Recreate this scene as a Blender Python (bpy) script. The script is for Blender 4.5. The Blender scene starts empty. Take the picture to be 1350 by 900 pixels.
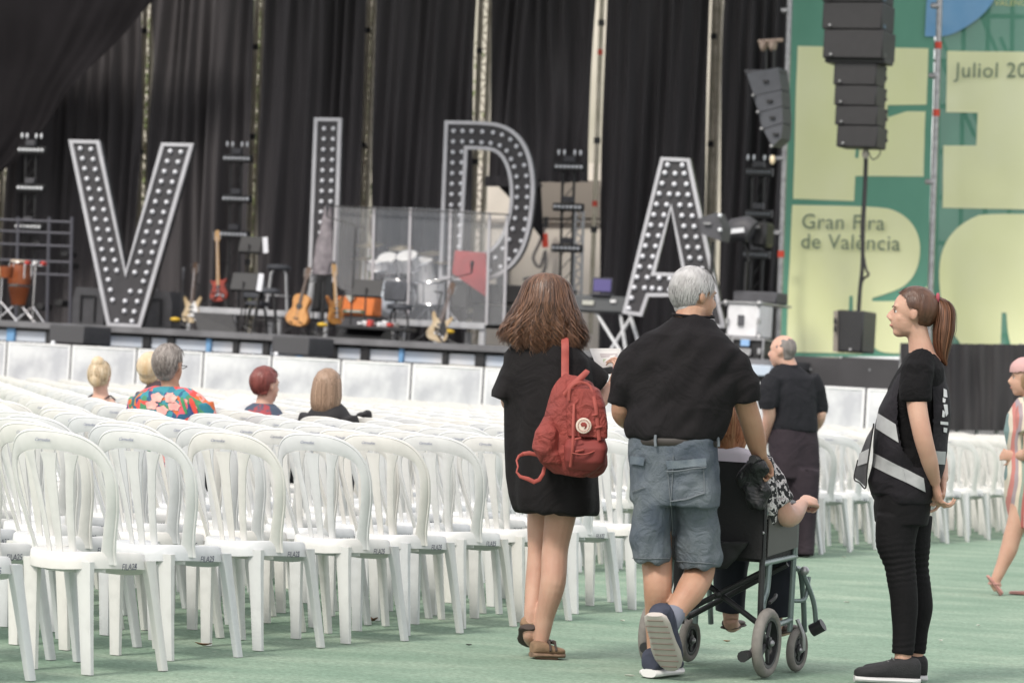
import bpy, bmesh, math, random
from mathutils import Vector, Matrix, noise, Quaternion
rnd = random.Random(7)
R = math.radians
PI = math.pi
V = Vector
sc = bpy.context.scene
col = sc.collection

# ---------------------------------------------------------------- camera, world, sun, exposure
F = 4300.0                      # focal length in pixels of the 1350 x 900 photograph
CAM_H = 1.163
PITCH = math.atan((466 + .056 * 675 - 450) / F)
ROLL = math.atan(.056)
FW = V((0, math.cos(PITCH), math.sin(PITCH)))
UP0 = V((0, -math.sin(PITCH), math.cos(PITCH)))
RT = V((1, 0, 0)) * math.cos(ROLL) + UP0 * math.sin(ROLL)
UP = -V((1, 0, 0)) * math.sin(ROLL) + UP0 * math.cos(ROLL)
cd = bpy.data.cameras.new('camera')
cam = bpy.data.objects.new('camera', cd)
col.objects.link(cam)
cd.sensor_width = 36
cd.lens = F / 1350 * 36
cd.clip_start = .5
cd.clip_end = 1000
cd.dof.use_dof = True
cd.dof.focus_distance = 13.7
cd.dof.aperture_fstop = 5.6
rot = Matrix((RT, UP, -FW)).transposed().to_4x4()
cam.matrix_world = Matrix.Translation((0, 0, CAM_H)) @ rot
sc.camera = cam

SUN_EL, SUN_AZ = R(48), R(215)          # azimuth clockwise from +Y (behind and left of the camera)
w_ = bpy.data.worlds.new('World')
sc.world = w_
w_.use_nodes = True
nt = w_.node_tree
bg = nt.nodes['Background']
sky = nt.nodes.new('ShaderNodeTexSky')
sky.sky_type = 'NISHITA'
sky.sun_disc = False
sky.sun_elevation = SUN_EL
sky.sun_rotation = SUN_AZ
sky.air_density = 1.0
sky.dust_density = 3.0
sky.ozone_density = .6
mx = nt.nodes.new('ShaderNodeMix')
mx.data_type = 'RGBA'
mx.inputs[0].default_value = .68        # thin bright cloud over most of the sky
mx.inputs[7].default_value = (10.5, 10.3, 10.2, 1)
nt.links.new(sky.outputs[0], mx.inputs[6])
nt.links.new(mx.outputs[2], bg.inputs['Color'])
bg.inputs['Strength'].default_value = .1
sd = bpy.data.lights.new('sun', 'SUN')
sd.energy = 1.8
sd.angle = R(11)
sd.color = (1, .945, .86)
sun = bpy.data.objects.new('sun', sd)
col.objects.link(sun)
sdir = V((math.sin(SUN_AZ) * math.cos(SUN_EL), math.cos(SUN_AZ) * math.cos(SUN_EL), math.sin(SUN_EL)))
sun.rotation_euler = sdir.to_track_quat('Z', 'Y').to_euler()
sun.location = (0, 0, 30)
sc.view_settings.view_transform = 'Standard'
sc.view_settings.look = 'None'
sc.view_settings.gamma = 1
sc.view_settings.exposure = .68

# ---------------------------------------------------------------- where a point of the picture stands in the place
TH = R(23.5)
TS, TC = math.sin(TH), math.cos(TH)
UV_ = V((TC, -TS, 0))           # along the rows and the stage front, to the right
WV_ = V((TS, TC, 0))            # towards the stage
ZV = V((0, 0, 1))
CAMP = V((0, 0, CAM_H))
def ray(x, y): return (RT * ((x - 675) / F) + UP * ((450 - y) / F) + FW)
def S(x, y, w):                 # point of the vertical plane w metres towards the stage
    d = ray(x, y); t = w / d.dot(WV_)
    return CAMP + d * t
def Dp(x, y, Y):                # point at depth Y
    d = ray(x, y); return CAMP + d * (Y / d.y)
def G(x, y, z=0):
    d = ray(x, y); return CAMP + d * ((z - CAM_H) / d.z)
def uw(u, w, z=0): return UV_ * u + WV_ * w + ZV * z
def proj(p):
    q = p - CAMP; k = F / q.dot(FW)
    return 675 + k * q.dot(RT), 450 - k * q.dot(UP)
STAGE_M = Matrix(((TC, TS, 0), (-TS, TC, 0), (0, 0, 1))).to_4x4()   # local x,y,z -> along, towards, up
HS = 1.65                       # stage floor

# ---------------------------------------------------------------- materials
MATS = {}
def nodes(m):
    m.use_nodes = True
    n = m.node_tree
    return n, n.nodes, n.links, n.nodes['Principled BSDF']
def mat(name, c, rough=.6, metal=0, var=0, vs=8, bump=0, bs=40, stretch=None, c2=None, vrand=0, spec=None, trans=0, alpha=1, sheen=0, detail=4, contrast=(.35, .65), emit=0, sss=0, wr=0, wrs=7):
    if name in MATS: return MATS[name]
    m = bpy.data.materials.new(name)
    n, N, L, b = nodes(m)
    b.inputs['Roughness'].default_value = rough
    b.inputs['Metallic'].default_value = metal
    b.inputs['Base Color'].default_value = (*c, 1)
    if spec is not None: b.inputs['Specular IOR Level'].default_value = spec
    if trans: b.inputs['Transmission Weight'].default_value = trans
    if alpha < 1: b.inputs['Alpha'].default_value = alpha
    if sheen:
        b.inputs['Sheen Weight'].default_value = sheen
        b.inputs['Sheen Roughness'].default_value = .5
    if sss:
        b.inputs['Subsurface Weight'].default_value = sss
        b.inputs['Subsurface Radius'].default_value = (.012, .005, .003)
    if emit:
        b.inputs['Emission Color'].default_value = (*c, 1)
        b.inputs['Emission Strength'].default_value = emit
    tc = N.new('ShaderNodeTexCoord')
    src = tc.outputs['Object']
    if stretch:
        mp = N.new('ShaderNodeMapping'); mp.inputs['Scale'].default_value = stretch
        L.new(src, mp.inputs[0]); src = mp.outputs[0]
    if var or c2:
        t = N.new('ShaderNodeTexNoise'); t.inputs['Scale'].default_value = vs; t.inputs['Detail'].default_value = detail
        L.new(src, t.inputs['Vector'])
        r = N.new('ShaderNodeMapRange'); r.inputs[1].default_value = contrast[0]; r.inputs[2].default_value = contrast[1]
        L.new(t.outputs[0], r.inputs[0])
        x = N.new('ShaderNodeMix'); x.data_type = 'RGBA'
        if c2 is None: c2 = tuple(max(0, k * (1 - var)) for k in c)
        x.inputs[6].default_value = (*c, 1); x.inputs[7].default_value = (*c2, 1)
        L.new(r.outputs[0], x.inputs[0])
        out = x.outputs[2]
        L.new(out, b.inputs['Base Color'])
    if bump:
        t2 = N.new('ShaderNodeTexNoise'); t2.inputs['Scale'].default_value = bs; t2.inputs['Detail'].default_value = 5
        L.new(src, t2.inputs['Vector'])
        bp = N.new('ShaderNodeBump'); bp.inputs['Strength'].default_value = bump; bp.inputs['Distance'].default_value = .02
        L.new(t2.outputs[0], bp.inputs['Height']); L.new(bp.outputs[0], b.inputs['Normal'])
    if wr:                                   # creases of the cloth
        t3 = N.new('ShaderNodeTexNoise'); t3.inputs['Scale'].default_value = wrs; t3.inputs['Detail'].default_value = 3; t3.inputs['Distortion'].default_value = 1.6
        L.new(tc.outputs['Object'], t3.inputs['Vector'])
        b3 = N.new('ShaderNodeBump'); b3.inputs['Strength'].default_value = wr; b3.inputs['Distance'].default_value = .05
        L.new(t3.outputs[0], b3.inputs['Height'])
        if bump: L.new(bp.outputs[0], b3.inputs['Normal'])
        L.new(b3.outputs[0], b.inputs['Normal'])
    MATS[name] = m
    return m

# ---------------------------------------------------------------- mesh building
class MB:
    def __init__(s): s.v = []; s.f = []; s.mi = []; s.cur = 0
    def add(s, vs, fs):
        o = len(s.v); s.v += [V(p) for p in vs]; s.f += [tuple(i + o for i in f) for f in fs]; s.mi += [s.cur] * len(fs)
        return s
    def quad(s, *p): return s.add(p, [tuple(range(len(p)))])
    def box(s, c, size, M=None, bev=0):
        hx, hy, hz = size[0] / 2, size[1] / 2, size[2] / 2
        c = V(c)
        if bev <= 0:
            vs = [V((x, y, z)) for x in (-hx, hx) for y in (-hy, hy) for z in (-hz, hz)]
            fs = [(0, 1, 3, 2), (4, 6, 7, 5), (0, 4, 5, 1), (2, 3, 7, 6), (0, 2, 6, 4), (1, 5, 7, 3)]
        else:
            b = min(bev, hx * .9, hy * .9, hz * .9); vs = []; idx = {}
            for i, x in enumerate((-1, 1)):
                for j, y in enumerate((-1, 1)):
                    for k, z in enumerate((-1, 1)):
                        for a in range(3):
                            p = [x * (hx - b), y * (hy - b), z * (hz - b)]
                            p[a] = (x * hx, y * hy, z * hz)[a]
                            idx[i, j, k, a] = len(vs); vs.append(V(p))
            fs = []
            for i in (0, 1):
                q = [(i, 0, 0, 0), (i, 1, 0, 0), (i, 1, 1, 0), (i, 0, 1, 0)]
                fs.append([idx[t] for t in (q if i else q[::-1])])
                q = [(0, i, 0, 1), (1, i, 0, 1), (1, i, 1, 1), (0, i, 1, 1)]
                fs.append([idx[t] for t in (q[::-1] if i else q)])
                q = [(0, 0, i, 2), (1, 0, i, 2), (1, 1, i, 2), (0, 1, i, 2)]
                fs.append([idx[t] for t in (q if i else q[::-1])])
            for i in (0, 1):
                for j in (0, 1):
                    fs.append([idx[0, i, j, 1], idx[1, i, j, 1], idx[1, i, j, 2], idx[0, i, j, 2]])
                    fs.append([idx[i, 0, j, 0], idx[i, 1, j, 0], idx[i, 1, j, 2], idx[i, 0, j, 2]])
                    fs.append([idx[i, j, 0, 0], idx[i, j, 1, 0], idx[i, j, 1, 1], idx[i, j, 0, 1]])
                    for k in (0, 1): fs.append([idx[i, j, k, 0], idx[i, j, k, 1], idx[i, j, k, 2]])
        if M is not None: vs = [M @ p for p in vs]
        return s.add([p + c for p in vs], fs)
    def rings(s, rings, cap=True, close=False):
        n = len(rings[0]); vs = [p for r in rings for p in r]; fs = []
        m = len(rings)
        for i in range(m if close else m - 1):
            a, b = i * n, ((i + 1) % m) * n
            for j in range(n):
                k = (j + 1) % n
                fs.append((a + j, a + k, b + k, b + j))
        if cap and not close:
            fs.append(tuple(range(n))[::-1]); fs.append(tuple((m - 1) * n + j for j in range(n)))
        return s.add(vs, fs)
    def tube(s, pts, rad, n=10, cap=True, close=False, ref=None, flat=None):
        """swept tube; rad: number, list, or list of (ra, rb); ref: direction of rb's axis"""
        pts = [V(p) for p in pts]; m = len(pts)
        if not isinstance(rad, (list, tuple)): rad = [rad] * m
        elif len(rad) != m: rad = [rad] * m
        rg = []; prev = None
        for i, p in enumerate(pts):
            if close: t = (pts[(i + 1) % m] - pts[i - 1])
            else: t = pts[min(i + 1, m - 1)] - pts[max(i - 1, 0)]
            t = t.normalized() if t.length > 1e-9 else V((0, 0, 1))
            if ref is not None: a = V(ref)
            elif prev is None: a = V((0, 0, 1)) if abs(t.z) < .9 else V((0, 1, 0))
            else: a = prev
            a = a - t * a.dot(t)
            if a.length < 1e-6: a = t.orthogonal()
            a.normalize(); prev = a
            b = t.cross(a)
            r = rad[i]; ra, rb = (r if isinstance(r, (list, tuple)) else (r, r))
            rg.append([p + b * (ra * math.cos(2 * PI * k / n)) + a * (rb * math.sin(2 * PI * k / n)) for k in range(n)])
        return s.rings(rg, cap, close)
    def cyl(s, a, b, r, n=12, r2=None): return s.tube([a, b], [r, r if r2 is None else r2], n)
    def ball(s, c, r, n=12, m=8, M=None):
        if not isinstance(r, (list, tuple)): r = (r, r, r)
        c = V(c); rg = []
        for i in range(1, m):
            th = PI * i / m
            rg.append([V((r[0] * math.sin(th) * math.cos(2 * PI * k / n), r[1] * math.sin(th) * math.sin(2 * PI * k / n), -r[2] * math.cos(th))) for k in range(n)])
        if M is not None: rg = [[M @ p for p in q] for q in rg]
        top = V((0, 0, r[2])); top = M @ top if M is not None else top
        o = len(s.v)
        s.rings([[p + c for p in q] for q in rg], cap=False)
        s.v += [c - top, c + top]; bi, ti = len(s.v) - 2, len(s.v) - 1
        for k in range(n):
            s.f.append((bi, o + (k + 1) % n, o + k)); s.mi.append(s.cur)
            q = o + (m - 2) * n
            s.f.append((ti, q + k, q + (k + 1) % n)); s.mi.append(s.cur)
        return s
    def lathe(s, prof, n=20, M=None, cap=True):
        rg = [[V((r * math.cos(2 * PI * k / n), r * math.sin(2 * PI * k / n), z)) for k in range(n)] for r, z in prof]
        if M is not None: rg = [[M @ p for p in q] for q in rg]
        return s.rings(rg, cap)
    def prism(s, pts, M, t0, t1):
        """2-D outline pts (x, z) in the local XZ plane, thickness along local y from t0 to t1"""
        n = len(pts)
        a = [M @ V((x, t0, z)) for x, z in pts]; b = [M @ V((x, t1, z)) for x, z in pts]
        fs = [tuple(range(n)), tuple(range(2 * n - 1, n - 1, -1))] + [(j, n + j, n + (j + 1) % n, (j + 1) % n) for j in range(n)]
        return s.add(a + b, fs)
    def slab(s, pts, off):
        """world points of a planar outline, thickened by vector off"""
        n = len(pts); pts = [V(p) for p in pts]; off = V(off)
        return s.add(pts + [p + off for p in pts], [tuple(range(n)), tuple(range(2 * n - 1, n - 1, -1))] + [(j, n + j, n + (j + 1) % n, (j + 1) % n) for j in range(n)])
    def mesh(s, name, smooth=40):
        me = bpy.data.meshes.new(name)
        me.from_pydata([tuple(p) for p in s.v], [], s.f)
        me.polygons.foreach_set('material_index', s.mi)
        bm = bmesh.new(); bm.from_mesh(me); bmesh.ops.recalc_face_normals(bm, faces=bm.faces); bm.to_mesh(me); bm.free()
        if smooth:
            me.polygons.foreach_set('use_smooth', [True] * len(me.polygons))
            me.set_sharp_from_angle(angle=R(smooth))
        return me
def world_loc(o):
    return o.matrix_world if o else Matrix()
PM = {}                                        # parent world matrices, kept by hand
def put(name, me, m, parent=None, M=None):
    o = bpy.data.objects.new(name, me); col.objects.link(o)
    if m is not None and not me.materials:
        for k in (m if isinstance(m, (list, tuple)) else [m]): me.materials.append(k)
    if parent is not None:
        o.parent = parent
        W = M if M is not None else Matrix()
    else: W = M if M is not None else Matrix()
    o.matrix_basis = W
    return o
def obj(name, mb, m, parent=None, smooth=40, world=True):
    """mb in world coordinates; becomes a child in its root's local coordinates"""
    if name == 'strands': m = HM3[m.name]
    me = mb.mesh(name, smooth)
    if parent is not None and world:
        root = parent
        acc = Matrix()
        while root is not None:
            acc = root.matrix_basis @ acc; root = root.parent
        me.transform(acc.inverted())
        return put(name, me, m, parent)
    if parent is None and world:                # a thing that is one mesh: origin at its base
        c = sum(mb.v, V()) / len(mb.v); c.z = min(p.z for p in mb.v)
        me.transform(Matrix.Translation(-c))
        return put(name, me, m, None, Matrix.Translation(c))
    return put(name, me, m, parent)
def thing(name, label, cat, loc=(0, 0, 0), group=None, rz=0, M=None):
    o = bpy.data.objects.new(name, None); col.objects.link(o)
    o.empty_display_size = .2
    o.matrix_basis = M if M is not None else Matrix.Translation(loc) @ Matrix.Rotation(rz, 4, 'Z')
    o['label'] = label; o['category'] = cat
    if group: o['group'] = group
    return o
def tag(o, label, cat, group=None):
    o['label'] = label; o['category'] = cat
    if group: o['group'] = group
    return o
def struct(o): o['kind'] = 'structure'; return o
def dup(o, M=None, parent=None, label=None):
    c = o.copy(); col.objects.link(c)
    if parent is not None: c.parent = parent
    if M is not None: c.matrix_basis = M
    if label: c['label'] = label
    for ch in o.children: dup(ch, None, c)
    return c
def remeshed(mb, voxel, smooth_it=4, disp=None, keep=None):
    me = mb.mesh('tmp', 0)
    o = bpy.data.objects.new('tmp', me); col.objects.link(o)
    r = o.modifiers.new('r', 'REMESH'); r.mode = 'VOXEL'; r.voxel_size = voxel; r.use_smooth_shade = True
    if smooth_it:
        sm = o.modifiers.new('s', 'SMOOTH'); sm.factor = .5; sm.iterations = smooth_it
    dg = bpy.context.evaluated_depsgraph_get()
    new = bpy.data.meshes.new_from_object(o.evaluated_get(dg))
    bpy.data.objects.remove(o); bpy.data.meshes.remove(me)
    if disp:
        nrm = [v.normal.copy() for v in new.vertices]
        for v, nn in zip(new.vertices, nrm): v.co += nn * disp(v.co)
    new.polygons.foreach_set('use_smooth', [True] * len(new.polygons))
    return new
def obj_r(name, mb, m, parent, voxel, smooth_it=4, disp=None):
    me = remeshed(mb, voxel, smooth_it, disp); me.name = name
    acc = Matrix(); root = parent
    while root is not None:
        acc = root.matrix_basis @ acc; root = root.parent
    me.transform(acc.inverted())
    return put(name, me, m, parent)
def lerp(a, b, t): return a + (b - a) * t
def sst(a, b, x):
    t = min(1, max(0, (x - a) / (b - a))); return t * t * (3 - 2 * t)
def interp(tab, x):
    if x <= tab[0][0]: return tab[0][1]
    for (a, b), (c, d) in zip(tab, tab[1:]):
        if x <= c: return lerp(b, d, (x - a) / (c - a))
    return tab[-1][1]
def bez(pts, n=16):
    """Catmull-Rom through pts"""
    pts = [V(p) for p in pts]; out = []
    P = [pts[0] * 2 - pts[1]] + pts + [pts[-1] * 2 - pts[-2]]
    m = len(pts) - 1
    for i in range(n + 1):
        t = i / n * m; k = min(int(t), m - 1); t -= k
        a, b, c, d = P[k:k + 4]
        out.append(.5 * ((2 * b) + (c - a) * t + (2 * a - 5 * b + 4 * c - d) * t * t + (3 * b - a - 3 * c + d) * t ** 3))
    return out
def text_obj(name, txt, m, parent, M, size, align='LEFT', shear=0, ext=.0, track=1):
    cu = bpy.data.curves.new(name, 'FONT'); cu.body = txt; cu.size = size; cu.align_x = align; cu.shear = shear; cu.resolution_u = 3; cu.extrude = ext
    cu.space_character = track
    o = bpy.data.objects.new(name, cu); col.objects.link(o)
    me = bpy.data.meshes.new_from_object(o.evaluated_get(bpy.context.evaluated_depsgraph_get())); me.name = name
    bpy.data.objects.remove(o)
    me.materials.clear(); me.materials.append(m)
    if parent is not None:
        acc = Matrix(); root = parent
        while root is not None:
            acc = root.matrix_basis @ acc; root = root.parent
        me.transform(acc.inverted() @ M)
        return put(name, me, None, parent)
    me.transform(M)
    return put(name, me, None, None)
FACE = Matrix(((1, 0, 0), (0, 0, -1), (0, 1, 0))).to_4x4()     # text plane XY -> XZ, reading from -y
# ---------------------------------------------------------------- palette
black = mat('black_cloth', (.010, .009, .011), .9, var=.3, vs=3, bump=.3, bs=300, sheen=.1)
steel = mat('galvanised_steel', (.45, .45, .46), .42, .8, var=.3, vs=12)
pale_alu = mat('pale_aluminium', (.55, .56, .58), .5, .35, var=.15, vs=20)
black_metal = mat('black_powder_coat', (.022, .022, .024), .5, var=.2, vs=10)
black_plastic = mat('black_plastic', (.02, .02, .022), .45, var=.2, vs=30, bump=.1, bs=200)
grey_dark = mat('dark_grey_paint', (.075, .075, .085), .6, var=.25, vs=6)
chrome = mat('chrome', (.75, .75, .77), .18, 1)
red_tape = mat('red_tape', (.62, .06, .03), .5)
wood = mat('warm_wood', (.42, .20, .075), .45, c2=(.28, .12, .04), vs=5, stretch=(2, 2, .3))
white_paint = mat('white_paint', (.74, .74, .75), .5, var=.08, vs=10)
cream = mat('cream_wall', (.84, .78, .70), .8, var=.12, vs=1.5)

# ---------------------------------------------------------------- ground: green carpet laid over a big sheet
gm = bpy.data.materials.new('green_carpet')
n, N, L, b = nodes(gm)
tc = N.new('ShaderNodeTexCoord'); mp = N.new('ShaderNodeMapping'); mp.inputs['Rotation'].default_value = (0, 0, TH); mp.inputs['Scale'].default_value = (.9, 1.7, 1)
L.new(tc.outputs['Object'], mp.inputs[0])
t1 = N.new('ShaderNodeTexNoise'); t1.inputs['Scale'].default_value = 1.1; t1.inputs['Detail'].default_value = 6; t1.inputs['Roughness'].default_value = .65
L.new(mp.outputs[0], t1.inputs['Vector'])
cr = N.new('ShaderNodeValToRGB'); e = cr.color_ramp.elements
e[0].position = .3; e[0].color = (.155, .235, .175, 1); e[1].position = .72; e[1].color = (.29, .36, .28, 1)
k = e.new(.5); k.color = (.21, .29, .222, 1)
L.new(t1.outputs[0], cr.inputs[0])
t2 = N.new('ShaderNodeTexNoise'); t2.inputs['Scale'].default_value = 45; t2.inputs['Detail'].default_value = 6; t2.inputs['Roughness'].default_value = .8
L.new(tc.outputs['Object'], t2.inputs['Vector'])
mr = N.new('ShaderNodeMapRange'); mr.inputs[1].default_value = .3; mr.inputs[2].default_value = .7; mr.inputs[3].default_value = .6; mr.inputs[4].default_value = 1.4
L.new(t2.outputs[0], mr.inputs[0])
vm = N.new('ShaderNodeVectorMath'); vm.operation = 'SCALE'
L.new(cr.outputs[0], vm.inputs[0]); L.new(mr.outputs[0], vm.inputs['Scale'])
# dusty specks
t3 = N.new('ShaderNodeTexVoronoi'); t3.inputs['Scale'].default_value = 3.3
L.new(tc.outputs['Object'], t3.inputs['Vector'])
lt = N.new('ShaderNodeMath'); lt.operation = 'LESS_THAN'; lt.inputs[1].default_value = .035
L.new(t3.outputs['Distance'], lt.inputs[0])
mm = N.new('ShaderNodeMix'); mm.data_type = 'RGBA'; mm.inputs[7].default_value = (.33, .36, .29, 1)
L.new(lt.outputs[0], mm.inputs[0]); L.new(vm.outputs[0], mm.inputs[6]); L.new(mm.outputs[2], b.inputs['Base Color'])
b.inputs['Roughness'].default_value = .95; b.inputs['Specular IOR Level'].default_value = .15
bp = N.new('ShaderNodeBump'); bp.inputs['Strength'].default_value = .6; bp.inputs['Distance'].default_value = .012
L.new(t2.outputs[0], bp.inputs['Height']); L.new(bp.outputs[0], b.inputs['Normal'])
mb = MB()
nx, ny = 60, 90
vs = []
for j in range(ny + 1):
    for i in range(nx + 1):
        x, y = -25 + 50 * i / nx, 2 + 40 * j / ny
        vs.append(V((x, y, .006 * noise.noise(V((x * .9, y * .9, 3))) - .003)))
mb.add(vs, [(j * (nx + 1) + i, j * (nx + 1) + i + 1, (j + 1) * (nx + 1) + i + 1, (j + 1) * (nx + 1) + i) for j in range(ny) for i in range(nx)])
g = obj('carpet', mb, gm); struct(g)
mb = MB().quad((-400, -200, -.02), (400, -200, -.02), (400, 600, -.02), (-400, 600, -.02))
struct(obj('ground', mb, mat('asphalt', (.09, .09, .085), .9, var=.3, vs=2, bump=.3, bs=30)))

# ---------------------------------------------------------------- white stacking chairs
cm = bpy.data.materials.new('white_polypropylene')
n, N, L, b = nodes(cm)
oi = N.new('ShaderNodeObjectInfo'); cr = N.new('ShaderNodeValToRGB'); e = cr.color_ramp.elements
e[0].color = (.57, .585, .60, 1); e[1].color = (.66, .645, .61, 1); k = e.new(.5); k.color = (.62, .625, .62, 1)
L.new(oi.outputs['Random'], cr.inputs[0])
tc = N.new('ShaderNodeTexCoord'); t1 = N.new('ShaderNodeTexNoise'); t1.inputs['Scale'].default_value = 14; t1.inputs['Detail'].default_value = 6
L.new(tc.outputs['Object'], t1.inputs['Vector'])
mr = N.new('ShaderNodeMapRange'); mr.inputs[1].default_value = .45; mr.inputs[2].default_value = .75; mr.inputs[3].default_value = 1; mr.inputs[4].default_value = .88
L.new(t1.outputs[0], mr.inputs[0])
vm = N.new('ShaderNodeVectorMath'); vm.operation = 'SCALE'; L.new(cr.outputs[0], vm.inputs[0]); L.new(mr.outputs[0], vm.inputs['Scale'])
L.new(vm.outputs[0], b.inputs['Base Color'])
b.inputs['Roughness'].default_value = .38; b.inputs['Subsurface Weight'].default_value = .0
chair_m = cm
ink = mat('blue_black_ink', (.03, .035, .08), .6)
logo_ink = mat('faded_blue_ink', (.12, .14, .25), .6)

def back_y(a, z):
    k = min(1, max(0, (z - .44) / .44))
    e_ = min(1.15, abs(a) / lerp(.158, .213, min(1, max(0, (z - .43) / .27))))
    return lerp(-.185 - .080 * k, -.108 - .085 * k, e_ ** 2)
def ribbon(mb, pts, hw, th, n_cross=1):
    """pts (a, z) centre line on the back's surface, hw half widths, th half thickness"""
    rg = []; m = len(pts)
    for i, (a, z) in enumerate(pts):
        pa, pb = pts[max(0, i - 1)], pts[min(m - 1, i + 1)]
        t = V((pb[0] - pa[0], pb[1] - pa[1])).normalized(); nn = V((-t.y, t.x)); h = hw[i]
        ring = []
        for s_, o in ((-1, -1), (-.5, -1), (0, -1), (.5, -1), (1, -1), (1.0, 1), (.5, 1), (0, 1), (-.5, 1), (-1, 1)):
            aa, zz = a + nn.x * h * s_, z + nn.y * h * s_
            e_ = th * (1 if abs(s_) < 1 else .45)
            ring.append(V((aa, back_y(aa, zz) + o * e_, zz)))
        rg.append(ring)
    mb.rings(rg)
def chair_meshes(lod=0):
    st = MB()
    # seat: rings of a rounded trapezoid
    def outline(k, z, n=36 if not lod else 12):
        r = []
        for i in range(n):
            t = 2 * PI * i / n; ct, s_ = math.cos(t), math.sin(t); q = 2 / 3.4
            x = math.copysign(abs(ct) ** q, ct); y = math.copysign(abs(s_) ** q, s_)
            w = lerp(.140, .205, (y + 1) / 2)
            r.append(V((x * w * k, y * .205 * k - .035, z + (.012 * (x * x) - .006 * y) * k * (1 if z > .42 else 1) - (.02 if y > .8 else 0) * (y - .8) * 5 * k)))
        return r
    prof = [(.05, .424), (.5, .425), (.85, .432), (.96, .438), (1.0, .432), (1.03, .40), (1.035, .375), (1.0, .375), (.97, .41), (.05, .412)] if not lod else [(.05, .424), (.96, .436), (1.03, .38), (.9, .38)]
    st.rings([outline(k, z) for k, z in prof])
    bk = MB()
    pts = []; hw = []
    N_ = 40 if not lod else 16
    for i in range(N_ + 1):
        t = PI * i / N_
        q = 2 / 2.7
        a = .213 * math.copysign(abs(math.cos(t)) ** q, math.cos(t)); z = .70 + .155 * abs(math.sin(t)) ** q
        pts.append((a, z)); hw.append(lerp(.0160, .034, sst(.35, 1, math.sin(t))))
    low = [(.156, .405), (.158, .43), (.164, .46), (.173, .50), (.188, .56), (.200, .61), (.208, .66)]
    lw = [.023, .019, .0165, .0155, .0155, .0155, .016]
    pts = low + pts + [(-a, z) for a, z in low[::-1]]; hw = lw + hw + lw[::-1]
    ribbon(bk, pts, hw, .0075)
    if not lod:
        ed = []
        for i, (a, z) in enumerate(pts):
            p0, p1 = pts[max(0, i - 1)], pts[min(len(pts) - 1, i + 1)]
            t = V((p1[0] - p0[0], p1[1] - p0[1])).normalized(); aa, zz = a + t.y * hw[i], z - t.x * hw[i]
            ed.append(V((aa, back_y(aa, zz) + .002, zz)))
        bk.tube(ed, .0075, 6)
    for i, (a0, a1) in enumerate(((-.052, -.092), (0, 0), (.052, .092))):
        m_ = 12 if not lod else 4
        pp = []; ww = []
        for j in range(m_ + 1):
            t = j / m_
            z = lerp(.40, .81, t)
            pp.append((lerp(a0, a1, t ** 1.9), z)); ww.append(.0120 + (.014 if i == 1 else .004) * t + .010 * sst(.86, 1, t))
        ribbon(bk, pp, ww, .0052 + .0003 * i)
    # skirt joining the slats to the seat
    ribbon(bk, [(-.15, .405), (-.07, .40), (0, .40), (.07, .40), (.15, .405)], [.03] * 5, .008)
    legs = []
    for sx in (-1, 1):
        for sy in (-1, 1):
            l = MB()
            if sy < 0: top, bot, wt, wb = V((sx * .118, -.195, .415)), V((sx * .125, -.200, 0)), (.033, .020), (.0215, .013)
            else: top, bot, wt, wb = V((sx * .180, .130, .415)), V((sx * .195, .200, 0)), (.019, .032), (.0125, .021)
            rg = []
            K = 6 if not lod else 2
            for j in range(K + 1):
                t = j / K; c = top.lerp(bot, t)
                k = t ** .6
                hx, hy = lerp(wt[0], wb[0], k), lerp(wt[1], wb[1], k)
                if lod: rg.append([c + V((x * hx, y * hy, 0)) for x, y in ((-1, -1), (1, -1), (1, 1), (-1, 1))])
                else:
                    e_ = .28
                    rg.append([c + V((x * hx, y * hy, 0)) for x, y in ((-1, -1 + e_), (-1 + e_, -1), (1 - e_, -1), (1, -1 + e_), (1, 1 - e_), (1 - e_, 1), (-1 + e_, 1), (-1, 1 - e_))])
            l.rings(rg); legs.append(l)
    return st, bk, legs
st, bk, legs = chair_meshes()
def lean(mb_):                  # the turf falls a touch to the right, so the chairs stand a degree or two off it
    for p in mb_.v: p.x -= .072 * p.z * .89; p.y -= .072 * p.z * .45
    return mb_
for mb_ in [st, bk] + legs: lean(mb_)
seat_me, back_me = st.mesh('seat', 50), bk.mesh('backrest', 50)
leg_me = [l.mesh('leg', 50) for l in legs]
for me in [seat_me, back_me] + leg_me: me.materials.append(chair_m)
def chair_M(u, w, rz): return Matrix.Translation(uw(u, w)) @ Matrix.Rotation(-TH + rz, 4, 'Z')
ORD = ['first', 'second', 'third', 'fourth', 'fifth', 'sixth', 'seventh', 'eighth', 'ninth', 'tenth', 'eleventh', 'twelfth', 'thirteenth', 'fourteenth', 'fifteenth', 'sixteenth', 'seventeenth', 'eighteenth', 'nineteenth', 'twentieth'] + ['twenty-' + q for q in ('first', 'second', 'third', 'fourth', 'fifth', 'sixth', 'seventh', 'eighth', 'ninth')] + ['thirtieth'] + ['thirty-' + q for q in ('first', 'second', 'third', 'fourth', 'fifth')]
GROUP = 'white plastic chairs set out in rows before the stage'
proto = None
def new_chair(M, label):
    global proto
    if proto is None:
        proto = thing('chair', label, 'chair', M=M, group=GROUP)
        put('seat', seat_me, None, proto); put('backrest', back_me, None, proto)
        for l in leg_me: put('leg', l, None, proto)
        return proto
    return dup(proto, M, None, label)
spots = []
ROWS = [(-6.40, 9.90), (-6.29, 10.665), (-6.39, 11.45), (-6.39, 12.19), (-6.32, 12.87), (-6.35, 13.53), (-6.365, 14.18), (-6.35, 14.84), (-6.42, 15.70), (-6.35, 16.35)]
row = 0
w = 10.52 - .641
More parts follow.
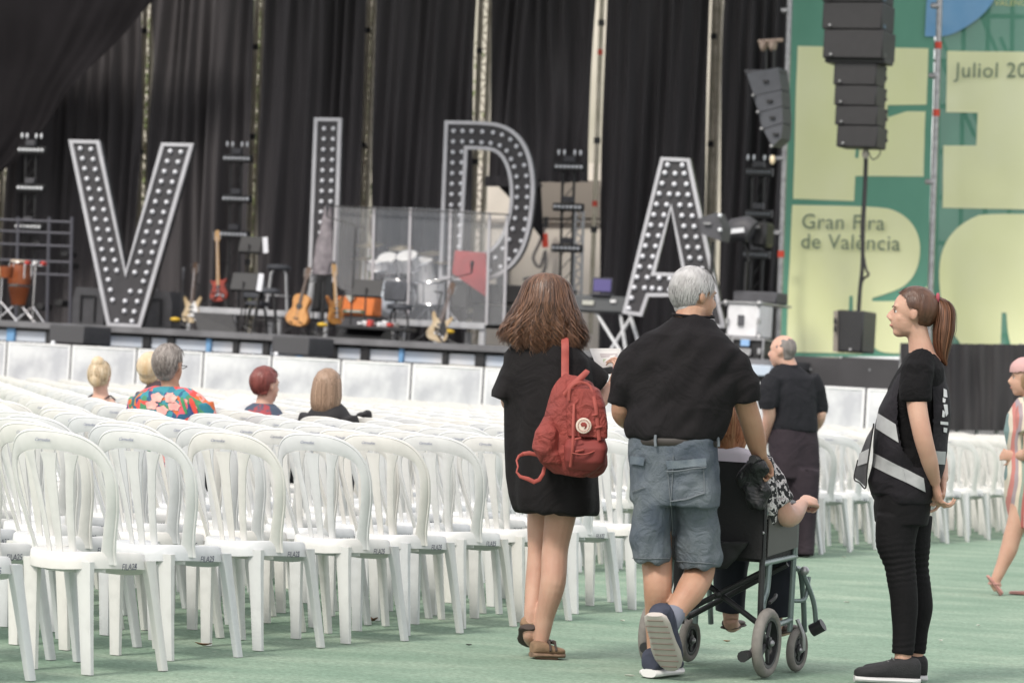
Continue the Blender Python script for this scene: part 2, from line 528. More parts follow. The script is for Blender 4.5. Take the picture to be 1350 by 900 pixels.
while w < 35.6:
    if row < 10: ur, w = ROWS[row]
    elif row == 10: w = 17.05
    if row > 9: ur = -7.82
    u = ur; k = 0
    while True:
        X, Z = u * TC + w * TS, -u * TS + w * TC
        if 675 + F * X / Z < -70 or k > 70: break
        vis = 675 + F * X / Z < 1400
        jit = 0 if k == 0 and row < 10 else 1
        if vis: spots.append((row, k, u + jit * rnd.uniform(-.025, .025), w + jit * rnd.uniform(-.03, .03), R(rnd.uniform(-2.5, 2.0) * (.3 + .7 * jit)) - R(3.5)))
        u -= .475; k += 1
    row += 1; w += .70
def row_name(r): return 'nearest row' if r == 0 else (ORD[r] + ' row back from the camera' if r < 20 else 'far rows')
near = [s for s in spots if True][:300]
far = spots[300:]
for r, k, u, w, a in near:
    if k == 0 and r < 11: lab = 'white plastic chair at the aisle end of the ' + ('nearest row, cut by the left edge' if r == 0 else ORD[r] + ' row back')
    elif k == 0: lab = ('white plastic chair ending the ' + ORD[r] + ' row beside the open carpet') if r < 35 else 'white plastic chair ending one of the far rows beside the open carpet'
    elif r < 35 and k < 35: lab = 'white chair, ' + ORD[k] + ' in from the aisle end of the ' + ('nearest row' if r == 0 else ORD[r] + ' row')
    else: lab = 'white plastic chair packed deep among the rows, only its rounded back top showing'
    ch = new_chair(chair_M(u, w, a), lab.replace(', first in', ', first in'))
    if r < 12:
        num = 25 - r
        if k == 0 and r < 9:
            Mt = chair_M(u, w, a) @ Matrix.Translation((.166, -.075, .385)) @ Matrix.Rotation(R(90 - 4), 4, 'Z') @ FACE
            text_obj('row_mark', 'FILA%d' % num, ink, ch, Mt, .034, shear=.1, track=.92)
    if r < 7 and k < 4:
        Mt = chair_M(u, w, a) @ Matrix.Translation((-.048 - .055, back_y(0, .85) - .012 - .027, .85)) @ Matrix.Rotation(R(0), 4, 'Z') @ FACE
        text_obj('maker_mark', 'Cernudos', logo_ink, ch, Mt, .017, shear=.5)
st2, bk2, legs2 = chair_meshes(1)
low = MB()
for mb_ in [st2, bk2] + legs2: low.add(lean(mb_).v, mb_.f)
for mb_ in []: low.add(mb_.v, mb_.f)
mb = MB()
for r, k, u, w, a in far:
    M = chair_M(u, w, a); mb.add([M @ p for p in low.v], low.f)
o = obj('chairs_beyond', mb, chair_m, smooth=50)
o['kind'] = 'stuff'; o['label'] = 'massed white plastic chairs of the far rows before the barrier'; o['category'] = 'chairs'
# ---------------------------------------------------------------- crowd barrier
frost = mat('cloudy_clear_plastic', (.80, .81, .83), .35, c2=(.55, .56, .60), vs=2.2, contrast=(.42, .62), alpha=.80)
WB = 37.4
u0 = S(-75, 480, WB).dot(UV_)
pan = None
for i in range(17):
    uL = u0 + i * 1.0
    c = uw(uL + .5, WB)
    x = proj(c + ZV)[0]
    if x > 1215: break
    M = Matrix.Translation(c) @ STAGE_M
    lab = 'pale see-through barrier panel, %s from the left along the stage front' % ORD[i]
    if pan is None:
        pan = thing('barrier_panel', lab, 'barrier', M=M, group='barrier panels along the front of the stage')
        f = MB()
        f.box((0, 0, 1.315), (.97, .04, .03), bev=.006); f.box((0, 0, .05), (.97, .04, .04), bev=.006)
        for s in (-1, 1): f.box((s * .472, 0, .68), (.03, .04, 1.26), bev=.006)
        f.box((0, .01, .78), (.92, .02, .035))
        put('frame', f.mesh('frame'), white_paint, pan)
        p = MB()
        g_ = [[V((-.458 + .916 * a / 10, -.012 + .012 * noise.noise(V((a * .5, b_ * .4, 1))), .07 + 1.23 * b_ / 12)) for a in range(11)] for b_ in range(13)]
        p.add([q for r_ in g_ for q in r_], [(j * 11 + i_, j * 11 + i_ + 1, j * 11 + i_ + 12, j * 11 + i_ + 11) for j in range(12) for i_ in range(10)])
        put('sheet', p.mesh('sheet', 180), frost, pan)
        d = MB().box((.5, 0, .66), (.022, .03, 1.32))
        d.box((.5, .25, .03), (.03, .6, .03))
        put('post', d.mesh('post'), grey_dark, pan)
        cur = pan
    else: cur = dup(pan, M, None, lab)

# ---------------------------------------------------------------- stage
WS = 41.0
ul, ur = S(-120, 440, WS).dot(UV_), S(1032, 480, WS).dot(UV_)
cu_, hw_ = (ul + ur) / 2, (ur - ul) / 2
stg = thing('stage', 'wide dark concert stage with black deck and pale front beam', 'stage', uw(cu_, WS))
def stb(c, s, bev=0, mb=None):
    mb = mb or MB(); return mb.box(uw(*c), s, STAGE_M.to_3x3().to_4x4(), bev)
deck_m = mat('scuffed_deck', (.05, .05, .055), .6, var=.4, vs=2, bump=.2, bs=20)
obj('deck', stb((cu_, WS + 7, HS - .05), (2 * hw_, 14, .1)), deck_m, stg)
obj('edge_trim', stb((cu_, WS - .03, HS - .04), (2 * hw_, .06, .09)), mat('grey_trim', (.17, .17, .18), .6, var=.3, vs=3), stg)
obj('front_skirt', stb((cu_, WS + .3, .62), (2 * hw_, .05, 1.24)), black, stg)
obj('front_beam', stb((cu_, WS + .1, HS - .21), (2 * hw_, .08, .15)), mat('white_beam', (.62, .63, .66), .5, c2=(.45, .52, .62), vs=1.3), stg)
nb = 26
for i in range(nb):
    u = ul + (i + .5) * 2 * hw_ / nb
    obj('beam_clamp', stb((u + rnd.uniform(-.1, .1), WS + .04, HS - .20), (.07 + .09 * rnd.random(), .06, .2), .01), black_metal if i % 3 else mat('blue_tape', (.15, .32, .55), .6), stg)
obj('cable_tray', stb((cu_, WS - .1, HS - .42), (2 * hw_, .25, .14), .02), grey_dark, stg)

# riser decks
ris = mat('riser_edge', (.56, .57, .6), .5, var=.2, vs=3)
def riser(x0, x1, ytop, w, label, depth=3):
    a, b_ = S(x0, ytop, w), S(x1, ytop, w)
    z = (a.z + b_.z) / 2; ua, ub = a.dot(UV_), b_.dot(UV_)
    t = thing('riser', label, 'riser', uw((ua + ub) / 2, w, HS), group='low risers on the stage')
    obj('platform', stb(((ua + ub) / 2, w + depth / 2, z - .02), (ub - ua, depth, .03)), deck_m, t)
    obj('edge_rail', stb(((ua + ub) / 2, w, z - .06), (ub - ua, .05, .1), .01), ris, t)
    n_ = max(2, round((ub - ua) / 1.0) + 1)
    for i in range(n_):
        for d in (.05, depth - .1):
            u = lerp(ua + .06, ub - .06, i / (n_ - 1))
            obj('leg', stb((u, w + d, (HS + z - .11) / 2), (.09, .06, z - .11 - HS)), pale_alu, t)
    return z
ZR1 = riser(243, 432, 407, 46.0, 'low riser with a pale rail behind the acoustic guitars')
ZR2 = riser(512, 640, 422, 45.4, 'low riser with a pale rail under the drum screen')

# ---------------------------------------------------------------- curtains behind
WC = 51.0
cur_m = mat('stage_drape', (.044, .040, .044), .85, c2=(.068, .062, .067), vs=1.2, stretch=(3, 3, .25), sheen=.05, bump=.25, bs=6)
def drape(x0t, x1t, x0b, x1b, yt, yb, w, label, amp=.27, seed=0, name='stage_curtain', m=None, nz=26):
    mb = MB(); nu = 130
    rows = []
    for j in range(nz + 1):
        t = j / nz; y = lerp(yt, yb, t)
        pa, pb = S(lerp(x0t, x0b, t), y, w), S(lerp(x1t, x1b, t), y, w)
        r_ = []
        for i in range(nu + 1):
            s = i / nu; p = pa.lerp(pb, s); u = p.dot(UV_)
            q = noise.noise(V((u * .9 + seed, t * .6, seed))) * 1.3
            ph = u * 9 + 3.2 * noise.noise(V((u * .55, t * .9, seed + 7)))
            ph2 = u * 27 + 5 * noise.noise(V((u * .9, t * 1.1, seed + 21)))
            d = amp * (.35 * math.sin(ph) * (.4 + q * q * 1.2) + .5 * noise.noise(V((u * 1.7, t * .5, seed + 3))) + .30 * math.sin(ph2) * (.35 + abs(noise.noise(V((u * 1.3, t * .7, seed + 31)))) * 2) + .3 * noise.noise(V((u * 7.5, t * .8, seed + 9))))
            r_.append(p + WV_ * d)
        rows.append(r_)
    k = nu + 1
    mb.add([p for r_ in rows for p in r_], [(j * k + i, j * k + i + 1, (j + 1) * k + i + 1, (j + 1) * k + i) for j in range(nz) for i in range(nu)])
    return tag(obj(name, mb, m or cur_m, smooth=180), label, 'curtain', 'black stage curtains')
drape(-90, -2, -100, -14, -60, 475, WC, 'sliver of black curtain at the far left edge', seed=1)
drape(10, 191, -2, 176, -60, 465, WC, 'black curtain hanging behind the letter V', seed=2)
drape(207, 339, 190, 322, -60, 470, WC, 'black curtain between the letters V and I', seed=3)
drape(351, 486, 335, 469, -60, 480, WC, 'black curtain behind the letter I', seed=4)
drape(498, 632, 483, 614, -60, 480, WC, 'black curtain between the letters I and D', seed=5)
drape(652, 793, 638, 774, -60, 240, WC, 'short black curtain above the cream cabin behind the letter D', seed=6, nz=14)
drape(800, 940, 782, 924, -60, 500, WC, 'black curtain behind the letter A', seed=7)
drape(954, 1046, 943, 1034, -60, 505, WC, 'black curtain between the letter A and the green banner', seed=8)
# the loose drape pulled across the upper left
mb = MB()
pts = [(-70, -60), (262, -60), (206, 2), (150, 62), (95, 122), (62, 172), (20, 215), (-70, 285)]
gu = 40
edge = [(262, -60), (206, 2), (150, 62), (95, 122), (62, 172), (20, 215), (-70, 285)]
rows = []
for j in range(31):
    y = lerp(-60, 285, j / 30)
    xe = interp([(b_, a) for a, b_ in edge], y)
    a, b_ = S(-75, y, 49.2), S(max(xe, -74), y, 49.2)
    rows.append([a.lerp(b_, i / gu) + WV_ * (.12 * noise.noise(V((i / gu * 3, y * .012, 5))) - .1 * (i / gu) + .07 * noise.noise(V((i * .5 - y * .02, y * .006, 8)))) for i in range(gu + 1)])
mb.add([p for r_ in rows for p in r_], [(j * (gu + 1) + i, j * (gu + 1) + i + 1, (j + 1) * (gu + 1) + i + 1, (j + 1) * (gu + 1) + i) for j in range(30) for i in range(gu)])
tag(obj('loose_drape', mb, mat('loose_black_cloth', (.012, .0105, .0125), .9, spec=.2, var=.3, vs=1), smooth=180), 'smooth dark drape slanting across the upper left of the stage', 'curtain')
drape(640, 705, 640, 716, 232, 246, WC - .3, 'narrow dark pelmet above the cream cabin', amp=.04, seed=12, name='pelmet', nz=4)
mb = MB().slab([S(648, 236, WC - .1), S(712, 236, WC - .1), S(716, 318, WC - .1), S(690, 280, WC - .1)], WV_ * .03)
tag(obj('tarp_corner', mb, black), 'dark triangular tarp corner hanging inside the letter D', 'tarp')

# scaffold pillars in the gaps
def pillar(xt, xb, yb, width, label, beige=True, w=WC + .5, lat=True):
    t = thing('scaffold_pillar', label, 'scaffold', S(xb, yb, w), group='pale scaffold pillars between the curtains')
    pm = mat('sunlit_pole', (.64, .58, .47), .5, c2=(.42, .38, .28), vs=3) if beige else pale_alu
    P = F / S(xt, 0, w).y
    hw2 = width / 2
    ends = []
    for s in ((-1, 1) if lat else (0,)):
        a, b_ = S(xt + s * hw2, -60, w), S(xb + s * hw2, yb, w)
        obj('pole', MB().cyl(a, b_, .05 if lat else .04, 10), pm, t)
        ends.append((a, b_))
    if lat:
        K = 26
        br = MB()
        for i in range(K):
            q0, q1 = i / K, (i + 1) / K
            l0, r1 = ends[0][0].lerp(ends[0][1], q0), ends[1][0].lerp(ends[1][1], q1)
            r0 = ends[1][0].lerp(ends[1][1], q0)
            br.cyl(l0, r0, .014, 6)
            br.cyl(l0, r1, .01, 6) if i % 2 else br.cyl(r0, ends[0][0].lerp(ends[0][1], q1), .01, 6)
        o = obj('bracing', br, pm, t)
    for q in (.2, .47, .73, .9):
        for a, b_ in ends[:1]:
            c = a.lerp(b_, q + rnd.uniform(-.03, .03)); dv = (b_ - a).normalized()
            obj('clamp', MB().cyl(c, c + dv * .1, .055, 10), black_metal, t)
    for q in (.3, .62):
        a, b_ = ends[-1]; c = a.lerp(b_, q + rnd.uniform(-.05, .05)); dv = (b_ - a).normalized()
        obj('tape_band', MB().cyl(c, c + dv * .09, .045, 10), red_tape, t)
pillar(4, -6, 470, 9, 'pale scaffold pillar at the far left edge')
pillar(199, 182, 465, 10, 'pale scaffold pillar between the letter V strokes')
pillar(346, 327, 470, 9, 'pale scaffold pillar beside the striplight tower')
pillar(493, 472, 470, 8, 'pale scaffold pillar right of the letter I')
pillar(643, 624, 480, 13, 'widest pale scaffold pillar standing inside the letter D')
pillar(796, 778, 440, 5, 'single slim pole with red bands left of the letter A', lat=False, w=WC - .6)
pillar(948, 932, 490, 8, 'pale scaffold pillar right of the letter A')
# what shows beyond: pale cabin, a pale rear wall and trees
mb = MB(); a, b_ = S(600, 262, 57), S(800, 262, 57)
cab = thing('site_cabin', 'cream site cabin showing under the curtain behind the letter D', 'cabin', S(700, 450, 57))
def srect(x0, y0, x1, y1, w, dep, mb=None):
    mb = mb or MB(); return mb.slab([S(x0, y0, w), S(x1, y0, w), S(x1, y1, w), S(x0, y1, w)], WV_ * dep)
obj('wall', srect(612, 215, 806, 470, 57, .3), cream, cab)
obj('band', srect(612, 288, 806, 293, 56.9, .05), mat('cabin_trim', (.5, .45, .4), .7), cab)
obj('window', srect(654, 318, 668, 382, 56.85, .05), mat('dark_glass', (.05, .05, .06), .2), cab)
obj('upper_panel', srect(700, 238, 790, 287, 56.85, .05), mat('taupe_panel', (.26, .23, .20), .8), cab)  # grey upper part of the cabin front
obj('pipe', MB().tube(bez([S(722, 288, 56.7), S(712, 318, 56.7), S(703, 340, 56.7), S(712, 352, 56.7), S(719, 330, 56.7), S(716, 360, 56.7), S(690, 368, 56.7)], 24), .03, 8), mat('grey_hose', (.2, .19, .19), .6), cab)
obj('pipe_coupling', MB().cyl(S(718, 308, 56.6), S(719, 326, 56.6), .06, 10), red_tape, cab)
obj('hose_bracket', MB().cyl(S(720, 286, 56.6), S(719, 300, 56.6), .05, 8), black_metal, cab)
wallm = mat('pale_render', (.62, .58, .50), .85, c2=(.48, .46, .38), vs=.7)
tag(obj('rear_wall', srect(-160, -200, 1100, 560, 63, .4), wallm), 'pale rendered wall seen through the gaps between the curtains', 'wall')
leafm = mat('tree_leaves', (.10, .15, .045), .6, c2=(.20, .24, .08), vs=3)
barkm = mat('bark', (.16, .12, .09), .9, bump=.5, bs=20)
def tree(x, yb, w, h, r, label):
    base = S(x, 500, w); base.z = 0
    t = thing('tree', label, 'tree', base, group='trees behind the stage')
    tr = MB().tube([base, base + V((.1, 0, h * .35)), base + V((-.1, 0, h * .8))], [.22, .17, .06], 10)
    for i in range(7):
        a = rnd.uniform(0, 6.28); p = base + V((0, 0, h * rnd.uniform(.35, .7)))
        tr.tube([p, p + V((math.cos(a) * r * .4, math.sin(a) * r * .4, h * .12)), p + V((math.cos(a) * r * .8, math.sin(a) * r * .8, h * .2))], [.08, .05, .02], 6)
    obj('trunk', tr, barkm, t)
    lf = MB()
    cl = [base + V((rnd.gauss(0, r * .5), rnd.gauss(0, r * .5), h * rnd.uniform(.2, 1))) for _ in range(26)]
    for c in cl:
        for _ in range(130):
            p = c + V((rnd.gauss(0, .45), rnd.gauss(0, .45), rnd.gauss(0, .4)))
            q = Quaternion((rnd.gauss(0, 1), rnd.gauss(0, 1), rnd.gauss(0, 1), rnd.gauss(0, 1))).normalized()
            a, b2 = q @ V((.09, 0, 0)), q @ V((0, .05, 0))
            lf.quad(p - a, p - b2, p + a, p + b2)
    o = obj('crown', lf, leafm, t, smooth=0); o['kind'] = 'stuff'
tree(190, 470, 58, 7.5, 1.3, 'leafy tree seen through the gap inside the letter V')
tree(340, 470, 59, 9.0, 1.1, 'leafy tree seen through the gap beside the first striplight tower')
tree(492, 470, 58.5, 8.2, 1.2, 'leafy tree seen through the gap right of the letter I')
tree(2, 470, 58, 8.0, 1.0, 'leafy tree seen through the gap at the far left edge')

# ---------------------------------------------------------------- marquee letters
lface = mat('letter_face', (.045, .043, .048), .6, var=.25, vs=3)
lrim = mat('letter_rim', (.50, .50, .53), .45, .3, var=.12, vs=5)
bulb_m = mat('frosted_bulb', (.72, .73, .78), .25)
bulb_me = MB().ball((0, 0, 0), .036, 10, 7).mesh('bulb'); bulb_me.materials.append(bulb_m)
def inset(pts, d):
    out = []; n_ = len(pts)
    A = sum(pts[i][0] * pts[(i + 1) % n_][1] - pts[(i + 1) % n_][0] * pts[i][1] for i in range(n_))
    sg = 1 if A > 0 else -1
    for i in range(n_):
        p0, p1, p2 = V(pts[i - 1]), V(pts[i]), V(pts[(i + 1) % n_])
        e1, e2 = (p1 - p0).normalized(), (p2 - p1).normalized()
        n1, n2 = V((-e1.y, e1.x)) * sg, V((-e2.y, e2.x)) * sg
        m_ = (n1 + n2)
        m_ = m_ / max(.25, (1 + n1.dot(n2)))
        out.append(tuple(p1 + m_ * d))
    return out
def strip(mb, o_, i_, w, dep):
    n_ = len(o_)
    a = [S(*p, w) for p in o_]; b2 = [S(*p, w) for p in i_]
    off = WV_ * dep
    vs = a + b2 + [p + off for p in a] + [p + off for p in b2]
    fs = []
    for j in range(n_):
        k = (j + 1) % n_
        fs += [(j, k, n_ + k, n_ + j), (2 * n_ + j, 3 * n_ + j, 3 * n_ + k, 2 * n_ + k), (j, 2 * n_ + j, 2 * n_ + k, k), (n_ + j, n_ + k, 3 * n_ + k, 3 * n_ + j)]
    mb.add(vs, fs)
def letter(name, label, outer, hole, bulbs, w, seams=None):
    xs = [p[0] for p in outer]; ys = [p[1] for p in outer]
    t = thing(name, label, 'letter', S(sum(xs) / len(xs), max(ys), w), group='big marquee letters on the stage')
    rim = MB(); strip(rim, outer, inset(outer, 4.6), w - .03, .035)
    obj('rim', rim, lrim, t, smooth=30)
    if hole:
        r2 = MB(); strip(r2, hole, inset(hole, -4.6), w - .03, .035)
        obj('inner_rim', r2, lrim, t, smooth=30)
    sd2 = MB(); strip(sd2, inset(outer, .5), inset(outer, 1.6), w + .006, .13)
    obj('side', sd2, black_metal, t, smooth=30)
    # face and back: pieces given as a triangulated polygon with hole
    io = inset(outer, 2)
    bm = bmesh.new()
    def loop(pts):
        vs = [bm.verts.new(S(*p, w)) for p in pts]
        return [bm.edges.new((vs[i], vs[(i + 1) % len(vs)])) for i in range(len(vs))]
    es = loop(io)
    if hole: es += loop(inset(hole, -2))
    bmesh.ops.triangle_fill(bm, use_beauty=True, use_dissolve=False, edges=es)
    mb = MB(); bm.verts.ensure_lookup_table()
    vs = [v.co.copy() for v in bm.verts]; fs = [tuple(v.index for v in f.verts) for f in bm.faces]
    bm.verts.index_update()
    fs = [tuple(v.index for v in f.verts) for f in bm.faces]
    bm.free()
    mb.add(vs, fs); mb.add([p + WV_ * .12 for p in vs], fs)
    obj('face', mb, lface, t, smooth=0)
    base = t.matrix_basis.inverted()
    for x, y in bulbs:
        put('bulb', bulb_me, None, t, base @ Matrix.Translation(S(x, y, w - .02)))
    return t
def grid2(a0, a1, b0, b1, n_):
    return [(lerp(a0[0], a1[0], i / (n_ - 1)), lerp(a0[1], a1[1], i / (n_ - 1))) for i in range(n_)] + [(lerp(b0[0], b1[0], i / (n_ - 1)), lerp(b0[1], b1[1], i / (n_ - 1))) for i in range(n_)]
vb = grid2((106, 196), (148.5, 396), (120, 197), (156.5, 370), 16) + []
vb = [(106 + 2.83 * i, 196 + 13.3 * i) for i in range(16)] + [(120 + 2.83 * i, 197 + 13.3 * i) for i in range(13)]
vb += [(238.5 - 3.78 * i, 200.5 + 13.25 * i) for i in range(13)] + [(224.5 - 3.9 * i, 199.5 + 13.3 * i) for i in range(13)]
vb += [(189 - 3.6 * i, 371 + 13 * i) for i in range(1)] + [(172, 384), (185, 384.5), (165, 397), (181, 397.5), (164, 410), (177, 411), (154, 423), (174, 423.5)]
vb = [p for p in vb if not (p[1] > 405 and p[0] < 150)]
letter('letter_v', 'tall black letter V with pale rim and rows of bulbs', [(90, 184), (130.5, 185), (165.5, 357), (212.5, 188), (255, 189), (185, 432), (141, 430)], None, vb, 43.2)
letter('letter_i', 'narrow black letter I with pale rim and two columns of bulbs', [(414, 155), (450, 155.5), (443.5, 361), (406, 360)], None,
       [(427.5 - .52 * i, 170 + 13.7 * i) for i in range(14)] + [(439.5 - .5 * i, 170 + 13.7 * i) for i in range(14)], 45.6)
def rounded(pts, it=2, lim=42):
    """cuts the blunt corners of an outline, leaves the sharp ones"""
    for _ in range(it):
        out = []; n_ = len(pts)
        for i in range(n_):
            a, b_, c = V(pts[i - 1]), V(pts[i]), V(pts[(i + 1) % n_])
            if (b_ - a).angle(c - b_) < R(lim): out += [tuple(b_.lerp(a, .25)), tuple(b_.lerp(c, .25))]
            else: out.append(pts[i])
        pts = out; lim = 42
    return pts
def arc(cx, cy, rx, ry, a0, a1, n_): return [(cx + rx * math.cos(R(lerp(a0, a1, i / n_))), cy - ry * math.sin(R(lerp(a0, a1, i / n_)))) for i in range(n_ + 1)]
Do = [(586, 159)] + [(640, 160), (660, 163), (676, 171), (689, 184), (698, 202), (703, 225), (704.5, 250), (702, 280), (697, 310), (688, 335), (673, 354), (654, 366), (634, 371)] + [(578, 368)]
Di = [(616, 197)] + [(645, 198), (655, 202), (663, 211), (669, 226), (672, 245), (672, 268), (668, 290), (660, 312), (649, 326), (637, 333)] + [(608, 332)]
db = [(598 - .42 * i, 173 + 13.9 * i) for i in range(14)] + [(610 - .45 * i, 173 + 13.9 * i) for i in range(2)] + [(609 - .42 * i, 200.5 + 13.9 * i) for i in range(11)]
db += [(622, 173), (636, 174), (650, 175), (662, 178), (673, 184), (681, 193), (686, 204), (691, 218), (694, 232), (695, 246.5), (695, 260), (694, 274), (693, 289), (691, 303), (687, 318), (680, 331), (671, 342), (660, 352), (645, 357), (630, 358), (615, 356)]
db += [(622, 187), (635, 188), (647, 189), (659, 192), (668, 199), (674, 210), (678, 220), (681, 233), (682, 247), (681.5, 260), (681, 274), (679, 288), (676, 302), (671, 316), (663, 328), (653, 340), (640, 345), (622, 345)]
letter('letter_d', 'black letter D with pale rim behind the clear drum screen', rounded(Do), rounded(Di), db, 46.4)
Ao = [(871, 207), (909, 209), (956, 432), (930, 432), (924, 391), (855, 391), (846, 417), (820, 413)]
Ah = [(884.5, 276), (900, 360), (863.5, 359)]
ab = [(880, 217.5), (899.5, 218), (876.5, 228), (890, 229), (902, 229), (873, 242), (889, 243), (905, 243), (869, 255.5), (882.5, 256), (894, 256.5), (907, 257)]
ab += [(865.5 - 3.65 * i, 269.5 + 13.7 * i) for i in range(11)] + [(879 - 3.65 * i, 270 + 13.7 * i) for i in range(9)]
ab += [(896.5 + 2.6 * i, 270.5 + 13.9 * i) for i in range(12)] + [(910 + 2.6 * i, 271 + 13.9 * i) for i in range(12)]
ab += [(869, 366.5), (883, 367.5), (897, 368), (860, 380), (870, 381), (883, 382)]
letter('letter_a', 'tall black letter A with pale rim behind the white-haired man', Ao, Ah, ab, 43.2)

# ---------------------------------------------------------------- unseen roof and left side cloth, added to darken the stage
t = thing('shade_roof', 'unseen black roof cover added to darken the stage', 'roof', uw(cu_, WS + 6, 11))
obj('cover', stb((cu_, WS + 4.2, 11), (2 * hw_ + 2, 10.5, .15)), black, t)
obj('front_truss', stb((cu_, WS - .8, 10.8), (2 * hw_ + 2, .3, .4)), grey_dark, t)
wl_ = S(-75, 300, WC).dot(UV_)
t = thing('shade_wing', 'unseen black side curtain added to darken the left of the stage', 'curtain', uw(wl_ - .5, WS + 5, HS))  # side cloth out of view, put in to keep light off the left
obj('cloth', stb((wl_ - .6, WS + 5.5, 6), (.08, 11, 9)), black, t)
# ---------------------------------------------------------------- striplight towers
lamp_m = mat('striplight_lens', (.80, .82, .86), .2, spec=.8)
lamp_me = MB().ball((0, 0, 0), .030, 10, 6).mesh('lamp'); lamp_me.materials.append(lamp_m)
dim_m = mat('dim_lens', (.20, .21, .23), .2)
def tower(xs, ys, yb, w, label, lit=True, wd=38, rail=True):
    t = thing('striplight_tower', label, 'stage light', S(xs[-1], yb, w), group='striplight towers between the letters')
    P = F / S(xs[0], ys[0], w).y
    top = S(xs[0], ys[0] - 12, w); bot = S(xs[-1], yb, w); bot.z = HS
    for s in (-1, 1):
        obj('pole', MB().cyl(top + UV_ * s * .1, bot + UV_ * s * .1, .022, 8), black_metal, t)
    br = MB()
    for i in range(14):
        a, b_ = top.lerp(bot, i / 14), top.lerp(bot, (i + 1) / 14)
        br.cyl(a + UV_ * .1, b_ - UV_ * .1, .008, 5)
    obj('bracing', br, black_metal, t)
    obj('foot', MB().box(bot + V((0, 0, .03)), (.7, .6, .05), STAGE_M, .01), black_metal, t)
    for x, y in zip(xs, ys):
        c = S(x, y, w - .12); hw = wd / 2 / P
        tilt = -.02
        bar = obj('light_bar', MB().box(c + WV_ * .05, (2 * hw + .06, .1, .13), STAGE_M, .015), black_metal, t)
        obj('bracket', MB().box(c + V((0, 0, .12)), (.18, .08, .1), STAGE_M, .01), grey_dark, t)
        acc = t.matrix_basis.inverted()
        for i in range(7):
            p = c + UV_ * (hw * (i - 3) / 3.3)
            l = put('lamp', lamp_me, None, bar, acc @ Matrix.Translation(p - WV_ * .01))
    for s in (-.18, -.08, .10, .20):
        c = S(xs[0], ys[0] - 14, w - .05) + UV_ * s
        obj('pin_lamp', MB().ball(c + V((0, 0, .06)), (.022, .022, .05), 8, 6), lamp_m, t)
    return t
tower([41, 39.5, 37], [198, 248, 299], 425, 47.5, 'leftmost striplight tower near the congas')
tower([312, 311, 308], [209, 262, 309], 420, 48.5, 'striplight tower between the letters V and I')
tower([750, 748, 746], [220, 273, 327], 420, 48.5, 'striplight tower before the cream cabin')
lamp_keep = lamp_me; lamp_me = MB().ball((0, 0, 0), .028, 10, 6).mesh('lamp'); lamp_me.materials.append(dim_m)
tower([1000, 999, 996], [227, 282, 336], 440, 48.8, 'unlit striplight tower beside the green banner', wd=32)
lamp_me = lamp_keep

# white lattice truss stub in front of the cabin
t = thing('truss_pillar', 'short white lattice truss standing before the cream cabin', 'truss', S(768, 425, 49.3))
a0, a1 = S(764, 278, 49.3), S(760, 425, 49.3)
for s in (-.07, .07): obj('chord', MB().cyl(a0 + UV_ * s, a1 + UV_ * s, .022, 8), pale_alu, t)
br = MB()
for i in range(16):
    p, q = a0.lerp(a1, i / 16), a0.lerp(a1, (i + 1) / 16)
    br.cyl(p + UV_ * .07 * (-1) ** i, q - UV_ * .07 * (-1) ** i, .014, 6)
obj('lacing', br, pale_alu, t)

# ---------------------------------------------------------------- instruments
def basis(p, lean=0, yaw=0, back=0):
    return Matrix.Translation(p) @ STAGE_M @ Matrix.Rotation(yaw, 4, 'Z') @ Matrix.Rotation(lean, 4, 'Y') @ Matrix.Rotation(-back, 4, 'X')
SH = {
 'acoustic': [(0, 0), (.11, .01), (.175, .07), (.185, .14), (.15, .21), (.118, .27), (.125, .33), (.14, .39), (.12, .455), (.05, .485), (0, .487)],
 'single': [(0, 0), (.09, .01), (.15, .06), (.165, .12), (.135, .19), (.11, .25), (.125, .31), (.15, .35), (.13, .37), (.09, .345), (.05, .36), (0, .38)],
 'double': [(0, 0), (.08, .0), (.14, .04), (.16, .11), (.13, .18), (.11, .24), (.13, .30), (.155, .37), (.14, .41), (.11, .38), (.07, .33), (0, .33)],
 'bass': [(0, 0), (.07, .0), (.13, .05), (.14, .12), (.11, .19), (.10, .26), (.13, .33), (.16, .41), (.13, .43), (.09, .38), (.05, .35), (0, .34)],
}
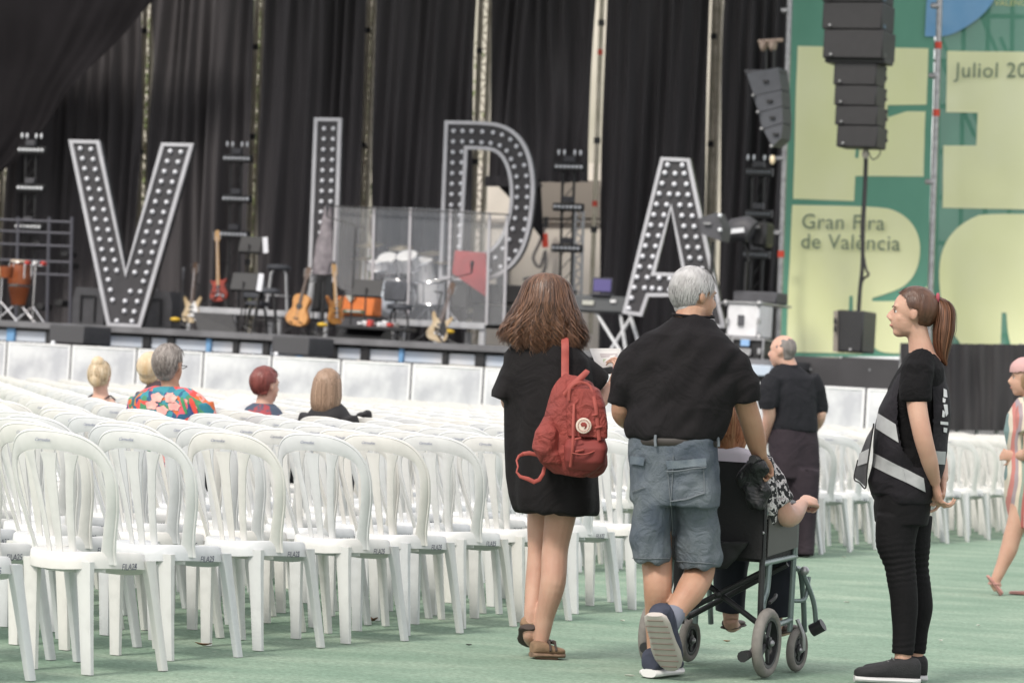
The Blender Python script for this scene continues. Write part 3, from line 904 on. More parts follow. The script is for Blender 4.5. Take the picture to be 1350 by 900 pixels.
def guitar(p, kind, L_, bodym, label, lean=0, yaw=0, back=.18, neckm=wood, cat='guitar', depth=None, guard=None, ring=None):
    t = thing('guitar', label, cat, M=basis(p, lean, yaw, back), group='guitars on stands on the stage')
    I = Matrix()
    sh = SH[kind]
    full = [(x, z) for x, z in sh] + [(-x, z) for x, z in sh[::-1] if x > 0]
    sm = []
    q = [V((x, z, 0)) for x, z in full]
    for i in range(len(q)):
        a, b_, c, d = q[i - 1], q[i], q[(i + 1) % len(q)], q[(i + 2) % len(q)]
        for tt in (0, .5):
            v_ = .5 * ((2 * b_) + (c - a) * tt + (2 * a - 5 * b_ + 4 * c - d) * tt * tt + (3 * b_ - a - 3 * c + d) * tt ** 3)
            sm.append((v_.x, v_.y))
    d = depth or (.10 if kind == 'acoustic' else .045)
    top = max(z for x, z in sh)
    def o_(name, mb, m, sm_=40):
        return put(name, mb.mesh(name, sm_), m, t)
    mb = MB(); z0 = .04
    prof = [(x, z + z0) for x, z in sm]; ins = [(x * .95, (z - .2) * .97 + .2 + z0) for x, z in sm]
    n_ = len(prof)
    mb.rings([[V((x, -d / 2, z)) for x, z in ins], [V((x, -d / 2 + .01, z)) for x, z in prof], [V((x, d / 2 - .01, z)) for x, z in prof], [V((x, d / 2, z)) for x, z in ins]])
    o_('body', mb, bodym)
    o_('neck', MB().rings([[V((x * h, -d / 2 - .012 + y_, z)) for x, y_ in ((-1, 0), (1, 0), (1, .02), (0, .03), (-1, .02))] for h, z in ((.028, top * .72 + z0), (.021, L_ - .19))]), neckm)
    o_('headstock', MB().rings([[V((x * h, -d / 2 - .005 + y_, z)) for x, y_ in ((-1, 0), (1, 0), (1, .018), (-1, .018))] for h, z in ((.021, L_ - .19), (.045, L_ - .16), (.038, L_ - .02), (.02, L_))]), neckm)
    for s in (-1, 1):
        for k in range(3): o_('tuner', MB().ball((s * .055, -d / 2, L_ - .14 + .045 * k), .012, 6, 5), chrome)
    o_('bridge', MB().box((0, -d / 2 - .006, z0 + .11), (.09, .012, .018)), black_plastic if kind == 'acoustic' else chrome)
    if kind == 'acoustic':
        o_('sound_hole', MB().cyl((0, -d / 2 - .002, z0 + .30), (0, -d / 2 + .004, z0 + .30), .045, 20), black_plastic)
        if ring: o_('rosette', MB().tube([V((.052 * math.cos(a * PI / 10), -d / 2 - .002, z0 + .30 + .052 * math.sin(a * PI / 10))) for a in range(20)], .004, 5, close=True), ring)
    else:
        for zz in (.17, .24): o_('pickup', MB().box((0, -d / 2 - .006, z0 + zz), (.08, .014, .032), bev=.004), black_plastic)
        for zz in (.05, .09): o_('knob', MB().cyl((.09, -d / 2 - .015, z0 + zz), (.09, -d / 2, z0 + zz), .013, 8), chrome)
    if guard: o_('pickguard', MB().prism([(.02, z0 + .08), (.12, z0 + .1), (.12, z0 + .2), (.05, z0 + .33), (.0, z0 + .33), (.01, z0 + .2)], I, -d / 2 - .004, -d / 2 + .001), guard)
    mb = MB()
    for k in range(4): mb.cyl((-.012 + .008 * k, -d / 2 - .017, z0 + .1), (-.009 + .006 * k, -d / 2 - .016, L_ - .1), .0012, 4)
    o_('strings', mb, chrome)
    return t
def gstand(p, label, h=.75, yaw=0):
    t = thing('guitar_stand', label, 'guitar stand', M=Matrix.Translation(p) @ STAGE_M @ Matrix.Rotation(yaw, 4, 'Z'), group='guitar stands on the stage')
    for a in (90, 215, 325):
        put('leg', MB().cyl((0, .02, .22), (.3 * math.cos(R(a)), .3 * math.sin(R(a)) + .02, .01), .012, 7).mesh('leg'), black_metal, t)
    put('post', MB().cyl((0, .03, .18), (0, .22, h), .012, 8).mesh('post'), black_metal, t)
    for s in (-1, 1): put('cradle', MB().tube([(0, .02, .22), (s * .08, -.02, .22), (s * .08, -.14, .235)], .011, 7).mesh('cradle'), black_metal, t)
    put('yoke', MB().tube([(-.05, .08, h), (-.04, .16, h), (0, .2, h), (.04, .16, h), (.05, .08, h)], .010, 7).mesh('yoke'), black_metal, t)
sunb = mat('sunburst_lacquer', (.50, .24, .05), .25, c2=(.22, .07, .02), vs=5)
redg = mat('cherry_red_lacquer', (.36, .045, .02), .22, c2=(.20, .02, .012), vs=4)
spruce = mat('amber_spruce', (.62, .32, .11), .3, c2=(.48, .22, .07), vs=8, stretch=(8, 1, .5))
blond = mat('pale_gold_lacquer', (.60, .50, .36), .3, c2=(.40, .28, .14), vs=5)
dkneck = mat('rosewood_neck', (.10, .06, .04), .5)
def onstage(x, y, w, z=None):
    p = S(x, y, w)
    if z is not None: p.z = z
    return p
def Gp(x, yb, w, yt):          # base point and length of something upright in the picture
    a, b_ = S(x, yb, w), S(x, yt, w); return a, (b_ - a).length
a, l = Gp(389, 433, 43.6, 350)
guitar(a, 'acoustic', l, spruce, 'amber acoustic guitar leaning on a stand before the low riser', lean=R(9), neckm=dkneck, ring=dkneck, back=.12)
gstand(onstage(392, 440, 43.6, HS), 'black stand under the amber acoustic guitar')
a, l = Gp(289, 401, 46.5, 302)
guitar(a, 'single', l, redg, 'cherry red electric guitar standing high on the riser', lean=R(-8), back=.1, neckm=mat('maple_neck', (.55, .33, .14), .4))
gstand(onstage(289, 407, 46.5, ZR1), 'black stand under the cherry red electric guitar')
a, l = Gp(251, 429, 43.7, 345)
guitar(a, 'double', l, blond, 'pale sunburst electric guitar left of the floor screen', lean=R(-1), guard=white_paint, back=.1, neckm=dkneck)
gstand(onstage(251, 440, 43.7, HS), 'black stand under the pale sunburst electric guitar')
a, l = Gp(443, 431, 43.8, 348)
guitar(a, 'bass', l, sunb, 'slim sunburst guitar seen edge on before the orange amplifier', lean=R(-3), yaw=R(62), back=.1, neckm=mat('maple_neck', (.55, .33, .14), .4))
gstand(onstage(443, 440, 43.8, HS), 'black stand under the slim sunburst guitar')
a, l = Gp(572, 453, 42.4, 368)
guitar(a, 'double', l, blond, 'pale bodied bass guitar leaning to the right at the stage edge', lean=R(14), yaw=R(20), back=.1, neckm=dkneck, guard=black_plastic)
gstand(onstage(570, 455, 42.4, HS), 'black stand under the leaning pale bass guitar')
mb = MB(); 
# microphone stands and music stands
def mic(x, yt, w, label, boom=0, z0=HS):
    p = onstage(x, 430, w, z0); top = S(x, yt, w)
    t = thing('microphone_stand', label, 'microphone stand', p, group='microphone stands on the stage')
    for a in (90, 210, 330): obj('leg', MB().cyl(p + V((0, 0, .12)), p + V((.28 * math.cos(R(a)), .28 * math.sin(R(a)), .01)), .01, 6), black_metal, t)
    obj('pole', MB().cyl(p, V((p.x, p.y, top.z)), .012, 8), black_metal, t)
    q = V((p.x, p.y, top.z))
    if boom:
        e = q + UV_ * boom + V((0, 0, .15)); obj('boom', MB().cyl(q - UV_ * boom * .3, e, .009, 6), black_metal, t); q = e
    obj('microphone', MB().tube([q, q + V((0, 0, .10)), q + V((0, 0, .12)), q + V((0, 0, .18))], [.013, .018, .027, .022], 10), grey_dark, t)
    return t
mic(238, 368, 43.0, 'microphone stand left of the pale sunburst guitar')
mic(462, 300, 44.0, 'tall boom microphone stand before the drum screen', boom=-.5)
mic(412, 372, 44.4, 'microphone stand between the acoustic guitar and the letter I', boom=.3)
mic(585, 372, 43.6, 'microphone stand beside the leaning bass guitar', boom=.4)
mic(520, 395, 43.9, 'short microphone stand before the drum kit', boom=-.25)
mic(205, 395, 46.0, 'microphone stand behind the foot of the letter V')
sheet_m = mat('paper', (.72, .73, .78), .8)
def mstand(x0, x1, y0, y1, w, label, z0=HS, sheet=None):
    c = S((x0 + x1) / 2, (y0 + y1) / 2, w); P = F / c.y; p = V((c.x, c.y, z0))
    t = thing('music_stand', label, 'music stand', p, group='black music stands on the stage')
    M = Matrix.Translation(c) @ STAGE_M @ Matrix.Rotation(R(-18), 4, 'X')
    W_, H_ = (x1 - x0) / P, (y1 - y0) / P
    root = t.matrix_basis.inverted()
    put('desk', MB().box((0, 0, 0), (W_, .012, H_), bev=.005).mesh('desk'), black_metal, t, root @ M)
    put('lip', MB().box((0, .04, -H_ / 2 + .005), (W_, .07, .012)).mesh('lip'), black_metal, t, root @ M)
    obj('pole', MB().cyl(p + V((0, 0, .1)) - WV_ * .04, c - WV_ * .04, .013, 8), black_metal, t)
    for a in (90, 210, 330): obj('leg', MB().cyl(p + V((0, 0, .14)), p + V((.27 * math.cos(R(a)), .27 * math.sin(R(a)), .01)), .01, 6), black_metal, t)
    if sheet:
        sx, tw = sheet
        M2 = Matrix.Translation(S(sx, (y0 + y1) / 2 + (1 if sx > x1 - 4 else 3), w - .1)) @ STAGE_M @ Matrix.Rotation(R(-7 if sx > 345 else 6), 4, 'Y')
        sh = MB().box((0, 0, 0), (.085, .01, H_ * .95)); sh.transform = None
        me = sh.mesh('sheet_music', 0); me.transform(M2)
        tag(put('sheet_music', me, sheet_m), tw, 'sheet music', 'sheets on the music stands')
mstand(314, 346, 311, 333, 44.9, 'upper black music stand before the striplight tower', sheet=(350, 'white sheet music standing at the edge of the upper music stand'))
mstand(303, 342, 359, 383, 43.2, 'lower black music stand left of the grey stools', sheet=(343, 'white sheet music standing at the edge of the lower music stand'))
mstand(463, 506, 368, 391, 43.4, 'black music stand right above the orange amplifier')

# stools and chairs on stage
gfab = mat('dark_grey_upholstery', (.09, .095, .11), .85, var=.2, vs=12)
def stool(x, ys, w, rr, label, z0, legm, back=False):
    c = S(x, ys, w); p = V((c.x, c.y, z0))
    t = thing('stool', label, 'stool', p, group='stools on the stage')
    obj('seat', MB().lathe([(.02, -.04), (rr * .9, -.045), (rr, -.02), (rr * .96, .025), (rr * .5, .04), (.02, .042)], 20, Matrix.Translation(c)), gfab, t)
    for k in range(4):
        a = R(45 + 90 * k); obj('leg', MB().tube([c + V((math.cos(a) * rr * .55, math.sin(a) * rr * .55, -.03)), c + V((math.cos(a) * rr * .85, math.sin(a) * rr * .85, -.12)), p + V((math.cos(a) * rr * 1.2, math.sin(a) * rr * 1.2, .01))], .014, 7), legm, t)
    zr = lerp(z0, c.z, .35); obj('foot_ring', MB().tube([V((c.x + math.cos(2 * PI * k / 20) * rr * 1.05, c.y + math.sin(2 * PI * k / 20) * rr * 1.05, zr)) for k in range(20)], .01, 6, close=True), legm, t)
    if back:
        q = c + V((0, 0, .22)) - WV_ * .17
        obj('backrest', MB().box(q, (.38, .05, .3), STAGE_M, .04), gfab, t)
        obj('back_post', MB().cyl(c - WV_ * .15, q, .012, 6), legm, t)
stool(368, 352, 46.9, .2, 'pale legged bar stool standing high on the riser', ZR1, pale_alu)
stool(352, 383, 44.6, .21, 'dark grey upholstered stool right of the lower music stand', HS, black_metal)
stool(340, 400, 44.9, .2, 'dark grey padded chair before the riser rail', HS, black_metal, True)
stool(527, 404, 43.9, .2, 'dark grey backed stool before the drum kit', HS, black_metal, True)

# orange amplifier head on its cabinet
orange = mat('orange_vinyl', (.72, .20, .05), .55, var=.15, vs=12, bump=.1, bs=200)
def sbox(x0, y0, x1, y1, w, dep, bev=.02, mb=None):
    c = (S(x0, y0, w) + S(x1, y1, w)) / 2; P = F / c.y
    mb = mb or MB(); mb.box(c + WV_ * dep / 2, ((x1 - x0) / P / TC * .93, dep, (y1 - y0) / P), STAGE_M, bev); return mb
t = thing('amplifier', 'orange guitar amplifier head on the black cabinet', 'amplifier', S(470, 416, 44.6))
obj('case', sbox(442, 391, 495, 416, 44.6, .3), orange, t)
obj('control_panel', sbox(450, 408, 481, 413, 44.58, .03, .004), mat('olive_panel', (.10, .13, .08), .5), t)
obj('lettering', sbox(455, 409, 476, 411.5, 44.56, .03, .001), mat('pale_lettering', (.45, .45, .4), .5), t)
obj('emblem', MB().prism([(-.09, .05), (.09, .05), (.0, -.05)], Matrix.Translation(S(462, 394, 44.57)) @ STAGE_M, -.01, .01), mat('pale_lettering', (.45, .45, .4), .5), t)
t = thing('speaker_cabinet', 'black speaker cabinet under the orange amplifier', 'speaker', onstage(470, 445, 44.6, HS))
a = S(470, 416.5, 44.6); hz = a.z - HS
obj('case', MB().box(V((a.x, a.y, HS + hz / 2)) + WV_ * .17, (.66, .36, hz), STAGE_M, .02), black_plastic, t)
obj('grille', MB().box(V((a.x, a.y, HS + hz / 2)) - WV_ * .012, (.58, .02, hz * .82), STAGE_M, .005), grey_dark, t)

# floor monitors, screens, subs
def wedge(x, yb, w, W_, D_, H_, label, name='floor_monitor', m=None, z0=HS, yaw=0, back=0):
    p = onstage(x, yb, w, z0)
    t = thing(name, label, 'monitor speaker', M=Matrix.Translation(p) @ STAGE_M @ Matrix.Rotation(yaw, 4, 'Z'), group='floor monitors on the stage')
    prof = [(-D_ / 2, 0), (D_ / 2, 0), (D_ / 2 - .04, H_), (-D_ * .05, H_), (-D_ / 2, H_ * .35)]
    Mx = Matrix(((0, 1, 0, 0), (1, 0, 0, 0), (0, 0, 1, 0), (0, 0, 0, 1)))
    put('case', MB().prism(prof, Mx, -W_ / 2, W_ / 2).mesh('case', 20), m or black_plastic, t)
    for s in (-1, 1): put('handle', MB().tube([(s * W_ * .32, D_ / 2 - .0, H_ * .3), (s * W_ * .32, D_ / 2 + .04, H_ * .35), (s * W_ * .32, D_ / 2 + .04, H_ * .65), (s * W_ * .32, D_ / 2 - .02, H_ * .7)], .014, 6).mesh('handle'), black_metal, t)
    return t
mg = mat('monitor_grey', (.055, .055, .062), .6, var=.2, vs=10, bump=.1, bs=150)
def upright(x0, y0, x1, y1, w, label, strap=True):
    a, b_ = S(x0, y0, w), S(x1, y1, w); W_ = (b_ - a).dot(UV_); H_ = a.z - HS
    p = (a + b_) / 2; p.z = HS
    t = thing('side_fill_speaker', label, 'speaker', M=Matrix.Translation(p) @ STAGE_M, group='grey speakers behind the letter V')
    put('case', MB().rings([[V((x * h, y * .25, z)) for x, y in ((-1, -1), (1, -1), (1, 1), (-1, 1))] for h, z in ((W_ / 2, 0), (W_ / 2, H_ * .7), (W_ * .42, H_))]).mesh('case', 20), mg, t)
    put('strap', MB().tube([(-W_ * .22, -.27, H_ * .15), (-W_ * .22, -.28, H_ * .8), (W_ * .22, -.28, H_ * .8), (W_ * .22, -.27, H_ * .15)], .018, 6).mesh('strap'), black_metal, t)
upright(108, 379, 146, 440, 44.6, 'dark grey speaker behind the left stroke of the letter V')
upright(188, 383, 235, 440, 44.6, 'dark grey speaker behind the right foot of the letter V')
t = thing('floor_screen', 'black screen leaning back on its stand at the stage edge', 'screen', onstage(282, 447, 42.2, HS))
a0, a1, a2, a3 = S(254, 411, 42.0), S(305, 414, 42.0), S(312, 437, 41.8), S(262, 438, 41.8)
obj('panel', MB().slab([a0, a1, a2, a3], WV_ * .05), black_metal, t)
obj('hub', MB().ball(S(279, 431, 42.15), .09, 12, 8), black_plastic, t)
obj('red_light', MB().ball(S(276, 440, 41.75), .035, 8, 6), mat('magenta_led', (.7, .05, .2), .3), t)
wedge(480, 452, 42.0, .7, .4, .16, 'low effects pedal board box near the stage edge', name='floor_monitor')
# pedal boards
t = thing('pedal_board', 'pedal board with silver effects pedals at the stage edge', 'pedal board', onstage(495, 450, 41.8, HS))
obj('board', MB().box(onstage(495, 450, 41.8, HS + .17) + V((0, 0, 0)), (1.1, .4, .05), STAGE_M, .01), black_plastic, t)
for k in range(8):
    obj('pedal', MB().box(onstage(474 + 6.5 * k, 450, 41.75 + .1 * (k % 2), HS + .23), (.07, .11, .05 + .03 * (k % 3)), STAGE_M, .01), [chrome, white_paint, mat('red_pedal', (.5, .05, .04), .4), steel][k % 4], t)
# red and yellow bits: cable pouches
for x, y, w in ((231, 421, 43.2), (425, 428, 43.3), (592, 437, 43.0)):
    tag(obj('guitar_foot_pad', MB().ball(S(x, y, w), (.08, .06, .035), 10, 6), mat('yellow_foam', (.65, .42, .04), .6)), {231: 'yellow foam pad left of the pale sunburst guitar', 425: 'yellow foam pad left of the slim sunburst guitar', 592: 'yellow foam pad right of the leaning bass guitar'}[x], 'foam pad')

# keyboard, laptop, keyboard stand
t = thing('keyboard', 'long dark stage keyboard seen from behind on a crossed stand', 'keyboard', S(792, 412, 43.5))
obj('case', sbox(752, 389.5, 829, 412, 43.5, .35, .03), mat('keyboard_grey', (.09, .095, .10), .45), t)
obj('end_cheek', sbox(828, 387, 835, 414, 43.5, .34, .02), black_plastic, t)
obj('name_plate', sbox(767, 396, 783, 402, 43.47, .03, .003), mat('pale_lettering', (.45, .45, .4), .5), t)
obj('sticker', sbox(804, 395, 812, 399, 43.47, .03, .003), white_paint, t)
t = thing('keyboard_stand', 'silver crossed stand under the dark keyboard', 'keyboard stand', onstage(800, 460, 43.6, HS))
for a, b_ in (((786, 412), (822, 470)), ((836, 412), (800, 470)), ((818, 412), (826, 470)), ((829, 410), (845, 462))):
    obj('strut', MB().cyl(S(*a, 43.6), S(*b_, 43.5), .028, 8), pale_alu, t)
t = thing('laptop', 'open laptop with violet screen on the keyboard', 'laptop', S(793, 390, 43.7))
obj('lid', sbox(780, 366, 808, 386, 43.8, .02, .004), mat('laptop_shell', (.05, .05, .07), .5), t)
obj('screen', sbox(782, 368, 806, 384, 43.78, .01, .001), mat('violet_screen', (.10, .085, .24), .3), t)
obj('base', MB().box(S(794, 388.5, 43.55), (.3, .22, .025), STAGE_M, .005), mat('laptop_shell', (.05, .05, .07), .5), t)

# percussion at far left
t = thing('conga', 'orange brown wooden conga on its stand at far left', 'drum', onstage(28, 425, 45.5, HS))
a, b_ = S(27, 345, 45.5), S(24, 402, 45.5)
Mz = Matrix.Translation(b_)
h = (a - b_).length
obj('shell', MB().lathe([(.11, 0), (.16, h * .3), (.19, h * .62), (.155, h)], 24, Mz), mat('conga_wood', (.34, .10, .035), .35, c2=(.24, .06, .02), vs=4), t)
obj('skin', MB().lathe([(.165, h - .02), (.17, h), (.165, h + .025), (.02, h + .03)], 24, Mz), mat('drum_skin', (.55, .45, .36), .6), t)
obj('rim', MB().tube([b_ + V((.175 * math.cos(k * PI / 12), .175 * math.sin(k * PI / 12), h - .02)) for k in range(24)], .012, 6, close=True), chrome, t)
obj('band', MB().lathe([(.176, h * .42), (.185, h * .45), (.186, h * .47)], 24, Mz, cap=False), chrome, t)
for k in range(6):
    q = k * PI / 3; obj('lug', MB().cyl(b_ + V((.18 * math.cos(q), .18 * math.sin(q), h - .02)), b_ + V((.185 * math.cos(q), .185 * math.sin(q), h * .62)), .009, 6), chrome, t)
for k in range(3):
    q = R(90 + 120 * k); obj('stand_leg', MB().cyl(b_ + V((0, 0, .05)), V((b_.x + .4 * math.cos(q), b_.y + .4 * math.sin(q), HS + .01)), .014, 7), chrome, t)
t = thing('bongos', 'pair of pale bongo drums on a chrome stand at the left edge', 'drum', onstage(4, 428, 45.0, HS))
for x in (-2, 9):
    p = S(x, 358, 45.0); obj('drum', MB().lathe([(.09, -.1), (.11, .0), (.115, .08), (.02, .085)], 20, Matrix.Translation(p)), mat('conga_wood', (.34, .10, .035), .35) if x > 0 else blond, t)
p = S(3, 366, 45.0)
obj('pole', MB().cyl(p, V((p.x, p.y, HS)), .015, 8), chrome, t)
for q in (100, 220, 340): obj('leg', MB().cyl(V((p.x, p.y, HS + .35)), V((p.x + .35 * math.cos(R(q)), p.y + .35 * math.sin(R(q)), HS + .01)), .014, 7), chrome, t)
t = thing('percussion_stand', 'chrome percussion stand with clamps right of the conga', 'stand', onstage(46, 428, 45.2, HS))
p = S(47, 350, 45.2)
obj('pole', MB().cyl(p, V((p.x, p.y, HS)), .014, 8), chrome, t)
for q in (80, 200, 320): obj('leg', MB().cyl(V((p.x, p.y, HS + .3)), V((p.x + .33 * math.cos(R(q)), p.y + .33 * math.sin(R(q)), HS + .01)), .013, 7), chrome, t)
obj('bar', MB().cyl(p - UV_ * .2, p + UV_ * .2, .012, 7), chrome, t)
for s in (-.15, 0, .15): obj('block', MB().box(p + UV_ * s + V((0, 0, .04)), (.07, .1, .06), STAGE_M, .01), mat('red_pedal', (.5, .05, .04), .4) if s else white_paint, t)
# dark scaffold rack at far left
t = thing('equipment_rack', 'dark scaffold rack of rails behind the conga', 'rack', onstage(45, 430, 47.2, HS))
for x in (-12, 21, 62, 92): obj('upright', MB().cyl(S(x + 3, 286, 47.2), onstage(x, 430, 47.2, HS), .03, 8), mat('rack_grey', (.10, .10, .12), .5, .3), t)
for y in (290, 305, 322, 343, 360): obj('rail', MB().cyl(S(-12, y - 1, 47.2), S(93, y + 3, 47.2), .022, 8), mat('rack_grey', (.10, .10, .12), .5, .3), t)
for x, y in ((40, 318), (78, 330), (80, 345), (45, 400), (70, 395)): obj('shelf_box', sbox(x, y, x + 13, y + 9, 47.25, .3), black_plastic, t)

# ---------------------------------------------------------------- drum kit on its riser behind the clear screen
drw = mat('white_pearl_shell', (.70, .70, .72), .25, var=.1, vs=12)
skin = mat('white_drumhead', (.78, .78, .78), .5)
cymb = mat('bronze_cymbal', (.50, .42, .28), .3, .9)
KZ = ZR2
dk = thing('drum_kit', 'white drum kit with cymbals behind the clear screen', 'drum kit', onstage(555, 425, 46.6, KZ))
def drum(x, y, r, d, w, tilt=R(70), name='tom'):
    c = S(x, y, w); M = Matrix.Translation(c) @ STAGE_M @ Matrix.Rotation(tilt, 4, 'X')
    o = obj(name, MB().lathe([(r, -d / 2), (r * 1.01, 0), (r, d / 2)], 24, M), drw, dk)
    for s in (-1, 1):
        obj('hoop', MB().tube([M @ V((r * 1.03 * math.cos(k * PI / 12), r * 1.03 * math.sin(k * PI / 12), s * d / 2)) for k in range(24)], .012, 6, close=True), chrome, o)
    obj('drumhead', MB().lathe([(r * .98, d / 2 + .002), (.01, d / 2 + .006)], 24, M), skin, o)
    for k in range(6):
        q = k * PI / 3 + .3; obj('lug', MB().cyl(M @ V((r * 1.03 * math.cos(q), r * 1.03 * math.sin(q), -d / 2)), M @ V((r * 1.03 * math.cos(q), r * 1.03 * math.sin(q), d / 2)), .009, 5), chrome, o)
drum(518, 392, .30, .38, 46.4, R(88), 'bass_drum')
drum(512, 347, .16, .2, 46.2, R(40)); drum(538, 345, .17, .22, 46.2, R(35)); drum(555, 356, .2, .3, 46.5, R(20))
drum(498, 350, .17, .13, 46.0, R(12), 'snare_drum'); drum(570, 385, .22, .35, 46.4, R(8), 'floor_tom')
def cymbal(x, y, w, r, tilt=.3):
    c = S(x, y, w); M = Matrix.Translation(c) @ STAGE_M @ Matrix.Rotation(tilt, 4, 'X')
    t_ = obj('cymbal_stand', MB().cyl(c, V((c.x, c.y, KZ)), .012, 7).cyl(V((c.x, c.y, KZ + .25)), V((c.x + .25, c.y - .1, KZ)), .01, 6).cyl(V((c.x, c.y, KZ + .25)), V((c.x - .2, c.y - .15, KZ)), .01, 6), chrome, dk)
    obj('cymbal', MB().lathe([(.02, .03), (.05, .02), (r * .5, .008), (r, -.01), (r, -.013), (.02, .01)], 28, M), cymb, t_)
cymbal(480, 341, 46.4, .2, .1); cymbal(487, 322, 46.8, .22, .25); cymbal(570, 333, 46.8, .24, .2); cymbal(588, 345, 46.5, .2, .15); cymbal(528, 326, 47.2, .2, .3)
obj('red_case_cloth', MB().slab([S(600, 330, 46.0), S(640, 333, 46.0), S(642, 392, 46.0), S(596, 360, 46.0)], WV_ * .05), mat('red_cloth', (.40, .03, .035), .7, var=.3, vs=4), thing('red_drape', 'red cloth hanging over gear behind the drum screen', 'cloth', S(620, 392, 46.0)))
t = thing('white_bag', 'pale blue white cloth bundle under the drum kit', 'bag', onstage(505, 418, 46.0, KZ))
obj('bundle', MB().tube(bez([S(503, 372, 45.9), S(506, 385, 45.9), S(508, 400, 45.8), S(518, 412, 45.8)], 8), [.1, .17, .22, .2, .22, .2, .17, .13, .06], 12), mat('pale_cloth', (.52, .57, .64), .8), t)
# black case wall under the letter D
t = thing('case_stack', 'black case stack holding up the letter D', 'case', onstage(640, 430, 46.3, HS))
for x0, x1, y0, y1 in ((577, 618, 372, 405), (619, 662, 374, 400), (619, 690, 402, 428), (663, 700, 376, 400), (701, 745, 380, 430)):
    obj('case', sbox(x0, y0, x1, y1, 46.5, .5), black_plastic, t)
obj('prop', MB().cyl(S(414, 361, 45.7), onstage(405, 410, 45.7, ZR1 - .1), .05, 8), pale_alu, thing('letter_prop', 'pale post propping up the letter I', 'post', onstage(405, 410, 45.7, ZR1 - .1)))
t = thing('instrument_case', 'black box standing behind the acoustic guitar', 'case', onstage(418, 420, 47.2, ZR1))
obj('case', sbox(398, 362, 424, 408, 47.0, .4), black_plastic, t)
# pale fur-like cover on the shield's left part / double bass gig cover
t = thing('covered_harp', 'tall object wrapped in crumpled grey plastic beside the letter I', 'cover', onstage(430, 425, 45.3, HS))
cv = mat('crumpled_film', (.34, .31, .33), .5, c2=(.18, .16, .18), vs=6, bump=.5, bs=14, alpha=.85)
prof = []
mb = MB(); rg = []
for j in range(22):
    q = j / 21; c = S(lerp(433, 424, q), lerp(273, 362, q), 45.2); r_ = lerp(.07, .16, sst(0, .9, q))
    rg.append([c + UV_ * (r_ * math.cos(2 * PI * k / 22) * (1 + .3 * noise.noise(V((k * .6, j * .3, 2))))) + WV_ * (r_ * .8 * math.sin(2 * PI * k / 22)) for k in range(22)])
mb.rings(rg); obj('cover', mb, cv, t)
c = S(428, 362, 45.2); obj('stand', MB().cyl(c, V((c.x, c.y, HS)), .03, 8), black_metal, t)

# clear drum screen
acr = mat('clear_acrylic', (.60, .62, .66), .12, c2=(.75, .77, .80), vs=1.5, alpha=.10)
acr2 = mat('hazy_acrylic', (.40, .43, .48), .25, alpha=.13, c2=(.5, .53, .58), vs=2.5)
edge_m = mat('acrylic_edge', (.50, .49, .52), .35, alpha=.8)
t = thing('drum_screen', 'tall clear folding screen around the drum kit', 'screen', onstage(560, 430, 45.0, HS))
xs = [(441, 274, 419), (493, 271, 419), (542, 275, 421), (593, 276, 423), (645, 276, 425), (668, 282, 424), (688, 286, 424)]
xs = [(443, 272, 372), (493, 273, 418), (541, 274, 420), (594, 276, 424), (645, 280, 428), (668, 282, 428)]
for (x0, y0, b0), (x1, y1, b1) in zip(xs, xs[1:]):
    zig = 0
    mb = MB().slab([S(x0 + 1, y0, 45.1), S(x1 - 1, y1, 45.1), S(x1 - 5 - (x1 > 640) * 0, b1, 45.1), S(x0 - 3, b0, 45.1)], WV_ * .008)
    obj('clear_panel', mb, acr2 if x0 in (493, 541) else acr, t, smooth=0)
for x0, y0, b0 in xs:
    obj('edge_strip', MB().slab([S(x0 - 1.6, y0, 45.06), S(x0 + 1.6, y0, 45.06), S(x0 - 2.5, b0, 45.06), S(x0 - 5.5, b0, 45.06)], WV_ * .03), edge_m, t)
obj('top_bar', MB().cyl(S(441, 272, 45.0), S(672, 283, 45.0), .012, 6), black_metal, t)

# ---------------------------------------------------------------- right wing: lights, cases, arrays
t = thing('barn_door_light', 'black stage light with pale reflecting window beside the letter A', 'stage light', onstage(985, 420, 45.5, HS))
obj('head', MB().tube([S(955, 312, 45.3), S(968, 303, 45.3), S(985, 302, 45.3), S(992, 306, 45.3)], [.1, .17, .2, .17], 14), grey_dark, t)
obj('lens', MB().slab([S(961, 302, 44.95), S(980, 300, 44.95), S(981, 306, 44.95), S(962, 308, 44.95)], WV_ * .03), lamp_m, t)
obj('body', sbox(990, 292, 1010, 325, 45.4, .4, .04), black_metal, t)
obj('yoke', MB().tube([S(980, 318, 45.4), S(984, 330, 45.4), S(987, 345, 45.4)], .02, 8), black_metal, t)
c = S(984, 345, 45.4); obj('stand', MB().cyl(c, V((c.x, c.y, HS)), .025, 8), black_metal, t)
obj('badge', sbox(990, 297, 1001, 301, 45.3, .03, .003), steel, t)
t = thing('moving_light', 'smaller black stage light overlapping the edge of the letter A', 'stage light', S(940, 320, 43.0))
obj('head', MB().slab([S(921, 288, 42.6), S(944, 280, 42.6), S(953, 300, 42.6), S(950, 318, 42.6), S(924, 308, 42.6)], WV_ * .35), grey_dark, t)
obj('badge', sbox(927, 293, 937, 296, 42.55, .03, .003), steel, t)
for y in (284, 303): obj('knob', MB().ball(S(949, y, 42.55), .03, 8, 6), lamp_m, t)
c = S(940, 318, 42.8); obj('stand', MB().cyl(c, V((c.x, c.y, HS)), .025, 8), black_metal, t)
t = thing('flight_case', 'white flight case with recessed latch standing on another case', 'case', S(980, 445, 41.9))
wc = mat('worn_white_board', (.66, .66, .68), .5, var=.15, vs=5)
obj('box', sbox(957, 399, 1001, 445, 42.0, .6, .03), wc, t)
obj('edge_strip', sbox(955, 397, 1003, 400.5, 41.97, .6, .01), steel, t)
obj('latch', sbox(972, 415, 980, 429, 41.96, .04, .005), grey_dark, t)
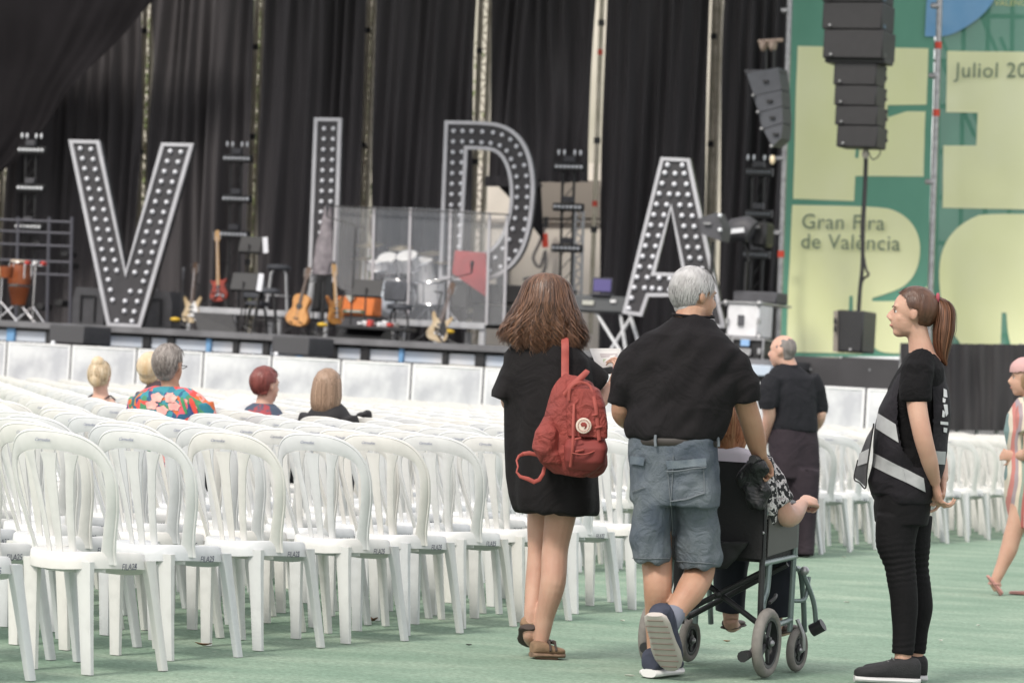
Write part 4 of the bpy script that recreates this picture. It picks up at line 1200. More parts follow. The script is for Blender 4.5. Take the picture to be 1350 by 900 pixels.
for x in (957, 999): obj('catch', sbox(x - 1, 419, x + 3, 427, 41.95, .04, .005), steel, t)
for x, y in ((957, 399), (1001, 400), (957, 444), (1001, 444)): obj('corner', MB().ball(S(x, y, 42.0), .045, 8, 6), steel, t)
t = thing('flight_case', 'black flight case with silver trim under the white case', 'case', S(975, 480, 41.7))
obj('box', sbox(922, 447, 1005, 480, 41.8, .7, .02), black_plastic, t)
for y in (446, 480): obj('edge_strip', sbox(921, y - 1.5, 1006, y + 1.5, 41.76, .7, .01), steel, t)
for x in (1005, 964): obj('edge_strip', sbox(x - 1.5, 446, x + 1.5, 481, 41.75, .04, .01), steel, t)
obj('label_sheet', sbox(976, 447.5, 988, 456, 41.73, .02, .002), mat('blue_label', (.25, .42, .68), .6), t)
obj('dish', sbox(973, 459, 990, 469, 41.73, .03, .01), steel, t)
for x in (967, 1000): obj('catch', sbox(x - 2, 459, x + 3, 467, 41.72, .04, .005), steel, t)
t = thing('mixing_rack', 'grey rack unit lying on the shelf behind the white case', 'rack', S(990, 397, 43.5))
obj('case', sbox(965, 384, 1025, 399, 43.2, .5), grey_dark, t)
obj('shelf', sbox(945, 399, 1024, 402, 43.1, .7, .005), steel, t)
for x in (948, 1020): 
    c = S(x, 402, 43.4); obj('leg', MB().cyl(c, V((c.x, c.y, HS)), .03, 8), black_metal, t)
t = thing('step_unit', 'pale stage step below the black flight case', 'step', onstage(985, 480, 41.2, 1.2))
obj('tread', MB().box(S(975, 487, 41.0), (1.0, .4, .14), STAGE_M, .01), mat('white_beam', (.62, .63, .66), .5), t)
obj('riser_board', MB().box(S(975, 500, 41.1), (1.0, .3, .5), STAGE_M, .01), black_plastic, t)

# front fill boxes
for x0, x1, y0, y1, lab in ((61, 115, 428, 453, 'wide dark speaker box at the left end of the stage front'), (355, 411, 443, 468, 'wide dark speaker box at the middle of the stage front')):
    p = S((x0 + x1) / 2, y1, 39.9)
    t = thing('front_fill_speaker', lab, 'speaker', p, group='speaker boxes along the stage front')
    obj('case', sbox(x0, y0, x1, y1, 39.9, .75, .02), mg, t)
    obj('grille', sbox(x0 + 1.5, y0 + 1.5, x1 - 1.5, y1 - 1.5, 39.87, .04, .004), mat('grille_grey', (.07, .07, .075), .7, bump=.2, bs=300), t)
    obj('foot', MB().ball(S(x0 + 9, y1 - 1, 39.8), .035, 8, 6), lamp_m, t)
    obj('side_handle', MB().box(S(x1 + 9, (y0 + y1) / 2 + 1, 40.2), (.03, .25, .12), STAGE_M, .01), black_metal, t)
    q = V((p.x, p.y, 0)); zt = p.z
    u_ = thing('sub_speaker', 'black bass speaker behind the barrier under the ' + ('left' if x0 < 100 else 'middle') + ' front speaker box', 'speaker', q, group='bass speakers behind the barrier')
    obj('case', MB().box(q + WV_ * .4 + V((0, 0, zt / 2 - .01)), (.62, .7, zt - .02), STAGE_M, .02), black_plastic, u_)
    obj('grille', MB().box(q + WV_ * .03 + V((0, 0, zt / 2)), (.56, .03, zt - .12), STAGE_M, .005), grey_dark, u_)

# line arrays
arr_m = mat('array_black', (.020, .019, .021), .55, var=.15, vs=10, bump=.1, bs=150)
t = thing('line_array', 'hanging main speaker array of wide and narrow black boxes', 'speaker', S(1135, 195, 43.5))
side_m = mat('array_side', (.045, .045, .048), .5)
big = [(1083, 1164, -68, -34.5), (1083, 1164, -34, 2.5), (1083, 1164, 3, 38.5), (1084, 1165, 39, 77)]
for x0, x1, y0, y1 in big:
    bx = obj('wide_cabinet', sbox(x0, y0, x1, y1, 43.2, .6, .015), arr_m, t)
    obj('side_panel', MB().slab([S(x1 + 1, y0 + 1, 43.3), S(x1 + 9, y0 + 4, 43.9), S(x1 + 9, y1 - 1, 43.9), S(x1 + 1, y1 - 1, 43.3)], WV_ * .1), mat('array_side_blue', (.06, .09, .16), .3) if y1 < 40 else side_m, bx)  # side panels of the upper cabinets are bluer
    obj('badge', MB().ball(S(x0 + 11, y1 - 5, 43.17), .022, 8, 6), steel, bx)
obj('rig_frame', sbox(1086, 77, 1168, 83, 43.3, .4, .01), black_metal, t)
for i, (x0, x1, y0, y1) in enumerate(((1098, 1156, 82.5, 112.3), (1099, 1156, 112.7, 139.3), (1100, 1157, 139.7, 165.3), (1102, 1157, 165.7, 194))):
    M_ = None
    bx = obj('narrow_cabinet', sbox(x0, y0, x1, y1, 43.3, .45, .015), arr_m, t)
    xo = x1 + 10 - i * 0
    obj('side_panel', MB().slab([S(x1 + 1, y0 + 1, 43.4), S(xo, y0 + 4, 43.8), S(xo, y1 - 5 - 2 * i, 43.8), S(x1 + 1, y1 - 1, 43.4)], WV_ * .1), mat('olive_side', (.10, .11, .07), .5), bx)
    for k in (.3, .7): obj('rigging_pin', MB().ball(S(xo + 1, lerp(y0, y1, k), 43.75), .03, 8, 6), black_metal, bx)
    obj('badge', MB().ball(S(x0 + 9, y1 - 5, 43.27), .02, 8, 6), steel, bx)
for x in (1095, 1150): obj('chain', MB().cyl(S(x, -50, 43.5), S(x + 2, -130, 43.5), .03, 6), steel, t)
t = thing('speaker_cable', 'bundle of black cables hanging from the main array to the black speaker', 'cable', S(1134, 408, 43.7))
obj('cable', MB().tube(bez([S(1142, 194, 43.7), S(1141, 240, 43.7), S(1138, 300, 43.7), S(1137, 350, 43.7), S(1134, 380, 43.7), S(1132, 410, 43.7)], 24), .028, 8), black_plastic, t)
obj('cable', MB().tube(bez([S(1141, 194, 43.75), S(1139, 250, 43.75), S(1136, 310, 43.75), S(1141, 352, 43.7), S(1145, 362, 43.7), S(1136, 372, 43.7), S(1133, 408, 43.7)], 24), .018, 8), black_plastic, t)
obj('cable_loop', MB().tube(bez([S(1143, 196, 43.65), S(1150, 210, 43.65), S(1159, 205, 43.65), S(1161, 195, 43.65)], 14), .008, 6), black_plastic, t)
obj('shackle', MB().ball(S(1141, 203, 43.65), (.05, .04, .07), 10, 8), mat('pale_shackle', (.55, .5, .45), .5), t)
t = thing('side_array', 'smaller grey curved speaker array hanging left of the banner pole', 'speaker', S(1012, 190, 44.5))
sg_ = mat('array_grey', (.085, .09, .105), .55, var=.15, vs=8)
for i, (x0, y0, x1, y1, x2, y2, x3, y3) in enumerate(((984, 97, 1026, 89, 1030, 118, 994, 126), (993, 127, 1030, 119, 1031, 140, 1000, 148), (1000, 149, 1031, 141, 1032, 162, 1005, 170), (1006, 171, 1032, 163, 1030, 182, 1018, 193))):
    bx = obj('cabinet', MB().slab([S(x0, y0, 44.4), S(x1, y1, 44.4), S(x2, y2, 44.4), S(x3, y3, 44.4)], WV_ * .4), sg_, t)
    cx, cy = (x0 + x1 + x2 + x3) / 4 + 1, (y0 + y1 + y2 + y3) / 4
    obj('handle_recess', sbox(cx - 4, cy - 2, cx + 3, cy + 1.5, 44.36, .05, .004), black_plastic, bx)
    obj('rigging_pin', MB().ball(S(x3 - 1, y3, 44.35), .028, 8, 6), steel, bx)
obj('rig_frame', sbox(980, 92, 1030, 97, 44.45, .3, .01), grey_dark, t)
for x in (1010, 1020): obj('chain', MB().cyl(S(x, 66, 44.5), S(x, 92, 44.5), .02, 6), black_metal, t)
t = thing('chain_hoist', 'tan chain hoists hanging above the small grey array', 'hoist', S(1015, 68, 44.6))
for x in (1006, 1018): obj('hoist_body', MB().tube([S(x - 4, 61, 44.6), S(x - 2, 60.5, 44.6), S(x + 3, 60.5, 44.6), S(x + 5, 61, 44.6)], [.04, .085, .085, .04], 10), mat('tan_metal', (.42, .32, .26), .5), t)
obj('beam', MB().cyl(S(1000, 55, 44.6), S(1032, 53, 44.6), .03, 8), mat('tan_metal', (.42, .32, .26), .5), t)
obj('work_lamp', MB().ball(S(1018.5, 211, 44.0), (.04, .04, .07), 10, 8), mat('warm_lamp', (.8, .66, .45), .3), thing('work_light', 'small warm lamp clamped left of the banner pole', 'lamp', S(1018.5, 214, 44.0)))
t = thing('stack_speaker', 'black upright speaker standing before the green banner', 'speaker', S(1118, 464, 42.6))
obj('case', sbox(1101, 409, 1138, 464, 42.6, .6, .02), black_plastic, t)
obj('side_panel', MB().slab([S(1099, 410, 42.6), S(1104, 409, 42.56), S(1104, 464, 42.56), S(1098, 463, 42.6)], WV_ * .3), mat('taupe_panel', (.26, .23, .20), .8), t)
for y in (423, 433): obj('socket', MB().box(S(1101, y, 42.53), (.04, .02, .08), STAGE_M, .005), black_metal, t)
obj('badge', MB().ball(S(1121, 461, 42.57), .025, 8, 6), steel, t)
t = thing('bass_stack', 'low black bass speakers and plinth below the green banner', 'speaker', S(1115, 560, 42.0))
z0 = 0
for x0, x1, y0, y1 in ((1030, 1110, 463, 511), (1110.5, 1185, 465, 511)):
    a, b_ = S(x0, y0, 42.2), S(x1, y1, 42.2)
    zt = a.z - .05; c = (a + b_) / 2
    obj('cabinet', MB().box(V((c.x, c.y, zt / 2)) + WV_ * .35, ((b_ - a).dot(UV_), .8, zt), STAGE_M, .015), mat('sub_grey', (.045, .043, .047), .6, var=.2, vs=3), t)
    obj('grille_badge', MB().ball(c - WV_ * .04, .02, 6, 5), steel, t)
t = thing('black_hoarding', 'black cloth covered fence below the right banner', 'fence', S(1270, 560, 38.6))
hm = mat('black_mesh_cloth', (.016, .015, .018), .8, c2=(.03, .028, .03), vs=1.2, stretch=(4, 4, .5), bump=.4, bs=8)
mb = MB(); rows = []
for j in range(13):
    rows.append([S(lerp(1187, 1420, i / 60), lerp(452, 566, j / 12) + (lerp(1187, 1420, i / 60) - 1187) * .012, 38.6) + WV_ * (.03 * math.sin(i * 1.3) + .07 * noise.noise(V((i * .4, j * .1, 4)))) for i in range(61)])
mb.add([p for r_ in rows for p in r_], [(j * 61 + i, j * 61 + i + 1, (j + 1) * 61 + i + 1, (j + 1) * 61 + i) for j in range(12) for i in range(60)])
obj('cloth', mb, hm, t, smooth=180)
for k in range(9):
    x = 1190 + 26 * k; obj('post', MB().cyl(S(x, 453, 38.8), V(S(x, 453, 38.8).xy.to_3d()), .03, 8), steel, t)

# ---------------------------------------------------------------- green and yellow banners
bgm = mat('banner_green', (.10, .30, .21), .6, c2=(.14, .37, .27), vs=.8, bump=.5, bs=1.6, stretch=(1, 1, .5))
byl = mat('banner_yellow', (.80, .84, .46), .6, c2=(.85, .88, .56), vs=.6, bump=.55, bs=1.5, stretch=(1, 1, .7))
bbl = mat('banner_blue', (.15, .36, .62), .6, c2=(.22, .43, .68), vs=2, bump=.4, bs=2)
btx = mat('banner_text_green', (.16, .22, .15), .6)
WBN = 47.2
def wrinkle(u, z): return .05 * noise.noise(V((u * .7, z * .6, 1))) + .022 * noise.noise(V((u * 1.6 + z * 2.6, z * .5 - u, 6)))
def flat(mb, pts, w, cell=.22):
    """flat print: polygon cut into a grid so that it follows the cloth"""
    P3 = [S(x, y, w) for x, y in pts]
    bm = bmesh.new(); vs = [bm.verts.new((p.dot(UV_), 0, p.z)) for p in P3]; bm.faces.new(vs)
    us = [p.dot(UV_) for p in P3]; zs = [p.z for p in P3]
    for ax, lo, hi in ((0, min(us), max(us)), (2, min(zs), max(zs))):
        c = math.ceil(lo / cell) * cell
        while c < hi:
            co = [0, 0, 0]; no = [0, 0, 0]; co[ax] = c; no[ax] = 1
            bmesh.ops.bisect_plane(bm, geom=bm.verts[:] + bm.edges[:] + bm.faces[:], plane_co=co, plane_no=no); c += cell
    bm.verts.index_update()
    mb.add([uw(v.co.x, w + wrinkle(v.co.x, v.co.z), v.co.z) for v in bm.verts], [tuple(v.index for v in f.verts) for f in bm.faces])
    bm.free(); return mb
t = thing('left_banner', 'tall green banner with pale yellow block lettering and event text', 'banner', S(1130, 466, WBN))
t2 = thing('right_banner', 'green banner at the right edge with blue shape and yellow blocks', 'banner', S(1300, 466, WBN))
obj('cloth', flat(MB(), [(1041, -70), (1234, -70), (1222, 470), (1027, 470)], WBN), bgm, t, smooth=180)
yA = [(1052, 61), (1224, 64), (1221, 138), (1170, 139), (1170, 155), (1195, 147), (1220, 147), (1218, 233), (1140, 232), (1127, 232), (1125, 265), (1045, 262)]
yB = [(1044, 270), (1160, 272), (1185, 279), (1204, 295), (1214, 318), (1213, 345), (1203, 368), (1185, 382), (1150, 393), (1150, 397), (1190, 397), (1206, 391), (1223, 377), (1221, 466), (1166, 466), (1152, 459), (1141, 446), (1138, 466), (1037, 464)]
def fix(o): return o
obj('print_yellow_block', flat(MB(), yA, WBN - .012), byl, t, smooth=180)
obj('print_yellow_block', flat(MB(), rounded(yB), WBN - .012), byl, t, smooth=180)
obj('print_green_bar', flat(MB(), [(1128, 195), (1132, 195), (1131, 208), (1127, 208)], WBN - .02), bgm, t, smooth=180)
obj('print_green_bar', flat(MB(), [(1120, 390), (1124, 390), (1124, 410), (1119, 410)], WBN - .02), bgm, t, smooth=180)
def btext(txt, x, y, px, par, w=WBN - .05, m=btx):
    p = S(x, y, w); P = F / p.y
    M = Matrix.Translation(p) @ STAGE_M @ Matrix.Rotation(-.012, 4, 'Y') @ FACE
    text_obj('lettering', txt, m, par, M, px / P, track=1.06)
btext('Gran Fira', 1056, 301, 28, t); btext('de València', 1055, 327, 28, t)
btext('Juliol 2024', 1259, 102, 28, t2)
tm = mat('banner_green_sheer', (.075, .24, .165), .6, c2=(.10, .30, .21), vs=.8, bump=.4, bs=1.6, alpha=.95)
obj('cloth', flat(MB(), [(1240, -70), (1440, -70), (1440, 476), (1228, 466)], WBN), tm, t2, smooth=180)
y2m = mat('banner_yellow_sheer', (.82, .85, .50), .6, c2=(.86, .89, .60), vs=.6, bump=.5, bs=1.5, alpha=.94)
obj('print_yellow_block', flat(MB(), [(1248, 67), (1430, 70), (1430, 278), (1243, 274), (1244, 192), (1287, 192), (1289, 149), (1247, 148)], WBN - .012), y2m, t2, smooth=180)
obj('print_yellow_block', flat(MB(), rounded([(1298, 281), (1430, 284), (1430, 462), (1334, 460), (1328, 440), (1326, 412), (1320, 412), (1319, 458), (1268, 455), (1250, 430), (1240, 395), (1238, 350), (1246, 320), (1262, 300), (1280, 288)]), WBN - .012), byl, t2, smooth=180)
obj('print_blue_shape', flat(MB(), rounded([(1224, -40), (1330, -40), (1312, 0), (1300, 16), (1280, 32), (1258, 44), (1236, 49), (1219, 48)]), WBN - .05), bbl, t2, smooth=180)
btext('VALENCIA', 1311, 8, 11, t2, m=mat('banner_text_yellow', (.6, .62, .26), .6))
# scaffold behind the right banner
t = thing('scaffold_tower', 'crossing scaffold tubes faintly seen through the right banner', 'scaffold', S(1300, 470, WBN + .5))
for i in range(7):
    x = 1232 + 32 * i; obj('upright', MB().cyl(S(x + 8, -60, WBN + .45), S(x, 470, WBN + .45), .035, 8), pale_alu, t)
for j in range(9):
    y = -40 + 60 * j; obj('ledger', MB().cyl(S(1232, y, WBN + .52), S(1440, y + 4, WBN + .52), .035, 8), pale_alu, t)
for i in range(8):
    x = 1215 + 26 * i; obj('brace', MB().cyl(S(x, 20 + 30 * (i % 3), WBN + .38), S(x + 70, 180 + 30 * (i % 3), WBN + .38), .03, 8), pale_alu, t)
# banner poles
for xt, xb, lab, reds, cl in ((1041.5, 1025, 'grey scaffold pole at the left edge of the green banner', (141, 335), (14, 209, 307, 405)), (1239, 1224, 'grey scaffold pole between the two banners', (60, 149), (8, 100, 240, 420))):
    w = WBN - .7
    t = thing('scaffold_pole', lab, 'pole', S(xb, 468, w), group='poles carrying the banners')
    a, b_ = S(xt + 2, -60, w), S(xb, 468, w)
    obj('pole', MB().cyl(a, b_, .045, 12), steel, t)
    for y in reds:
        c = S(lerp(xt + 2, xb, (y + 60) / 528), y, w); dv = (a - b_).normalized()
        obj('tape_band', MB().cyl(c - dv * .05, c + dv * .05, .051, 12), red_tape, t)
    for y in cl:
        c = S(lerp(xt + 2, xb, (y + 60) / 528), y, w)
        obj('coupler', MB().box(c - UV_ * .06, (.14, .12, .08), STAGE_M, .02), steel, t)
# ---------------------------------------------------------------- people
def skin(name, c, c2=None): return mat(name, c, .52, c2=c2 or tuple(k * .82 for k in c), vs=9, sss=.12, bump=.12, bs=160, spec=.35, contrast=(.3, .7))
sk_a = skin('skin_fair', (.50, .31, .23), (.44, .245, .18))
sk_b = skin('skin_tanned', (.42, .25, .17), (.36, .19, .125))
sk_c = skin('skin_pale', (.56, .36, .28), (.50, .28, .21))
eye_w = mat('eye_white', (.6, .58, .55), .25); iris = mat('iris_brown', (.03, .018, .012), .2)
lip_m = mat('lip', (.36, .155, .125), .5); brow_m = mat('eyebrow', (.10, .06, .04), .9)
def fr(fwd, up=V((0, 0, 1))):
    f = V(fwd).normalized(); u = V(up); u = (u - f * u.dot(f)).normalized(); r = f.cross(u)
    return r, f, u                      # right, forward, up
def head_mb(mb, c, fwd, up=(0, 0, 1), s=1.0, jaw=1.0):
    """c = centre of the cranium; head about .235 m tall"""
    r, f, u = fr(fwd, V(up))
    Mx = Matrix((r, f, u)).transposed().to_4x4()
    P = lambda x, y, z: V(c) + (r * x + f * y + u * z) * s
    mb.ball(P(0, -.012, .022), (.074 * s, .094 * s, .090 * s), 20, 14, Mx)
    mb.ball(P(0, .022, -.03), (.060 * s * jaw, .066 * s, .078 * s), 18, 12, Mx)
    mb.ball(P(0, .045, -.088), (.032 * s * jaw, .032 * s, .024 * s), 14, 8, Mx)        # chin
    mb.ball(P(0, .012, -.072), (.050 * s * jaw, .058 * s, .032 * s), 14, 8, Mx)       # jaw
    mb.tube([P(0, .076, .012), P(0, .094, -.012), P(0, .103, -.028)], [(.009 * s, .010 * s), (.011 * s, .012 * s), (.0135 * s, .011 * s)], 10)   # nose
    for q in (-1, 1):
        mb.ball(P(q * .010, .092, -.032), (.009 * s,) * 3, 8, 6)
        mb.ball(P(q * .034, .045, -.026), (.023 * s, .023 * s, .024 * s), 10, 8)       # cheek
        mb.ball(P(q * .026, .066, .026), (.024 * s, .014 * s, .010 * s), 10, 6, Mx)    # brow ridge
        # ear
        e = P(q * .075, -.012, -.004)
        mb.ball(e, (.009 * s, .018 * s, .030 * s), 10, 8, Mx @ Matrix.Rotation(q * R(18), 4, 'Z'))
    mb.ball(P(0, .080, -.056), (.019 * s, .011 * s, .006 * s), 10, 6, Mx)
    mb.ball(P(0, .078, -.066), (.017 * s, .011 * s, .007 * s), 10, 6, Mx)
    return P
def face_bits(par, P, s=1.0, glasses=False):
    for q in (-1, 1):
        obj('eye', MB().ball(P(q * .029, .0655, .003), .0090 * s, 10, 8), eye_w, par)
        obj('iris', MB().ball(P(q * .029, .0700, .002), .0068 * s, 8, 6), iris, par)
        obj('eyebrow', MB().tube([P(q * .014, .086, .022), P(q * .030, .083, .027), P(q * .044, .071, .022)], [.0018, .0024, .0014], 6), brow_m, par)
        obj('eyelid', MB().tube([P(q * .018, .074, .007), P(q * .029, .0775, .0115), P(q * .040, .070, .007)], [.0014, .002, .0012], 6), brow_m, par)
    obj('lips', MB().tube([P(-.020, .079, -.061), P(-.008, .0885, -.0605), P(.008, .0885, -.0605), P(.020, .079, -.061)], [.002, .0042, .0042, .002], 8), lip_m, par)
def limb(mb, pts, rad, n=14, k=None, ref=None):
    """smooth limb through joints; rad per joint (number or pair)"""
    k = k or 6 * (len(pts) - 1)
    q = bez(pts, k); m = len(pts) - 1; rr = []
    for i in range(k + 1):
        t = i / k * m; j = min(int(t), m - 1); t -= j
        a, b_ = rad[j], rad[j + 1]
        if isinstance(a, tuple) or isinstance(b_, tuple):
            a = a if isinstance(a, tuple) else (a, a); b_ = b_ if isinstance(b_, tuple) else (b_, b_)
            t2 = t * t * (3 - 2 * t) * .5 + t * .5
            rr.append((lerp(a[0], b_[0], t2), lerp(a[1], b_[1], t2)))
        else: rr.append(lerp(a, b_, t * t * (3 - 2 * t) * .5 + t * .5))
    mb.tube(q, rr, n, ref=ref)
    return mb
def stack(mb, secs, n=28, p=2.4):
    """secs: (centre, half-width vector, half-depth vector)"""
    rg = []
    for c, a, b_ in secs:
        ring = []
        for i in range(n):
            t = 2 * PI * i / n; ct, st_ = math.cos(t), math.sin(t); q = 2 / p
            ring.append(V(c) + a * math.copysign(abs(ct) ** q, ct) + b_ * math.copysign(abs(st_) ** q, st_))
        rg.append(ring)
    return mb.rings(rg)
def hand(mb, w, d, nrm, side, s=1.0, curl=(35, 40, 30), spread=6, thumb=(45, 25), curls=None):
    """w wrist, d direction of the palm, nrm the palm's facing; side +1: thumb to the right of d x nrm"""
    d = V(d).normalized(); nrm = V(nrm); nrm = (nrm - d * nrm.dot(d)).normalized(); sd_ = d.cross(nrm) * side
    w = V(w); pl = .090 * s
    mb.tube([w - d * .02 * s, w + d * .015 * s, w + d * .05 * s, w + d * pl], [(.022 * s, .018 * s), (.028 * s, .017 * s), (.038 * s, .0155 * s), (.038 * s, .011 * s)], 14, ref=nrm)
    L_ = [(.046, .028, .022), (.050, .032, .023), (.046, .030, .022), (.036, .022, .019)]
    for i in range(4):
        off = (1.5 - i) * .0205 * s
        b = w + d * (pl - .006 * s - abs(1.2 - i) * .004 * s) + sd_ * off
        ang = math.radians((1.5 - i) * spread); dr = (d * math.cos(ang) + sd_ * math.sin(ang)).normalized()
        ax = dr.cross(nrm)
        pts = [b - dr * .012 * s, b]; a = 0
        cc = (curls[i] if curls else curl)
        for l, c in zip(L_[i], cc):
            a += R(c + i * 2)
            v_ = dr * math.cos(a) + nrm * math.sin(a)
            pts.append(pts[-1] + v_ * l * s)
        r0 = (.0088, .0090, .0086, .0076)[i] * s
        mb.tube(pts, [r0, r0 * 1.03, r0, r0 * .9, r0 * .72], 9)
        mb.ball(pts[-1], r0 * .74, 8, 6)
    tb = w + d * .024 * s + sd_ * .026 * s
    a = R(thumb[0]); v_ = (d * math.cos(a) + sd_ * math.sin(a) + nrm * .35).normalized()
    p1 = tb + v_ * .040 * s
    a2 = R(thumb[0] - thumb[1]); v2 = (d * math.cos(a2) + sd_ * math.sin(a2) + nrm * .5).normalized()
    p2 = p1 + v2 * .030 * s; p3 = p2 + (v2 + nrm * .2).normalized() * .024 * s
    mb.tube([w + d * .012 * s + sd_ * .012 * s, tb, p1, p2, p3], [.013 * s, .0135 * s, .011 * s, .0098 * s, .0072 * s], 9); mb.ball(p3, .0074 * s, 8, 6)
    return mb
def folds(amp=.008, sx=9, sz=4, dirv=None, seed=0, fine=.35, hang=None):
    def f(p):
        q = V(p)
        if dirv is not None: q = q - dirv * (q.dot(dirv) * .75)
        a = noise.noise(V((q.x * sx + seed, q.y * sx, q.z * sz)))
        b_ = noise.noise(V((q.x * sx * 2.3, q.y * sx * 2.3 + seed, q.z * sz * 2.1)))
        r_ = 1 - abs(noise.noise(V((q.x * sx * .9 + 4, q.y * sx * .9, q.z * sz * .9 + seed)))) * 2
        return amp * (a + fine * b_ + .6 * max(0, r_ - .55) - .1)
    return f
def hair_strands(mb, root, paths, wd=.004, rs=None, taper=True):
    for pts in paths:
        mb.cur = rnd.choice((0, 0, 0, 1, 2)); q = pts; m = len(q); vs = []
        for i, p in enumerate(q):
            t = (q[min(i + 1, m - 1)] - q[max(0, i - 1)])
            o = (p - root); sidev = t.cross(o)
            sidev = sidev.normalized() if sidev.length > 1e-6 else V((1, 0, 0))
            h = wd * (1 if i < m - 3 or not taper else (m - 1 - i) / 3 + .15)
            vs += [p - sidev * h / 2, p + sidev * h / 2]
        mb.add(vs, [(2 * i, 2 * i + 1, 2 * i + 3, 2 * i + 2) for i in range(m - 1)])
    return mb
HM3 = {}
def hairmat(name, c, c2, rough=.42):
    m = mat(name, c, rough, c2=c2, vs=34, stretch=(1, 1, .12), spec=.45, contrast=(.3, .7), bump=.35, bs=90)
    HM3[name] = [m, mat(name + '_dark', tuple(k * .75 for k in c), rough), mat(name + '_light', tuple(min(1, k * 1.1) for k in c2), rough), m]
    return m
def cap_hair(P, prof, n=1400, rr=None, wd=.004, L_=8, seed=1, skip=lambda az, el: False, out=.0, jitter=.35, droop=.0):
    """short hair as strands lying on the skull: P head frame; prof(az, el)->(radius scale, length)"""
    g_ = random.Random(seed); paths = []
    for _ in range(n):
        az = g_.uniform(-PI, PI); el = math.asin(g_.uniform(-.8, 1))
        if skip(az, el): continue
        sc_, ln = prof(az, el)
        pts = []
        a, e_ = az, el; r_ = sc_ * g_.uniform(.97, 1.04)
        for i in range(6):
            x, y, z = math.sin(a) * math.cos(e_), -math.cos(a) * math.cos(e_), math.sin(e_)
            pts.append(P(x * .079 * r_, -.012 + y * .1 * r_, .022 + z * .097 * r_))
            e_ -= ln * (1 + g_.uniform(-.3, .3)) / 5; a += g_.uniform(-.06, .06) * jitter * 3; r_ *= 1 + out
        paths.append(pts)
    return paths
def shoe(par, heel, toe, up, mat_u, mat_s, h=.085, wd=.045, name='shoe', sole=.022, body=None, open_back=False):
    """lying from heel to toe, up the direction away from the sole"""
    heel, toe = V(heel), V(toe); d = (toe - heel); L_ = d.length; d.normalize(); up = V(up); up = (up - d * up.dot(d)).normalized(); r = d.cross(up)
    def ring(k, wx, z0, z1, n=14):
        c = heel + d * L_ * k; out = []
        for i in range(n):
            t = 2 * PI * i / n
            x, z = math.cos(t), math.sin(t)
            out.append(c + r * (wx * math.copysign(abs(x) ** .8, x)) + up * (lerp(z0, z1, (math.copysign(abs(z) ** .8, z) + 1) / 2)))
        return out
    ks = [(0.0, .55, .75), (.04, .8, .95), (.15, .92, 1.0), (.32, .92, .98), (.48, .95, .78), (.65, 1.08, .58), (.82, 1.02, .46), (.94, .75, .38), (1.0, .4, .25)]
    u_ = MB().rings([ring(k, wd * a, sole * .6, sole + h * b_) for k, a, b_ in ks])
    sh = obj_r(name, u_, mat_u, par, .005, 3)
    so = MB().rings([ring(k, wd * a * 1.08 + .002, 0, sole) for k, a, b_ in ks])
    obj('sole', so, mat_s, sh)
    return sh, (heel, d, L_, up, r)

# ================================================================ woman with the red backpack
WY = 13.87
A_ = lambda x, y, dy=0: Dp(x, y, WY + dy)
base = A_(722, 868); base.z = 0
wom = thing('person', 'woman with long wavy brown hair in a short black dress', 'person', base)
b = MB()
f_w = V((.35, .93, 0)); r_w = V((.93, -.35, 0)); z_ = V((0, 0, 1))
HC = A_(721, 400, .02)
Pw = head_mb(b, HC, V((.5, .85, -.05)), (0, 0, 1), .97)
limb(b, [A_(722, 410, .0), A_(722, 432, -.01), A_(720, 460, -.01)], [.052, .05, .062])
stack(b, [(A_(718, 455), r_w * .09, f_w * .06), (A_(717, 472), r_w * .145, f_w * .07), (A_(717, 510), r_w * .14, f_w * .105), (A_(720, 560), r_w * .13, f_w * .095), (A_(724, 600), r_w * .15, f_w * .11), (A_(726, 635), r_w * .17, f_w * .12), (A_(727, 662), r_w * .15, f_w * .11)])
# arms
limb(b, [A_(684, 480, .06), A_(674, 502, .07), A_(672, 530, .16), A_(684, 528, .25), A_(700, 520, .36)], [.05, .042, .038, .035, .026])
limb(b, [A_(752, 480, -.02), A_(768, 506, 0), A_(783, 531, .03), A_(796, 522, .08), A_(806, 508, .14)], [.05, .042, .038, .034, .0245])
hand(b, A_(806, 507, .14), (.35, .15, .75), (-.75, .55, .1), -1, .95, curls=[(20, 30, 20), (35, 45, 30), (45, 50, 35), (50, 55, 35)], thumb=(40, 15))
hand(b, A_(700, 520, .36), (.8, .3, .3), (0, 0, 1), 1, .95)
# legs
limb(b, [A_(742, 630), A_(740, 670), A_(732, 722, .02), A_(729, 768, -.01), A_(718, 815, .02), A_(713, 850, .03)], [.08, .070, .057, (.055, .058), .040, .030])
limb(b, [A_(720, 630, .1), A_(714, 680, .13), A_(710, 730, .12), A_(706, 770, .10), A_(702, 802, .06), A_(699, 824, .05)], [.075, .062, .048, (.045, .052), .036, .028])
